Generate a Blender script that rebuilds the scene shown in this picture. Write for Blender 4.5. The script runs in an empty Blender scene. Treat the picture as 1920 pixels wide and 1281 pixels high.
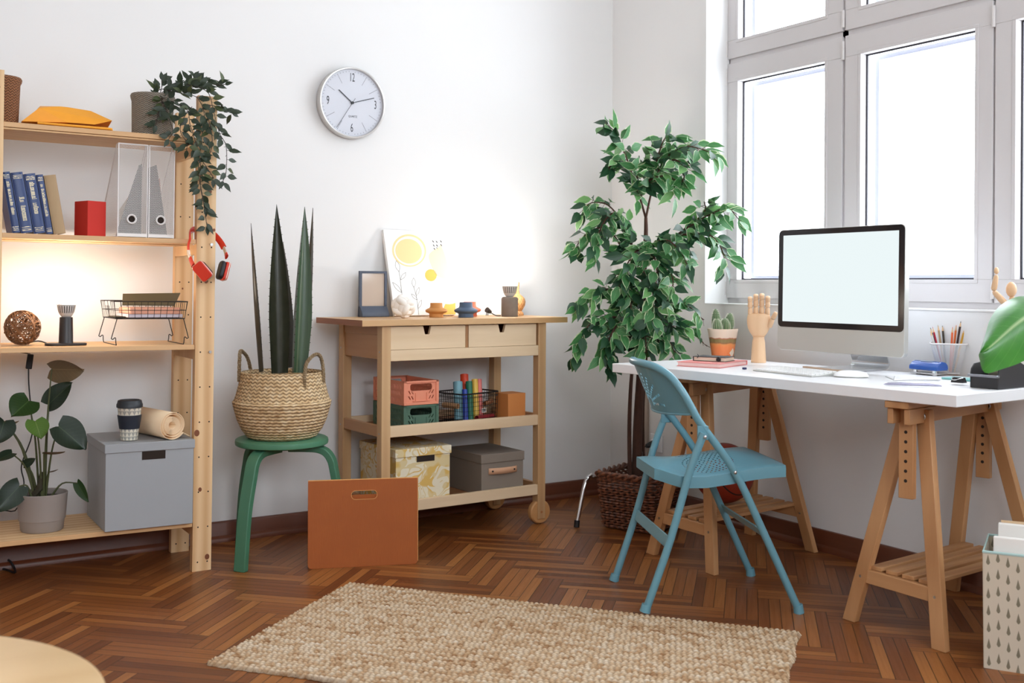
import bpy, math, random
from mathutils import Vector, Matrix
random.seed(7)
PI = math.pi
sc = bpy.context.scene
COL = sc.collection
I4 = Matrix.Identity(4)
MW = {}

def T(x, y=None, z=None):
    return Matrix.Translation(Vector(x) if y is None else Vector((x, y, z)))
def Rx(a): return Matrix.Rotation(a, 4, 'X')
def Ry(a): return Matrix.Rotation(a, 4, 'Y')
def Rz(a): return Matrix.Rotation(a, 4, 'Z')
def Sc(x, y, z): return Matrix.Diagonal((x, y, z, 1))
def V(*a): return Vector(a)
def basis(o, x, y, z):
    m = Matrix.Identity(4)
    for i, a in enumerate((x, y, z)):
        for r in range(3): m[r][i] = a[r]
    for r in range(3): m[r][3] = o[r]
    return m

# frames of reference of the main pieces of furniture
SH = T(-2.21, -.405, 0) @ Rz(-.012) @ Ry(.0085)      # shelving unit (leans a touch)
CT = T(-1.5763, -.4675, 0) @ Rz(.0359)               # trolley
CH = T(-.8425, -1.58075, 0) @ Rz(-.43869)            # folding chair
DK = T(-.6657, -2.4218, 0) @ Rz(.0724)               # desk: +y along its length, +x to the wall

# ---------------------------------------------------------------- meshes
class MB:
    def __init__(s, M=None):
        s.v = []; s.f = []; s.mi = []; s.uv = []; s.M = M or I4; s.cur = 0; s.any_uv = False
    def av(s, pts):
        n = len(s.v)
        M = s.M
        s.v += [tuple(M @ Vector(p)) for p in pts]
        return n
    def af(s, idx, uv=None):
        s.f.append(tuple(idx)); s.mi.append(s.cur)
        if uv: s.any_uv = True
        s.uv.append(uv)
    def box(s, x0, x1, y0, y1, z0, z1, M=None):
        old = s.M
        if M is not None: s.M = s.M @ M
        n = s.av([(x, y, z) for z in (z0, z1) for y in (y0, y1) for x in (x0, x1)])
        for q in ((0, 2, 3, 1), (4, 5, 7, 6), (0, 1, 5, 4), (2, 6, 7, 3), (0, 4, 6, 2), (1, 3, 7, 5)):
            s.af([n + k for k in q])
        s.M = old
        return s
    def hexa(s, p):                     # 8 corner points, bottom ring then top ring
        n = s.av(p)
        for q in ((3, 2, 1, 0), (4, 5, 6, 7), (0, 1, 5, 4), (1, 2, 6, 5), (2, 3, 7, 6), (3, 0, 4, 7)):
            s.af([n + k for k in q])
        return s
    def bar(s, a, b, w, h, up=(0, 0, 1)):     # rectangular bar; h is measured along up
        a, b = Vector(a), Vector(b)
        d = (b - a).normalized(); up = Vector(up)
        sd = d.cross(up).normalized(); up = sd.cross(d).normalized()
        p = []
        for c in (a, b):
            for i, j in ((-1, -1), (1, -1), (1, 1), (-1, 1)):
                p.append(c + sd * (i * w / 2) + up * (j * h / 2))
        return s.hexa(p)
    def leg(s, foot, top, wx, wy):           # bar with level cut ends
        f, t = Vector(foot), Vector(top)
        p = []
        for c in (f, t):
            for i, j in ((-1, -1), (1, -1), (1, 1), (-1, 1)):
                p.append(c + V(i * wx / 2, j * wy / 2, 0))
        return s.hexa(p)
    def tube(s, pts, r, n=8, closed=False, flat=None, up0=None):
        P = [Vector(p) for p in pts]
        m = len(P)
        if m < 2: return s
        rr = r if isinstance(r, (list, tuple)) else [r] * m
        tg = []
        for i in range(m):
            a = P[(i - 1) % m] if (closed or i > 0) else P[i]
            b = P[(i + 1) % m] if (closed or i < m - 1) else P[i]
            d = b - a
            tg.append(d.normalized() if d.length > 1e-9 else V(0, 0, 1))
        u = Vector(up0) if up0 is not None else (V(0, 0, 1) if abs(tg[0].z) < .9 else V(1, 0, 0))
        rings = []
        for i in range(m):
            u = u - tg[i] * u.dot(tg[i])
            if u.length < 1e-6: u = tg[i].orthogonal()
            u.normalize()
            w = tg[i].cross(u)
            fa, fb = flat or (1, 1)
            rings.append(s.av([P[i] + u * (math.cos(2 * PI * k / n) * rr[i] * fa) + w * (math.sin(2 * PI * k / n) * rr[i] * fb) for k in range(n)]))
        for i in range(m if closed else m - 1):
            a, b = rings[i], rings[(i + 1) % m]
            for k in range(n):
                k2 = (k + 1) % n
                s.af((a + k, a + k2, b + k2, b + k), ((k / n, i / m), ((k + 1) / n, i / m), ((k + 1) / n, (i + 1) / m), (k / n, (i + 1) / m)))
        if not closed:
            s.af([rings[0] + k for k in range(n)][::-1]); s.af([rings[-1] + k for k in range(n)])
        return s
    def cyl(s, a, b, r, r2=None, n=20):
        return s.tube([a, b], [r, r if r2 is None else r2], n)
    def lathe(s, prof, c=(0, 0, 0), n=32, cap0=True, cap1=True, rmod=None, sx=1, sy=1):
        c = Vector(c); rings = []
        L = len(prof)
        for i, (r, z) in enumerate(prof):
            ring = []
            for k in range(n):
                a = 2 * PI * k / n
                q = r if rmod is None else r + rmod(i, k)
                ring.append(c + V(math.cos(a) * q * sx, math.sin(a) * q * sy, z))
            rings.append(s.av(ring))
        cum = [0.0]
        for i in range(L - 1): cum.append(cum[-1] + math.dist(prof[i], prof[i + 1]))
        for i in range(L - 1):
            a, b = rings[i], rings[i + 1]
            v0, v1 = cum[i] / cum[-1], cum[i + 1] / cum[-1]
            for k in range(n):
                k2 = (k + 1) % n
                s.af((a + k, a + k2, b + k2, b + k), ((k / n, v0), ((k + 1) / n, v0), ((k + 1) / n, v1), (k / n, v1)))
        if cap0: s.af([rings[0] + k for k in range(n)][::-1])
        if cap1: s.af([rings[-1] + k for k in range(n)])
        return s
    def ball(s, c, r, nu=20, nv=12, sc=(1, 1, 1), M=None):
        c = Vector(c)
        old = s.M
        s.M = s.M @ T(c) @ (M or I4) @ Sc(*sc)
        pr = [(max(r * math.sin(PI * i / nv), 1e-5), -r * math.cos(PI * i / nv)) for i in range(nv + 1)]
        s.lathe(pr, n=nu)
        s.M = old
        return s
    def prism(s, poly, z0, z1, M=None):       # convex-ish polygon in local xy, extruded along z
        old = s.M
        if M is not None: s.M = s.M @ M
        n = len(poly)
        a = s.av([(p[0], p[1], z0) for p in poly]); b = s.av([(p[0], p[1], z1) for p in poly])
        s.af([a + k for k in range(n)][::-1]); s.af([b + k for k in range(n)])
        for k in range(n):
            k2 = (k + 1) % n
            s.af((a + k, a + k2, b + k2, b + k))
        s.M = old
        return s
    def disc(s, c, r, nrm=(0, 0, 1), n=14):
        nrm = Vector(nrm).normalized(); u = nrm.orthogonal().normalized(); w = nrm.cross(u); c = Vector(c)
        a = s.av([c + u * (r * math.cos(2 * PI * k / n)) + w * (r * math.sin(2 * PI * k / n)) for k in range(n)])
        s.af([a + k for k in range(n)])
        return s
    def grid(s, fn, nu, nv, closed_u=False, flip=False):       # fn(u,v) -> point, u,v in 0..1
        mu = nu if closed_u else nu + 1
        ids = s.av([fn(i / nu, j / nv) for j in range(nv + 1) for i in range(mu)])
        for j in range(nv):
            for i in range(nu):
                i2 = (i + 1) % mu if closed_u else i + 1
                q = [ids + j * mu + i, ids + j * mu + i2, ids + (j + 1) * mu + i2, ids + (j + 1) * mu + i]
                uv = [(i / nu, j / nv), ((i + 1) / nu, j / nv), ((i + 1) / nu, (j + 1) / nv), (i / nu, (j + 1) / nv)]
                if flip: q.reverse(); uv.reverse()
                s.af(q, uv)
        return s
    def mesh(s, me, M=None):
        old = s.M
        if M is not None: s.M = s.M @ M
        a = s.av([v.co for v in me.vertices])
        for p in me.polygons: s.af([a + i for i in p.vertices])
        s.M = old
        bpy.data.meshes.remove(me)
        return s
    def plate(s, loops, z0, z1, M=None, bevel=0.0):      # polygon with holes, first loop is the outline
        cu = bpy.data.curves.new('tmp', 'CURVE'); cu.dimensions = '2D'; cu.fill_mode = 'BOTH'
        for lp in loops:
            sp = cu.splines.new('POLY'); sp.points.add(len(lp) - 1); sp.use_cyclic_u = True
            for q, p in zip(sp.points, lp): q.co = (p[0], p[1], 0, 1)
        cu.extrude = (z1 - z0) / 2 - bevel; cu.bevel_depth = bevel; cu.bevel_resolution = 1
        if bevel: cu.offset = -bevel
        ob = bpy.data.objects.new('tmp', cu)
        me = bpy.data.meshes.new_from_object(ob)
        bpy.data.objects.remove(ob); bpy.data.curves.remove(cu)
        return s.mesh(me, (M or I4) @ T(0, 0, (z0 + z1) / 2))
    def text(s, body, size, M, depth=.0004, sx=1, align='CENTER'):
        cu = bpy.data.curves.new('tmp', 'FONT'); cu.body = body; cu.size = size; cu.extrude = depth
        cu.align_x = align; cu.align_y = 'CENTER'; cu.resolution_u = 3
        ob = bpy.data.objects.new('tmp', cu)
        me = bpy.data.meshes.new_from_object(ob)
        bpy.data.objects.remove(ob); bpy.data.curves.remove(cu)
        return s.mesh(me, M @ Sc(sx, 1, 1))
    def build(s, name, mats, parent=None, F=None, smooth=35, bevel=0, seg=2, solid=0):
        me = bpy.data.meshes.new(name)
        if not isinstance(mats, (list, tuple)): mats = [mats]
        P = MW[parent.name] if parent is not None else None
        M = I4
        if F is not None: M = F
        if P is not None and F is not None: M = P.inverted() @ F
        me.from_pydata([tuple(M @ Vector(p)) for p in s.v], [], s.f)
        for m in mats: me.materials.append(m)
        me.polygons.foreach_set('material_index', s.mi)
        if s.any_uv:
            ul = me.uv_layers.new(name='UVMap')
            dat = []
            for f, uv in zip(s.f, s.uv):
                for k in range(len(f)): dat += (uv[k] if uv else (0, 0))
            ul.data.foreach_set('uv', dat)
        me.validate(); me.update()
        if smooth:
            me.polygons.foreach_set('use_smooth', [True] * len(me.polygons))
            me.set_sharp_from_angle(angle=math.radians(smooth))
        o = bpy.data.objects.new(name, me); COL.objects.link(o)
        if parent is not None:
            o.parent = parent; MW[o.name] = MW[parent.name]
        else: MW[o.name] = I4
        if solid:
            md = o.modifiers.new('solid', 'SOLIDIFY'); md.thickness = solid; md.offset = 0
        if bevel:
            md = o.modifiers.new('bevel', 'BEVEL'); md.width = bevel; md.segments = seg; md.limit_method = 'ANGLE'; md.angle_limit = math.radians(40)
        return o

def tag(o, label, cat=None, group=None):
    o['label'] = label
    if cat: o['category'] = cat
    if group: o['group'] = group
    return o

def thing(name, label, cat, M, group=None):
    o = bpy.data.objects.new(name, None); COL.objects.link(o)
    o.empty_display_size = .05
    o.matrix_world = M; MW[o.name] = M.copy()
    return tag(o, label, cat, group)

def solo(mb, name, mats, label, cat, M, group=None, F=None, **kw):     # a thing that is one mesh, origin at its base
    mb2 = mb
    if F is not None:
        inv = M.inverted() @ F
        mb2.v = [tuple(inv @ Vector(p)) for p in mb2.v]
    o = mb2.build(name, mats, **kw)
    o.matrix_world = M; MW[o.name] = M.copy()
    return tag(o, label, cat, group)

def struct(mb, name, mats, parent=None, **kw):
    o = mb.build(name, mats, parent, **kw)
    if parent is None: o['kind'] = 'structure'
    return o

def rrect(x0, x1, y0, y1, r, n=5):
    out = []
    for cx, cy, a0 in ((x1 - r, y1 - r, 0), (x0 + r, y1 - r, 90), (x0 + r, y0 + r, 180), (x1 - r, y0 + r, 270)):
        for k in range(n + 1):
            a = math.radians(a0 + 90 * k / n)
            out.append((cx + r * math.cos(a), cy + r * math.sin(a)))
    return out

def circ(cx, cy, r, n=20):
    return [(cx + r * math.cos(2 * PI * k / n), cy + r * math.sin(2 * PI * k / n)) for k in range(n)]

def smoothpath(pts, k=4):                # Catmull-Rom through points
    P = [Vector(p) for p in pts]
    if len(P) < 3: return P
    out = []
    for i in range(len(P) - 1):
        a = P[i - 1] if i > 0 else P[i] * 2 - P[i + 1]
        b, c = P[i], P[i + 1]
        d = P[i + 2] if i + 2 < len(P) else P[i + 1] * 2 - P[i]
        for j in range(k):
            t = j / k
            out.append(.5 * ((2 * b) + (c - a) * t + (2 * a - 5 * b + 4 * c - d) * t * t + (3 * b - a - 3 * c + d) * t ** 3))
    out.append(P[-1])
    return out

# ---------------------------------------------------------------- materials
def lin(c):
    return tuple(((x / 255) / 12.92 if x / 255 <= .04045 else ((x / 255 + .055) / 1.055) ** 2.4) for x in c[:3]) + (1,)

class NT:
    def __init__(s, name):
        s.m = bpy.data.materials.new(name); s.m.use_nodes = True; s.t = s.m.node_tree
        s.b = s.t.nodes['Principled BSDF']; s.out = s.t.nodes['Material Output']
    def n(s, typ, _a=None, **kw):
        nd = s.t.nodes.new('ShaderNode' + typ)
        for k, v in (_a or {}).items(): setattr(nd, k, v)
        for k, v in kw.items():
            k = k.replace('_', ' ')
            s.put(nd.inputs[k], v)
        return nd
    def put(s, inp, v):
        if isinstance(v, bpy.types.NodeSocket): s.t.links.new(v, inp)
        else: inp.default_value = v
    def ma(s, op, a, b=0.0, c=0.0):
        nd = s.t.nodes.new('ShaderNodeMath'); nd.operation = op
        s.put(nd.inputs[0], a); s.put(nd.inputs[1], b)
        if len(nd.inputs) > 2: s.put(nd.inputs[2], c)
        return nd.outputs[0]
    def mix(s, f, a, b, bt='MIX'):
        nd = s.t.nodes.new('ShaderNodeMixRGB'); nd.blend_type = bt
        s.put(nd.inputs[0], f); s.put(nd.inputs[1], a); s.put(nd.inputs[2], b)
        return nd.outputs[0]
    def ramp(s, f, *st):
        nd = s.t.nodes.new('ShaderNodeValToRGB'); e = nd.color_ramp.elements
        while len(e) < len(st): e.new(.5)
        for el, (p, c) in zip(e, st):
            el.position = p; el.color = c if len(c) == 4 else tuple(c) + (1,)
        s.put(nd.inputs[0], f)
        return nd.outputs[0]
    def co(s, which='Object', scale=(1, 1, 1), rot=(0, 0, 0)):
        tc = s.t.nodes.new('ShaderNodeTexCoord'); mp = s.t.nodes.new('ShaderNodeMapping')
        mp.inputs['Scale'].default_value = scale; mp.inputs['Rotation'].default_value = rot
        s.t.links.new(tc.outputs[which], mp.inputs['Vector'])
        return mp.outputs[0]
    def noise(s, vec, scale, detail=3, rough=.5, out=0):
        nd = s.n('TexNoise', Vector=vec, Scale=scale, Detail=detail, Roughness=rough)
        return nd.outputs[out]
    def xyz(s, vec):
        nd = s.n('SeparateXYZ'); s.put(nd.inputs[0], vec)
        return nd.outputs
    def bump(s, h, strength=.3, dist=.002):
        nd = s.n('Bump', Strength=strength, Distance=dist, Height=h)
        s.put(s.b.inputs['Normal'], nd.outputs[0])
    def set(s, **kw):
        for k, v in kw.items(): s.put(s.b.inputs[k.replace('_', ' ')], v)
        return s
    def alpha(s, fac):                     # fac 1 = hole
        tr = s.n('BsdfTransparent'); mx = s.n('MixShader')
        s.put(mx.inputs[0], fac); s.t.links.new(s.b.outputs[0], mx.inputs[1]); s.t.links.new(tr.outputs[0], mx.inputs[2])
        s.t.links.new(mx.outputs[0], s.out.inputs['Surface'])

def plain(name, c, rough=.5, metal=0, spec=.5, grain=0, gs=60, bump=0, coat=0, vary=.08):
    k = NT(name)
    col = lin(c)
    v = k.co()
    nz = k.noise(v, gs if grain or bump else 7, 3)
    d = grain if grain else vary
    lo = tuple(x * (1 - d) for x in col[:3]) + (1,); hi = tuple(min(1, x * (1 + d)) for x in col[:3]) + (1,)
    k.set(Base_Color=k.mix(nz, lo, hi), Roughness=rough, Metallic=metal)
    k.b.inputs['Specular IOR Level'].default_value = spec
    if coat: k.b.inputs['Coat Weight'].default_value = coat
    if bump: k.bump(nz, bump, .001)
    return k.m

def wood(name, c1, c2, axis=2, fine=1.0, rough=.5, ring=.35, c3=None):
    k = NT(name)
    sc_ = [22 * fine] * 3; sc_[axis] = 1.3 * fine
    v = k.co('Object', tuple(sc_))
    n1 = k.noise(v, 1.0, 5, .6)
    w = k.n('TexWave', {'wave_type': 'BANDS', 'bands_direction': 'X' if axis != 0 else 'Y'}, Vector=v, Scale=.35, Distortion=5.0, Detail=2.0, Detail_Scale=.6).outputs['Fac']
    f = k.ma('ADD', k.ma('MULTIPLY', n1, 1 - ring), k.ma('MULTIPLY', w, ring))
    col = k.ramp(f, (.25, lin(c2)), (.7, lin(c1)))
    big = k.noise(k.co('Object', (3, 3, 3)), 1.0, 2)
    col = k.mix(k.ma('MULTIPLY', big, .35), col, lin(c3 or c2))
    k.set(Base_Color=col, Roughness=rough)
    k.bump(n1, .12, .001)
    return k.m

def emit(name, c, strength):
    k = NT(name)
    e = k.n('Emission', Color=lin(c), Strength=strength)
    k.t.links.new(e.outputs[0], k.out.inputs['Surface'])
    return k.m

def hexmesh(name, c, pitch=90.0, hole=.36, rough=.5, metal=0.0, uvscale=None):     # perforated sheet from UV in metres
    k = NT(name)
    k.set(Base_Color=lin(c), Roughness=rough, Metallic=metal)
    x, y, _ = k.xyz(k.co('UV', (pitch, pitch * .577, 1)))
    def cell(ox):
        a = k.ma('SUBTRACT', k.ma('FRACT', k.ma('ADD', x, ox)), .5)
        b = k.ma('MULTIPLY', k.ma('SUBTRACT', k.ma('FRACT', k.ma('ADD', y, ox)), .5), 1.732)
        return k.ma('SQRT', k.ma('ADD', k.ma('MULTIPLY', a, a), k.ma('MULTIPLY', b, b)))
    d = k.ma('MINIMUM', cell(0.0), cell(.5))
    k.alpha(k.ma('LESS_THAN', d, hole))
    return k.m

def weave(name, c1, c2, nu, nv, rough=.75, bump=.8, herring=True, dist=.004):   # plaited straw on UVs
    k = NT(name)
    x, y, _ = k.xyz(k.co('UV', (nu, nv, 1)))
    if herring:
        zig = k.ma('PINGPONG', x, .5)
        ph = k.ma('ADD', y, k.ma('MULTIPLY', zig, 1.6))
    else:
        ph = k.ma('ADD', y, k.ma('MULTIPLY', k.ma('SINE', k.ma('MULTIPLY', x, 2 * PI)), .18))
    st = k.ma('ABSOLUTE', k.ma('SINE', k.ma('MULTIPLY', ph, PI)))
    nz = k.noise(k.co('UV', (nu * 1.5, nv * 1.5, 1)), 1.0, 3)
    f = k.ma('MULTIPLY', k.ma('POWER', st, .7), k.ma('ADD', .55, k.ma('MULTIPLY', nz, .8)))
    k.set(Base_Color=k.ramp(f, (.05, lin(c2)), (.75, lin(c1))), Roughness=rough)
    k.bump(st, bump, dist)
    return k.m

M_ = {}
M_['wall'] = plain('wall_paint', (231, 230, 229), .92, bump=.08, gs=220, vary=.01, spec=.2)
M_['ceil'] = plain('ceiling_paint', (228, 226, 222), .95)
M_['pine'] = wood('pine', (232, 198, 152), (208, 164, 116), 2, 1.0, .55, .45)
M_['pine_x'] = wood('pine_shelf', (230, 196, 150), (206, 162, 114), 0, 1.0, .55, .45)
M_['knot'] = plain('pine_knot', (122, 68, 38), .6)
M_['hole'] = plain('dark_hole', (38, 26, 18), .9)
M_['birch_z'] = wood('birch_upright', (206, 170, 126), (184, 142, 98), 2, .8, .45, .25)
M_['birch_x'] = wood('birch_lengthwise_sheen', (228, 204, 170), (210, 178, 138), 0, .8, .45, .25)  # paler than the other birch: sheen of the front rails put into the colour
M_['birch_y'] = wood('birch_crosswise', (194, 150, 106), (172, 124, 82), 1, .8, .45, .25)
M_['trest'] = wood('trestle_wood', (198, 150, 104), (172, 122, 78), 2, .9, .5, .3)
M_['trest_x'] = wood('trestle_wood_lengthwise', (192, 144, 98), (164, 114, 72), 0, .9, .5, .3)
M_['trest_y'] = wood('trestle_wood_crosswise', (198, 150, 104), (172, 122, 78), 1, .9, .5, .3)
M_['steel'] = plain('steel', (190, 190, 192), .3, 1)
M_['chrome'] = plain('chrome', (225, 225, 228), .08, 1)
M_['black'] = plain('black_plastic', (24, 24, 26), .45)
M_['blackwire'] = plain('black_wire', (26, 22, 22), .5, .3)
M_['white'] = plain('white_paint', (238, 238, 240), .4)
M_['paper'] = plain('paper_white', (240, 238, 232), .85)
M_['soil'] = plain('soil', (40, 28, 20), .95, grain=.4, bump=.8)

# ================================================================ the room
RX0, RY0, RZ1 = -4.7, -5.6, 3.1
WY1, WY0, WZ0, WZ1 = -.683, -3.36, .957, 2.95       # window opening in the wall beside the desk

# floor: oiled parquet laid in herringbone, every strip its own tone
def make_floor():
    W = .0352; L, WU = W * 10, W * 3              # blocks of three strips
    mb = MB(); rnd = []
    c45 = math.cos(PI / 4)
    rg = random.Random(3)
    def put(x0, y0, lx, ly, along_x):
        cx, cy = x0 + lx / 2, y0 + ly / 2
        X, Y = c45 * (cx - cy) - 1.3696, c45 * (cx + cy) - .8308
        if X < RX0 - .15 or X > .12 or Y < RY0 - .15 or Y > .12: return
        p = []
        for x, y in ((x0, y0), (x0 + lx, y0), (x0 + lx, y0 + ly), (x0, y0 + ly)):
            p.append((c45 * (x - y) - 1.3696, c45 * (x + y) - .8308, 0))
        a = mb.av(p)
        o = rg.random() * 40
        uv = [(0, 0), (L, 0), (L, W), (0, W)] if along_x else [(0, W), (0, 0), (L, 0), (L, W)]
        mb.af([a, a + 1, a + 2, a + 3], [(u, v) for u, v in uv])
        rnd.append(rg.random())
    for b in range(-11, 12):
        for a in range(-45, 30):
            ox, oy = a * WU + b * L, a * WU - b * L
            for q in range(3):
                put(ox, oy + q * W, L, W, True)
                put(ox + L + q * W, oy + WU - L, W, L, False)
    k = NT('parquet')
    at = k.n('Attribute', {'attribute_name': 'strip'}).outputs['Fac']
    u, v, _ = k.xyz(k.co('UV'))
    vec = k.n('CombineXYZ'); k.put(vec.inputs[0], k.ma('MULTIPLY', u, 4.0)); k.put(vec.inputs[1], k.ma('MULTIPLY', v, 90.0)); k.put(vec.inputs[2], k.ma('MULTIPLY', at, 57.0))
    gr = k.noise(vec.outputs[0], 1.0, 5, .65)
    tone = k.ramp(at, (0.0, lin((110, 60, 26))), (.3, lin((136, 78, 35))), (.65, lin((156, 94, 45))), (1.0, lin((182, 118, 60))))
    col = k.mix(k.ma('MULTIPLY', gr, .6), tone, lin((78, 40, 20)))
    seam = k.ma('MINIMUM', k.ma('MINIMUM', v, k.ma('SUBTRACT', W, v)), k.ma('MINIMUM', u, k.ma('SUBTRACT', L, u)))
    sf = k.ma('LESS_THAN', seam, .0012)
    k.set(Base_Color=k.mix(k.ma('MULTIPLY', sf, .9), col, lin((34, 16, 9))), Roughness=k.ma('ADD', .27, k.ma('MULTIPLY', gr, .2)))
    k.b.inputs['Specular IOR Level'].default_value = .45
    k.bump(k.ma('SUBTRACT', k.ma('MULTIPLY', gr, .25), sf), .25, .001)
    o = mb.build('floor', k.m, smooth=0)
    at_ = o.data.attributes.new('strip', 'FLOAT', 'FACE'); at_.data.foreach_set('value', rnd)
    o['kind'] = 'structure'
    # sub floor so that the room stays shut below
    return o
make_floor()
struct(MB().box(RX0 - .3, .3, RY0 - .3, .3, RZ1, RZ1 + .1), 'ceiling', M_['ceil'], smooth=0)
struct(MB().box(RX0 - .3, .3, 0, .3, -.15, RZ1), 'wall_back', M_['wall'], smooth=0)
struct(MB().box(RX0 - .3, RX0, RY0 - .3, 0, -.15, RZ1), 'wall_left', M_['wall'], smooth=0)
QX0, QX1, QZ0, QZ1 = -4.2, -.6, 1.42, 2.95           # second window, added unseen behind the camera, sized for fill light
w = MB()
w.box(RX0, .3, RY0 - .3, RY0, -.15, QZ0); w.box(RX0, .3, RY0 - .3, RY0, QZ1, RZ1)
w.box(RX0, QX0, RY0 - .3, RY0, QZ0, QZ1); w.box(QX1, .3, RY0 - .3, RY0, QZ0, QZ1)
struct(w, 'wall_front', M_['wall'], smooth=0)
w = MB()
w.box(0, .3, RY0, 0, -.15, WZ0); w.box(0, .3, RY0, 0, WZ1, RZ1)
w.box(0, .21, WY1, 0, WZ0, WZ1); w.box(0, .21, RY0, WY0, WZ0, WZ1)
struct(w, 'wall_right', M_['wall'], smooth=0)

mah = wood('mahogany_skirting', (112, 58, 32), (84, 40, 22), 0, .8, .38, .2)
mah_y = wood('mahogany_skirting_side', (112, 58, 32), (84, 40, 22), 1, .8, .38, .2)
def skirting(name, a, b, inward, mat):
    a, b, n = Vector(a), Vector(b), Vector(inward)
    prof = [(0, 0), (.028, 0), (.027, .012), (.022, .02), (.016, .024), (.015, .026), (.015, .072), (.010, .080), (0, .081)]
    mb = MB()
    r = []
    for c in (a, b): r.append(mb.av([c + n * d + V(0, 0, h) for d, h in prof]))
    m = len(prof)
    for i in range(m):
        j = (i + 1) % m
        mb.af((r[0] + i, r[0] + j, r[1] + j, r[1] + i))
    mb.af([r[0] + i for i in range(m)]); mb.af([r[1] + i for i in range(m)][::-1])
    struct(mb, name, mat)
skirting('baseboard_back', (RX0, 0, 0), (0, 0, 0), (0, -1, 0), mah)
skirting('baseboard_right', (0, 0, 0), (0, RY0, 0), (-1, 0, 0), mah_y)
skirting('baseboard_left', (RX0, 0, 0), (RX0, RY0, 0), (1, 0, 0), mah_y)
skirting('baseboard_front', (RX0, RY0, 0), (0, RY0, 0), (0, 1, 0), mah)

# window: white plastic casement, four lights below and four above
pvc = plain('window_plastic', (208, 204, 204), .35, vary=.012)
gask = plain('rubber_gasket', (46, 44, 52), .6)
outer = plain('outer_frame', (168, 172, 188), .5)
gk = NT('window_glass')
tr = gk.n('BsdfTransparent', Color=(.97, .98, .99, 1)); gl = gk.n('BsdfGlossy', Roughness=.02)
fr = gk.n('Fresnel', IOR=1.35); mx = gk.n('MixShader')
gk.put(mx.inputs[0], gk.ma('MULTIPLY', fr.outputs[0], gk.ma('SUBTRACT', 1.0, gk.n('NewGeometry').outputs['Backfacing']))); gk.t.links.new(tr.outputs[0], mx.inputs[1]); gk.t.links.new(gl.outputs[0], mx.inputs[2]); gk.t.links.new(mx.outputs[0], gk.out.inputs['Surface'])
win = bpy.data.objects.new('window_1', None); COL.objects.link(win); MW[win.name] = I4; win['kind'] = 'structure'
f = MB()
FX0, FX1 = .142, .20
f.box(FX0, FX1, WY0, WY1, WZ0, .990); f.box(FX0, FX1, WY0, WY1, 2.044, 2.080); f.box(FX0, FX1, WY0, WY1, 2.89, WZ1)
f.box(FX0, FX1, WY1 - .008, WY1, .990, 2.89); f.box(FX0, FX1, WY0, WY0 + .03, .990, 2.89)
for ym in (-1.347, -2.0085, -2.6785):
    f.box(FX0, FX1, ym - .016, ym + .016, .990, 2.89)
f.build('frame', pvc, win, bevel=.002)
f = MB().box(-.004, .142, WY0, WY1, WZ0 + .0005, WZ0 + .006).build('sill', M_['wall'], win, smooth=0)
cols = ((-.684, -1.340, -.752, -1.251), (-1.354, -2.004, -1.434, -1.935), (-2.013, -2.671, -2.092, -2.594), (-2.686, -3.332, -2.766, -3.255))
for ya, yb, oa, ob in cols:
    for za, zb, qa, qb in ((.986, 2.051, 1.069, 1.965), (2.073, 2.895, 2.154, 2.815)):
        s = MB()
        x0, x1 = .130, .180
        s.box(x0, x1, yb, ya, za, qa); s.box(x0, x1, yb, ya, qb, zb)
        s.box(x0, x1, oa, ya, qa, qb); s.box(x0, x1, yb, ob, qa, qb)
        # glazing bead standing slightly proud round the opening
        e = .014
        s.box(x0 - .003, x0 + .002, ob - e, oa + e, qa - e, qa); s.box(x0 - .003, x0 + .002, ob - e, oa + e, qb, qb + e)
        s.box(x0 - .003, x0 + .002, oa, oa + e, qa, qb); s.box(x0 - .003, x0 + .002, ob - e, ob, qa, qb)
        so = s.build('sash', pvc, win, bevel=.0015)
        g = MB(); e = .006
        g.box(.160, .166, ob, oa, qa, qa + e); g.box(.160, .166, ob, oa, qb - e, qb)
        g.box(.160, .166, oa - e, oa, qa + e, qb - e); g.box(.160, .166, ob, ob + e, qa + e, qb - e)
        g.build('gasket', gask, so, smooth=0)
        MB().box(.161, .165, ob, oa, qa, qb).build('pane', gk.m, so, smooth=0)
        g = MB(); e = .018
        g.box(.215, .235, ob, oa, qa, qa + e); g.box(.215, .235, ob, oa, qb - e, qb)
        g.box(.215, .235, oa - e, oa, qa + e, qb - e); g.box(.215, .235, ob, ob + e, qa + e, qb - e)
        g.build('outer_frame', outer, so, smooth=0)
hm = plain('hinge_cap', (214, 210, 208), .4)
for yh in (-.680, -1.347, -2.0085):
    for z0, z1 in ((1.955, 2.03), (2.085, 2.155), (1.0, 1.06)):
        MB().cyl((.126, yh, z0), (.126, yh, z1), .0065, n=10).build('hinge', hm, win)
win2 = bpy.data.objects.new('fill_window', None); COL.objects.link(win2); MW[win2.name] = I4; win2['kind'] = 'structure'
f = MB()
for k in range(4):
    x = QX0 + (QX1 - QX0 - .08) * k / 3
    f.box(x, x + .08, RY0 - .2, RY0 - .13, QZ0, QZ1)
f.box(QX0, QX1, RY0 - .2, RY0 - .13, QZ0, QZ0 + .08); f.box(QX0, QX1, RY0 - .2, RY0 - .13, QZ1 - .08, QZ1)
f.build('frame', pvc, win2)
MB().box(QX0, QX1, RY0 - .168, RY0 - .164, QZ0, QZ1).build('pane', gk.m, win2, smooth=0)
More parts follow.
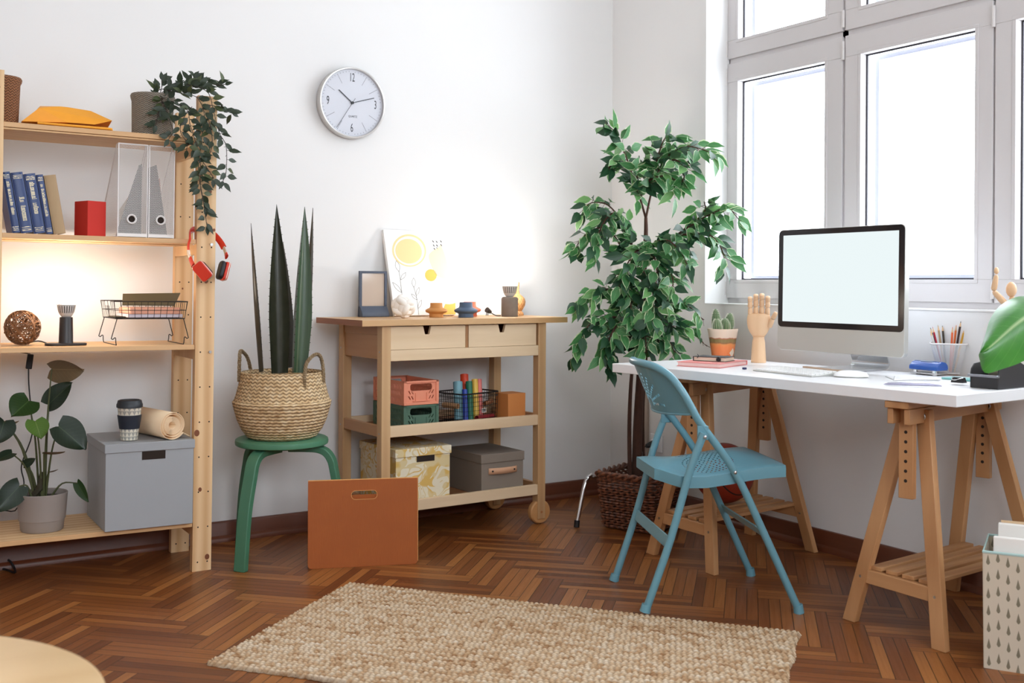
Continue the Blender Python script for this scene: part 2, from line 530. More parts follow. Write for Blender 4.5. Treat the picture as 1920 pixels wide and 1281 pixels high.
# wall socket low on the window wall, with a black plug and lead
t = thing('wall_socket', 'white wall socket low in the corner behind the potted tree, a black plug in it', 'socket', T(0, -.36, .25))
MB().box(-.010, 0, -.042, .042, 0, .085).build('face_plate', M_['white'], t, bevel=.003)
MB().box(-.028, -.010, -.02, .02, .018, .062).build('socket_insert', M_['white'], t, bevel=.008)
MB().cyl((-.028, 0, .04), (-.062, .006, .032), .017, .010, n=14).build('plug', M_['black'], t)
MB().tube(smoothpath([(-.06, .006, .032), (-.085, .03, .01), (-.07, .05, -.10), (-.03, .06, -.24)]), .0032, 6).build('lead', M_['black'], t)
duct = struct(MB().box(-.014, 0, -.30, -.272, .081, .53), 'trim_1', plain('cable_duct', (176, 160, 146), .6), bevel=.002)
# bead chain of the blind hanging inside the window reveal
ch = MB()
for y, z1 in ((-.664, 1.60), (-.672, 1.63)):
    ch.tube(smoothpath([(.105, y, 2.9), (.105, y + .002, 2.3), (.105, y - .001, 2.0), (.105, y, z1)], 6), .0016, 6)
    z = 2.9
    while z > z1:
        ch.ball((.105, y, z), .0034, 6, 4); z -= .0095
ch.tube(smoothpath([(.105, -.664, 1.60), (.105, -.667, 1.585), (.105, -.671, 1.595), (.105, -.672, 1.63)]), .0018, 6)
solo(ch, 'blind_chain', plain('bead_chain', (222, 222, 226), .4), 'white bead chain hanging beside the window frame above the tree', 'chain', T(.105, -.668, 1.585), F=I4)

# ================================================================ pine shelving unit and what it holds
def on(x, y, z, rz=0, F=SH): return F @ T(x, y, z + .0008) @ Rz(rz)
Z1, Z2, Z3, Z4 = 1.566, 1.199, .8185, .179          # shelf tops
su = thing('shelving_unit', 'tall pine shelving unit with drilled uprights against the white wall', 'shelves', SH)
rg = random.Random(11)
def upright(x0, y0, h, nholes=True, knots=()):
    mb = MB().box(x0, x0 + .068, y0, y0 + .032, 0, h)
    mb.cur = 1
    z = .033
    while z < h - .02:
        for dx in (.0185, .0535): mb.disc((x0 + dx, y0 - .0006, z), .0028, (0, -1, 0), 10)
        z += .1265
    mb.cur = 2
    for kx, kz, kr in knots:
        n = 14; a = mb.av([(x0 + kx + kr * .8 * math.cos(2 * PI * k / n), y0 - .0004, kz + kr * math.sin(2 * PI * k / n)) for k in range(n)])
        mb.af([a + k for k in range(n)][::-1])
    mb.build('upright', [M_['pine'], M_['hole'], M_['knot']], su, bevel=0, smooth=0)
upright(0, 0, 1.72, knots=((.053, .049, .0105), (.010, .50, .012), (.024, .295, .008), (.045, 1.375, .009), (.036, 1.05, .0095), (.062, 1.235, .006)))
upright(.004, .315, 1.70, knots=((.03, 1.02, .004),))
upright(-.705, 0, 1.735, knots=()); upright(-.705, .315, 1.735)
for z in (Z1, Z2, Z3, Z4):
    mb = MB().box(-.637, -.001, .002, .345, z - .017, z)
    if z == Z1:
        mb.box(-.637, -.001, .004, .022, z - .0245, z - .0185)
    else:
        mb.box(-.637, -.001, .10, .125, z - .020, z - .017)
    mb.build('shelf', M_['pine_x'], su, bevel=.0015)
for z in (Z1, Z2, Z3, Z4):                              # rungs that carry the shelf ends
    for x in (.004, -.664):
        MB().box(x, x + .022, .033, .314, z - .055, z - .018).build('rung', M_['pine'], su, bevel=.001)
for z in (1.182, .792): MB().cyl((.0535, -.004, z), (.0535, .004, z), .0052, n=12).build('shelf_peg', M_['steel'], su)

# ---- bottom shelf: grey box, cup, paper roll, potted philodendron
gbox = plain('grey_card', (156, 159, 162), .7, vary=.02)
t = thing('storage_box', 'large plain grey card storage box on the lowest pine shelf', 'box', on(-.306, -.02, Z4 + .0005))
MB().box(0, .300, 0, .325, 0, .282).build('box_body', gbox, t, bevel=.0015)
l = MB().box(-.004, .304, -.004, .329, .270, .301)
l.build('lid', gbox, t, bevel=.002)
MB().box(.121, .201, -.0012, .01, .240, .269).build('finger_slot', M_['hole'], t, smooth=0)
LIDZ = Z4 + .3035
cupc = plain('cup_pattern_base', (214, 208, 194), .6)
kt = NT('cup_triangles')
u, v, _ = kt.xyz(kt.co('UV', (14, 8, 1)))
a = kt.ma('ABSOLUTE', kt.ma('SUBTRACT', kt.ma('FRACT', u), .5)); b = kt.ma('FRACT', v)
ff = kt.ma('GREATER_THAN', kt.ma('ADD', kt.ma('MULTIPLY', a, 2.0), b), .95)
kt.set(Base_Color=kt.mix(ff, lin((216, 209, 192)), lin((158, 156, 148))), Roughness=.6)
t = thing('takeaway_cup', 'reusable cup with dark lid and ribbed navy sleeve on the grey box', 'cup', on(-.213, .055, LIDZ))
MB().lathe([(.0275, 0), (.029, .001), (.0405, .118), (.041, .12)], n=40).build('cup_body', kt.m, t)
MB().lathe([(.0325, .040), (.0335, .0405), (.0405, .088), (.0395, .0885)], n=72, rmod=lambda i, k: .0006 * (k % 2)).build('sleeve', plain('navy_silicone', (22, 30, 44), .6), t)
MB().lathe([(.0405, .114), (.0445, .116), (.0445, .126), (.0425, .130), (.040, .140), (.034, .142), (.033, .139), (.0, .139)], n=40).build('lid', plain('dark_lid', (30, 36, 42), .45), t)
# paper roll: a real spiral, its free end curling out to the side
ra, rb = Vector((-0.0779, -0.01, 0.5165)), Vector((-0.1377, 0.235, 0.5484))
ra.z = LIDZ + .052; rb.z = LIDZ + .052
ax = (rb - ra).normalized(); sd = ax.cross(V(0, 0, 1)).normalized(); upv = sd.cross(ax)
ln = (rb - ra).length
sp = []
for i in range(120):                      # loose outer turns
    th = i / 119 * 2 * PI * 2.25 - 2.2; r = .0335 + .0165 * i / 119 + .0012 * math.sin(th * 1.3)
    sp.append((r * math.cos(th), r * math.sin(th)))
l0 = sp[-1]
for i in range(1, 13):
    q = i / 12; sp.append((l0[0] * (1 - q) + q * .066, l0[1] * (1 - q) - q * .044))
mb = MB()
PT = lambda k, a: ra + ax * (ln * a) + sd * sp[k][0] + upv * sp[k][1]
NS = len(sp)
a0 = mb.av([PT(k, a) for a in (0, 1) for k in range(NS)])
for k in range(NS - 1): mb.af((a0 + k, a0 + k + 1, a0 + NS + k + 1, a0 + NS + k))
sp2 = []
for i in range(160):                      # tightly wound core
    th = i / 159 * 2 * PI * 6; r = .0135 + .0175 * i / 159
    sp2.append((r * math.cos(th), r * math.sin(th)))
a0 = mb.av([ra + ax * (ln * a + .004) + sd * x + upv * y for a in (0, 1) for x, y in sp2])
for k in range(159): mb.af((a0 + k, a0 + k + 1, a0 + 160 + k + 1, a0 + 160 + k))
t0 = on(ra.x, ra.y, LIDZ + .001)
o = solo(mb, 'paper_roll', plain('kraft_paper', (236, 208, 172), .8, vary=.02), 'thick cream paper roll lying on the grey storage box', 'paper roll', t0, F=SH, solid=.0016)

def heart(mb, base, tip, nrm, w, cup=.18, bend=.12, n=10, notch=.13):
    """heart shaped leaf from its stalk joint to its tip"""
    base, tip, nrm = Vector(base), Vector(tip), Vector(nrm)
    y = tip - base; L = y.length; y.normalize(); x = y.cross(nrm).normalized(); z = x.cross(y)
    def half(t):
        t = max(t, 0.0)
        return w * .5 * (math.sin(PI * min(1, (t + notch) / (1 + notch)) ** .72) ** .85) if t < 1 else 0
    rows = []
    ns = 6
    for i in range(n + 1):
        t = -notch + (1 + notch) * i / n
        row = []
        for j in range(-ns, ns + 1):
            s_ = j / ns
            tt = t
            if t < 0: tt = t * abs(s_) ** .5 * 1.0
            hw = w * .5 * max(0.0, math.sin(PI * min(1, ((t + notch) / (1 + notch) * .87 + .13)) ** .86)) ** .75
            px = hw * s_
            py = L * (tt if t < 0 else t)
            pz = cup * w * .5 * abs(s_) ** 1.5 - bend * L * (t ** 2)
            row.append(base + x * px + y * py + z * pz)
        rows.append(row)
    m = 2 * ns + 1
    a = mb.av([p for r in rows for p in r])
    for i in range(n):
        for j in range(m - 1):
            mb.af((a + i * m + j, a + i * m + j + 1, a + (i + 1) * m + j + 1, a + (i + 1) * m + j),
                  ((j / (m - 1), i / n), ((j + 1) / (m - 1), i / n), ((j + 1) / (m - 1), (i + 1) / n), (j / (m - 1), (i + 1) / n)))

def leafmat(name, top, vein, under, rough=.35, ribs=9.0, margin=None):
    k = NT(name)
    u, v, _ = k.xyz(k.co('UV'))
    d = k.ma('ABSOLUTE', k.ma('SUBTRACT', u, .5))
    mid = k.ma('LESS_THAN', d, .018)
    ph = k.ma('FRACT', k.ma('MULTIPLY', k.ma('SUBTRACT', v, k.ma('MULTIPLY', d, .55)), ribs))
    rib = k.ma('LESS_THAN', k.ma('ABSOLUTE', k.ma('SUBTRACT', ph, .5)), .035)
    vf = k.ma('MULTIPLY', k.ma('MAXIMUM', mid, k.ma('MULTIPLY', rib, .45)), .6)
    nz = k.noise(k.co(), 14.0, 2)
    c = k.mix(k.ma('MULTIPLY', nz, .6), lin(top), tuple(x * .6 for x in lin(top)[:3]) + (1,))
    if margin:
        mg = k.ma('GREATER_THAN', k.ma('ADD', d, k.ma('MULTIPLY', k.ma('SUBTRACT', nz, .5), .34)), .43)
        c = k.mix(mg, c, lin(margin))
    c = k.mix(vf, c, lin(vein))
    geo = k.n('NewGeometry')
    c = k.mix(geo.outputs['Backfacing'], c, lin(under))
    k.set(Base_Color=c, Roughness=rough)
    tl = k.n('BsdfTranslucent', Color=c); mx = k.n('MixShader'); k.put(mx.inputs[0], .18)
    k.t.links.new(k.b.outputs[0], mx.inputs[1]); k.t.links.new(tl.outputs[0], mx.inputs[2]); k.t.links.new(mx.outputs[0], k.out.inputs['Surface'])
    return k.m
phil = leafmat('philodendron_leaf', (44, 72, 34), (86, 112, 62), (84, 84, 54))
phil_l = leafmat('philodendron_young_leaf', (88, 122, 48), (130, 150, 84), (112, 120, 70))
phil_d = leafmat('philodendron_dark_leaf', (30, 48, 32), (66, 84, 58), (62, 66, 48))
phil_b = leafmat('philodendron_pale_underside', (130, 112, 86), (160, 140, 110), (136, 116, 90))
stalk = plain('leaf_stalk', (72, 76, 42), .6)
PC = V(-.484, .13, Z4)
t = thing('potted_philodendron', 'heart-leaved philodendron in a round grey pot on the lowest pine shelf', 'potted plant', on(*PC))
potm = plain('grey_pot', (146, 136, 130), .75, vary=.03)
MB().lathe([(.0, .0), (.066, 0), (.069, .004), (.072, .036), (.0725, .038), (.0755, .039), (.082, .128), (.080, .130), (.077, .128), (.075, .110), (.0, .110)], n=48, cap0=False, cap1=False).build('pot', potm, t)
MB().lathe([(.0745, .110), (.05, .113), (.0, .114)], n=24, cap0=False).build('soil', M_['soil'], t)
soil = Vector((-0.4868, 0.13, 0.3115)); soil.z = Z4 + .112
LV = [ # base, tip, leaf normal, width, material, stalk root offset
 ((-0.4614, 0.12, 0.7366), (-0.3618, 0.09, 0.7265), (.05, -.72, -.7), .125, phil_b, (.005, 0)),
 ((-0.4668, 0.13, 0.6136), (-0.4016, 0.1, 0.6916), (-.3, -.75, .55), .085, phil_d, (.01, 0)),
 ((-0.5318, 0.13, 0.6277), (-0.5918, 0.07, 0.5876), (.1, -.75, .65), .10, phil, (-.006, .01)),
 ((-0.5132, 0.11, 0.5591), (-0.4992, 0.06, 0.5058), (.1, -.85, .5), .078, phil_l, (.0, -.01)),
 ((-0.4424, 0.08, 0.5402), (-0.3547, 0.05, 0.4629), (.25, -.8, .55), .125, phil_d, (.012, 0)),
 ((-0.6088, 0.12, 0.5632), (-0.6318, 0.08, 0.4938), (.2, -.85, .5), .085, phil_d, (-.02, .0)),
 ((-0.5896, 0.2, 0.5421), (-0.5524, 0.2, 0.5493), (0, -.5, -.8), .026, phil_b, (-.012, .02)),
 ((-0.4861, 0.1, 0.4523), (-0.4255, 0.06, 0.448), (0, -.45, -.9), .036, phil_b, (.005, -.01)),
 ((-0.5866, 0.1, 0.4557), (-0.6461, 0.06, 0.4405), (0, -.6, .8), .045, phil_d, (-.02, 0)),
 ((-0.5619, 0.1, 0.3414), (-0.6384, 0.05, 0.2711), (.3, -.9, .4), .085, phil_d, (-.03, -.01)),
 ((-0.5453, 0.12, 0.4098), (-0.5129, 0.1, 0.4322), (0, -.9, .3), .030, phil_d, (-.01, .01)),
 ((-0.3724, 0.12, 0.3329), (-0.3451, 0.08, 0.27), (-.75, -.6, .3), .040, phil, (.03, .01)),
 ((-0.4681, 0.1, 0.3829), (-0.4421, 0.08, 0.3894), (0, -.5, -.8), .012, phil_b, (.012, 0)),
]
for b, tp, nr, w, mt, so in LV:
    b, tp = Vector(b), Vector(tp)
    mb = MB(); heart(mb, b, tp, nr, w)
    lf = mb.build('leaf', mt, t, F=SH, smooth=80)
    s0 = soil + V(so[0], so[1], 0)
    md = s0.lerp(b, .55) + V((b.x - s0.x) * -.12, 0, .02)
    MB().tube(smoothpath([s0 - V(0, 0, .005), md, b]), [.0042, .004, .0037, .0034, .003, .0028, .0025, .0023, .002][:9], 7).build('stalk', stalk, lf, F=SH)
mb = MB().tube([soil + V(-.035, 0, 0), soil + V(-.008, -.012, .035), soil + V(-.002, -.006, .09)], [.010, .012, .005], 8)
mb.build('stem', plain('plant_stem', (52, 46, 28), .8), t, F=SH)

# ---- third shelf: twig ball, lamp, wire tray
tw = [wood('twig', (150, 104, 66), (96, 60, 34), 0, 2, .6)]
mb = MB(); rg = random.Random(5)
for i in range(46):
    q = Matrix.Rotation(rg.random() * 2 * PI, 4, 'Z') @ Matrix.Rotation(math.acos(rg.uniform(-1, 1)), 4, 'X')
    R = rg.uniform(.051, .060); n = 26; e = rg.uniform(-.25, .25)
    mb.tube([q @ V(R * math.cos(2 * PI * k / n), R * math.sin(2 * PI * k / n), e * R * .5 + .0025 * math.sin(3 * 2 * PI * k / n + i)) for k in range(n)], rg.uniform(.0011, .0019), 5, closed=True)
mb.v = [(x, y, z + .0605) for x, y, z in mb.v]
solo(mb, 'twig_ball', tw, 'ball of interlaced brown twigs beside the glowing desk lamp on the shelf', 'decoration', on(-.553, .15, Z3))
glow_shelf = emit('lit_bulb_warm', (255, 240, 220), 120); glow_cart = emit('lit_bulb', (255, 250, 245), 135)
sk = NT('bulb_heat_sink')
u, v, _ = sk.xyz(sk.co('UV'))
gr_ = sk.ma('MULTIPLY', sk.ma('LESS_THAN', sk.ma('FRACT', sk.ma('MULTIPLY', u, 22.0)), .38), sk.ma('MULTIPLY', sk.ma('GREATER_THAN', v, .36), sk.ma('LESS_THAN', v, .88)))
sk.set(Base_Color=sk.mix(gr_, lin((198, 194, 190)), lin((52, 48, 46))), Roughness=.4)
sink = sk.m
def bulb_parts(t, z0, r, glow):
    """LED bulb: ribbed heat sink and glass globe, standing at height z0"""
    hb = MB().lathe([(.46 * r, 0), (.52 * r, .06 * r), (.70 * r, .26 * r), (.86 * r, .60 * r), (.95 * r, .95 * r), (1.0 * r, 1.3 * r), (1.02 * r, 1.5 * r)], n=72)
    hb.v = [(x, y, z + z0) for x, y, z in hb.v]
    s = hb.build('bulb_collar', sink, t)
    gb = MB().lathe([(1.0 * r, 1.5 * r), (1.06 * r, 1.8 * r), (1.02 * r, 2.15 * r), (.86 * r, 2.55 * r), (.55 * r, 2.85 * r), (.2 * r, 3.0 * r), (.001, 3.02 * r)], n=40, cap0=True, cap1=False)
    gb.v = [(x, y, z + z0) for x, y, z in gb.v]
    gb.build('bulb_globe', glow, t)
t = thing('table_lamp', 'small lit lamp with black cylinder body on a long flat foot', 'lamp', on(-.42, .10, Z3))
bk = plain('lamp_black', (34, 28, 28), .4)
MB().prism(rrect(-.068, .068, -.03, .03, .026, 6), 0, .008).build('foot', bk, t, bevel=.002)
MB().lathe([(.0245, .008), (.0235, .012), (.0215, .095), (.0205, .098), (.0, .098)], n=36, cap1=False).build('body', bk, t)
bulb_parts(t, .098, .030, glow_shelf)
cb = [(-0.4694, 0.12, 0.8256), (-0.4841, 0.15, 0.8318), (-0.4977, 0.2, 0.8221)]
cz = [V(*p) for p in cb]
MB().tube(smoothpath([V(-.47, .13, Z3 + .004), V(-.50, .16, Z3 + .014), V(-.53, .22, Z3 + .004), V(-.545, .30, Z3 + .003), V(-.55, .352, Z3 + .002),
     V(-.549, .356, Z3 - .03), V(*(-0.4991, 0.356, 0.7754))]), .0022, 6).build('cord', M_['black'], t, F=SH)
a, b = V(*(-0.4982, 0.356, 0.7754)), V(*(-0.5046, 0.356, 0.7212))
sw = MB().bar(a, b, .021, .014, (0, -1, 0)).build('inline_switch', M_['black'], t, F=SH, bevel=.003)
MB().tube(smoothpath([b, V(*(-0.5025, 0.36, 0.6665)), V(*(-0.4933, 0.365, 0.5684)), V(*(-0.4886, 0.365, 0.4805)), V(*(-0.516, 0.365, 0.3949)), V(*(-0.5226, 0.365, 0.3566)), V(*(-0.5131, 0.365, 0.3073)), V(*(-0.5213, 0.365, 0.2596)), V(*(-0.5418, 0.365, 0.2074)), V(-.60, .372, .20), V(-.62, .375, .04)]), .0023, 6).build('cord', M_['black'], t, F=SH)
# wire tray on folding legs
t = thing('wire_tray', 'black wire letter tray standing on bent wire legs on the pine shelf', 'tray', on(-.15, .14, Z3))
y0, y1 = .035, .255
FLb, FRb = V(-.268, y0, Z3 + .094), V(-.030, y0, Z3 + .094)
x0, x1 = -.268, -.030
zb, zt = Z3 + .094, Z3 + .155
wr = MB()
def ring(z, g, r, sag=0):
    pts = [(x0 - g, y0 - g, z), (x1 + g, y0 - g, z), (x1 + g, y1 + g, z), (x0 - g, y1 + g, z)]
    for i in range(4): wr.tube([pts[i], pts[(i + 1) % 4]], r, 6)
ring(zb, 0, .0017); ring(zb + .03, .004, .0011); 
for a_, b_ in (((x0 - .008, y0 - .008, zt), (x1 + .008, y0 - .008, zt)), ((x1 + .008, y0 - .008, zt), (x1 + .008, y1 + .008, zt)), ((x1 + .008, y1 + .008, zt), (x0 - .008, y1 + .008, zt)),
               ((x0 - .008, y0 - .008, zt), (x0 - .008, y0 + .05, zt)), ((x0 - .008, y1 + .008, zt), (x0 - .008, y1 - .06, zt))):
    wr.tube([a_, b_], .0019, 6)
n = 11
for i in range(n + 1):
    x = x0 + (x1 - x0) * i / n
    g = .008 * (i - n / 2) / (n / 2)
    wr.tube([(x + g, y0 - .008, zt), (x, y0, zb), (x, y1, zb), (x + g, y1 + .008, zt)], .0010, 5)
for j in range(9):
    y = y0 + (y1 - y0) * j / 8
    zz = zt - (.016 if 2 < j < 6 else 0)
    wr.tube([(x0 - .008, y, zz), (x0, y, zb), (x1, y, zb), (x1 + .008, y, zt)], .0010, 5)
wr.build('basket', M_['blackwire'], t, F=SH)
lg = MB()
for side, x in ((-1, x0 + .004), (1, x1 - .004)):
    a = []
    for y in (y1, y0):
        hook = [(x, y, zb), (x + side * .017, y, Z3 + .030), (x + side * .018, y, Z3 + .025), (x + side * .013, y, Z3 + .022), (x + side * .008, y, Z3 + .027), (x + side * .004, y, Z3 + .026), (x + side * .003, y, Z3 + .012), (x + side * .001, y, Z3 + .0018)]
        a.append(hook)
    lg = MB().tube(smoothpath(a[0], 3) + smoothpath(a[1][::-1], 3), .0016, 6)
    lg.build('leg', M_['blackwire'], t, F=SH)
zp = zb + .003
fold = plain('olive_card', (92, 88, 66), .7); pink = plain('pink_card', (214, 158, 134), .8); lil = plain('lilac_paper', (206, 198, 206), .8)
solo(MB().box(x0 + .045, x1 - .004, y0 + .012, y1 - .01, 0, .012), 'paper_stack', lil, 'thin stack of lilac papers at the bottom of the wire tray', 'papers', on(0, 0, zp), bevel=.001)
mb = MB().prism([(y0 + .006, 0), (y1 - .02, 0), (y1 - .02, .022), (y0 + .02, .024)], x0 + .05, x1 - .01, basis((0, 0, 0), (0, 1, 0), (0, 0, 1), (1, 0, 0)))
solo(mb, 'paper_bundle', pink, 'salmon pink bundle of papers lying in the wire tray', 'papers', on(0, 0, zp + .0122), bevel=.004)
q = [V(*(-0.2413, 0.065, 0.9586)), V(*(-0.0593, 0.065, 0.9571)), V(*(-0.0118, 0.17, 1.001)), V(*(-0.2182, 0.17, 0.9963))]
mb = MB(); nn = (q[1] - q[0]).cross(q[3] - q[0]).normalized() * .004
mb.hexa([p for p in q] + [p + nn for p in q])
solo(mb, 'folder', fold, 'olive green folder leaning across the top of the wire tray', 'folder', on(q[0].x, q[0].y, q[0].z), F=SH, bevel=.001)
solo(MB().box(x0 + .006, x0 + .040, y0 + .03, y0 + .16, 0, .003), 'card', plain('dark_olive_card', (66, 62, 46), .7), 'small dark card in the corner of the wire tray beside the pink papers', 'card', on(0, 0, zp))

# ---- second shelf: books, red box, magazine files
gold = plain('gilt', (196, 182, 150), .35, .6)
pages = plain('book_pages', (226, 214, 190), .9)
def book(x, w, h, lean, cover, label, seed, grp, letter=True, y=.045, d=.16):
    M = on(x, y, Z2 + .0005) @ Ry(-math.radians(lean))
    t = thing('book', label, 'book', M, grp)
    cv = MB(); ct = .0022
    cv.box(0, ct, .004, d, 0, h); cv.box(w - ct, w, .004, d, 0, h)
    n = 8                                               # rounded spine
    pts = [(0, .006)] + [(w * (.5 - .5 * math.cos(PI * k / n)), .006 - .0055 * math.sin(PI * k / n)) for k in range(n + 1)] + [(w, .006)]
    cv.prism([(p[0], p[1]) for p in pts[1:-1]] + [(w, .010), (0, .010)], 0, h)
    MB().box(ct, w - ct, .010, d - .004, .004, h - .004).build('page_block', pages, t, smooth=0)
    if letter:
        r = random.Random(seed); g = MB()
        yy = lambda xx: .0055 - .0055 * math.sin(math.acos(max(-1, min(1, 1 - 2 * xx / w)))) - .0006
        cv.cur = 1
        for z in (.008, .013, .019, h - .011, h - .016, h - .021):    # gilt bands at head and foot
            for k in range(6):
                xa, xb = w * (.12 + .76 * k / 6), w * (.12 + .76 * (k + 1) / 6)
                cv.box(xa, xb, min(yy(xa), yy(xb)), .006, z, z + (.0009 if r.random() < .7 else .002))
        z = h * (.30 if seed % 2 else .2); zt_ = h * (.84 if seed % 2 else .62)
        while z < zt_:                                   # title running up the spine, row of letter strokes
            ll = r.uniform(.0022, .0045)
            if r.random() < .14: z += .006; continue
            xa = w * .5 - w * .16; xb = w * .5 + w * (.16 + (.1 if r.random() < .2 else 0))
            k = r.randrange(4)
            g.box(xa, xb, yy(w / 2) - .0002, .004, z, z + .0010)
            if k != 0: g.box(xa, xb, yy(w / 2) - .0002, .004, z + ll - .001, z + ll)
            if k != 1: g.box(xa, xa + w * .05, yy(w / 2) - .0002, .004, z, z + ll)
            if k > 1: g.box(xb - w * .05, xb, yy(w / 2) - .0002, .004, z, z + ll)
            z += ll + .0011
        g.build('spine_lettering', gold, t, smooth=0)
    cv.build('cover', [cover, gold], t)
    return t
blue = plain('navy_book_cloth', (36, 58, 108), .38, vary=.06)
GB = 'books leaning on the pine shelf'
bx_ = -.600
for w, h, mt, lb, sd, lt in ((.024, .205, blue, 'thin navy blue book leaning on the pine upright, first of the row', 1, True),
    (.037, .205, blue, 'thick navy blue book, second from the pine upright, gilt title low on spine', 2, True),
    (.036, .203, blue, 'thick navy blue book in mid row, gilt title high on the spine', 3, True),
    (.021, .203, blue, 'narrow navy blue book touching the beige book', 5, True),
    (.038, .202, plain('beige_book_cloth', (172, 146, 112), .8), 'plain beige book at the end of the leaning row', 9, False)):
    book(bx_, w, h, 10.0, mt, lb, sd, GB, letter=lt)
    bx_ += (w + .0022) / math.cos(math.radians(10))
red = plain('red_box', (196, 42, 30), .75, vary=.03)
t = thing('desk_box', 'small bright red card box between the books and the mesh files', 'box', on(-.366, .035, Z2, math.radians(20)))
MB().box(0, .069, 0, .086, 0, .122).build('box_body', red, t, bevel=.001)
wmesh = hexmesh('white_wire_mesh', (226, 222, 218), 200.0, .435, .45)
wfr = plain('white_wire_frame', (226, 222, 220), .4)
dkdoc = plain('grey_folder', (106, 102, 104), .6)
def file_holder(x, w, label, seed):
    M = on(x, .028, Z2 + .0018)
    t = thing('magazine_file', label, 'magazine file', M, 'white mesh magazine files')
    h, d, hb, dk = .326, .25, .11, .14
    def panel(pts, uv):
        mb = MB(); a = mb.av(pts); mb.af([a + k for k in range(len(pts))], uv); return mb
    panel([(0, 0, 0), (w, 0, 0), (w, 0, h), (0, 0, h)], [(0, 0), (w, 0), (w, h), (0, h)]).build('front_panel', wmesh, t, smooth=0)
    for xx in (0, w):
        prof = [(0, 0), (d, 0), (d, hb), (d - .02, hb + .015), (.03, h), (0, h)]
        panel([(xx, y, z) for y, z in prof], prof).build('side_panel', wmesh, t, smooth=0)
    fr = MB()
    r = .0022
    for a, b in (((0, 0, 0), (0, 0, h)), ((w, 0, 0), (w, 0, h)), ((0, 0, h), (w, 0, h))): fr.tube([a, b], r, 6)
    for xx in (0, w): fr.tube([(xx, 0, h), (xx, .03, h), (xx, d - .02, hb + .015), (xx, d, hb), (xx, d, 0), (xx, 0, 0)], r, 6)
    fr.box(-.001, w + .001, -.002, .0, 0, .012); fr.box(0, w, 0, d, 0, .0025)
    fr.build('frame', wfr, t)
    lr = MB(); rr = .0145; hx = w * .47; hz = .062
    n = 24; pts = [(hx + rr * math.cos(2 * PI * k / n), -.003, hz + rr * math.sin(2 * PI * k / n)) for k in range(n)]
    lr.tube(pts, .0032, 8, closed=True, up0=(0, 1, 0))
    lr.build('finger_ring', wfr, t)
    mb = MB().disc((hx, -.0012, hz), .0125, (0, -1, 0), 20)
    mb.build('finger_hole', M_['hole'], t, smooth=0)
    return M
M = file_holder(-.268, .099, 'white wire mesh magazine file beside the red box', 1)
doc = MB(); 
def docs(M, poly, x, th, mat, label):
    mb = MB().prism(poly, 0, th, basis((x, 0, .003), (0, 1, 0), (0, 0, 1), (1, 0, 0)))
    solo(mb, 'folder', mat, label, 'folder', M)
def sheet(M, poly, y, mat, label):          # papers slumped across the inside of a file
    solo(MB().prism(poly, 0, .004, basis((0, y, .003), (1, 0, 0), (0, 0, 1), (0, -1, 0))), 'folder', mat, label, 'folder', M)
sheet(M, [(.006, .002), (.092, .002), (.092, .262), (.082, .256)], .060, dkdoc, 'grey folder slumped inside the mesh file beside the red box')
sheet(M, [(.030, .002), (.094, .002), (.094, .20), (.03, .10)], .12, plain('beige_folder', (206, 190, 170), .8), 'beige folder behind the grey one in the mesh file beside the red box')
M = file_holder(-.1628, .087, 'white wire mesh magazine file beside the pine upright', 2)
sheet(M, [(.008, .002), (.080, .002), (.038, .262), (.010, .250)], .060, plain('dim_folder', (104, 98, 100), .6), 'dark grey folder slumped inside the mesh file beside the pine upright')
sheet(M, [(.030, .002), (.081, .002), (.062, .22), (.050, .21)], .11, plain('rose_folder', (186, 142, 134), .7), 'dusty pink folder in the mesh file beside the pine upright')

# ---- top shelf: baskets, parcels, trailing plant
brown = weave('brown_straw', (150, 100, 66), (44, 24, 14), 24, 46)
mb = MB().lathe([(.0, .0), (.052, .0), (.055, .004), (.060, .14), (.0645, .150), (.0655, .158), (.062, .164), (.058, .160), (.055, .15), (.050, .01), (.0, .01)], n=48, cap0=False, cap1=False)
solo(mb, 'straw_basket', brown, 'brown plaited straw basket beside the yellow parcels on the top shelf', 'basket', on(-.634, .12, Z1))
env = plain('yellow_envelope', (238, 160, 40), .6, vary=.05, gs=30, bump=.25)
e = [V(*(-0.585, 0.02, 1.585)), V(*(-0.3281, 0.02, 1.582)), V(*(-0.2718, 0.12, 1.622)), V(*(-0.4119, 0.26, 1.658))]
zz = Z1 + .001
mb = MB()
pl = [(-.535, .004), (-.295, .004), (-.255, .17), (-.50, .22)]
mb.prism(pl, 0, .008)
solo(mb, 'envelope', env, 'flat yellow padded envelope lying under the folded one on the top shelf', 'envelope', on(0, 0, zz), bevel=.003)
mb = MB()
P0 = [V(-.575, .07, .013), V(-.278, .095, .046), V(-.275, .24, .020), V(-.56, .26, .012)]
R1 = [V(-.520, .07, .064), V(-.45, .10, .080), V(-.375, .088, .050), V(-.345, .125, .078), V(-.41, .19, .094), V(-.50, .20, .090), V(-.31, .20, .06)]
Q = P0 + R1 + [V(-.34, .075, .024), V(-.43, .068, .022)]
a = mb.av(Q)
for fc in ((0, 12, 4), (12, 6, 4), (4, 6, 5), (12, 11, 6), (11, 1, 6), (1, 7, 6), (5, 6, 7), (5, 7, 8), (4, 5, 9), (5, 8, 9), (7, 10, 8), (1, 2, 10), (1, 10, 7), (8, 10, 2), (9, 8, 2), (9, 2, 3), (4, 9, 3), (0, 4, 3), (0, 3, 2, 1, 11, 12)):
    mb.af([a + k for k in fc])
o = solo(mb, 'envelope', env, 'crumpled yellow padded envelope lying on top of the flat one', 'envelope', on(0, 0, zz), smooth=12)
greyw = weave('grey_straw', (150, 140, 126), (56, 50, 44), 27, 46)
GP = V(-.132, .125, Z1)
t = thing('trailing_plant', 'dark leafy trailing plant in a grey straw basket spilling over the shelf end', 'potted plant', on(*GP))
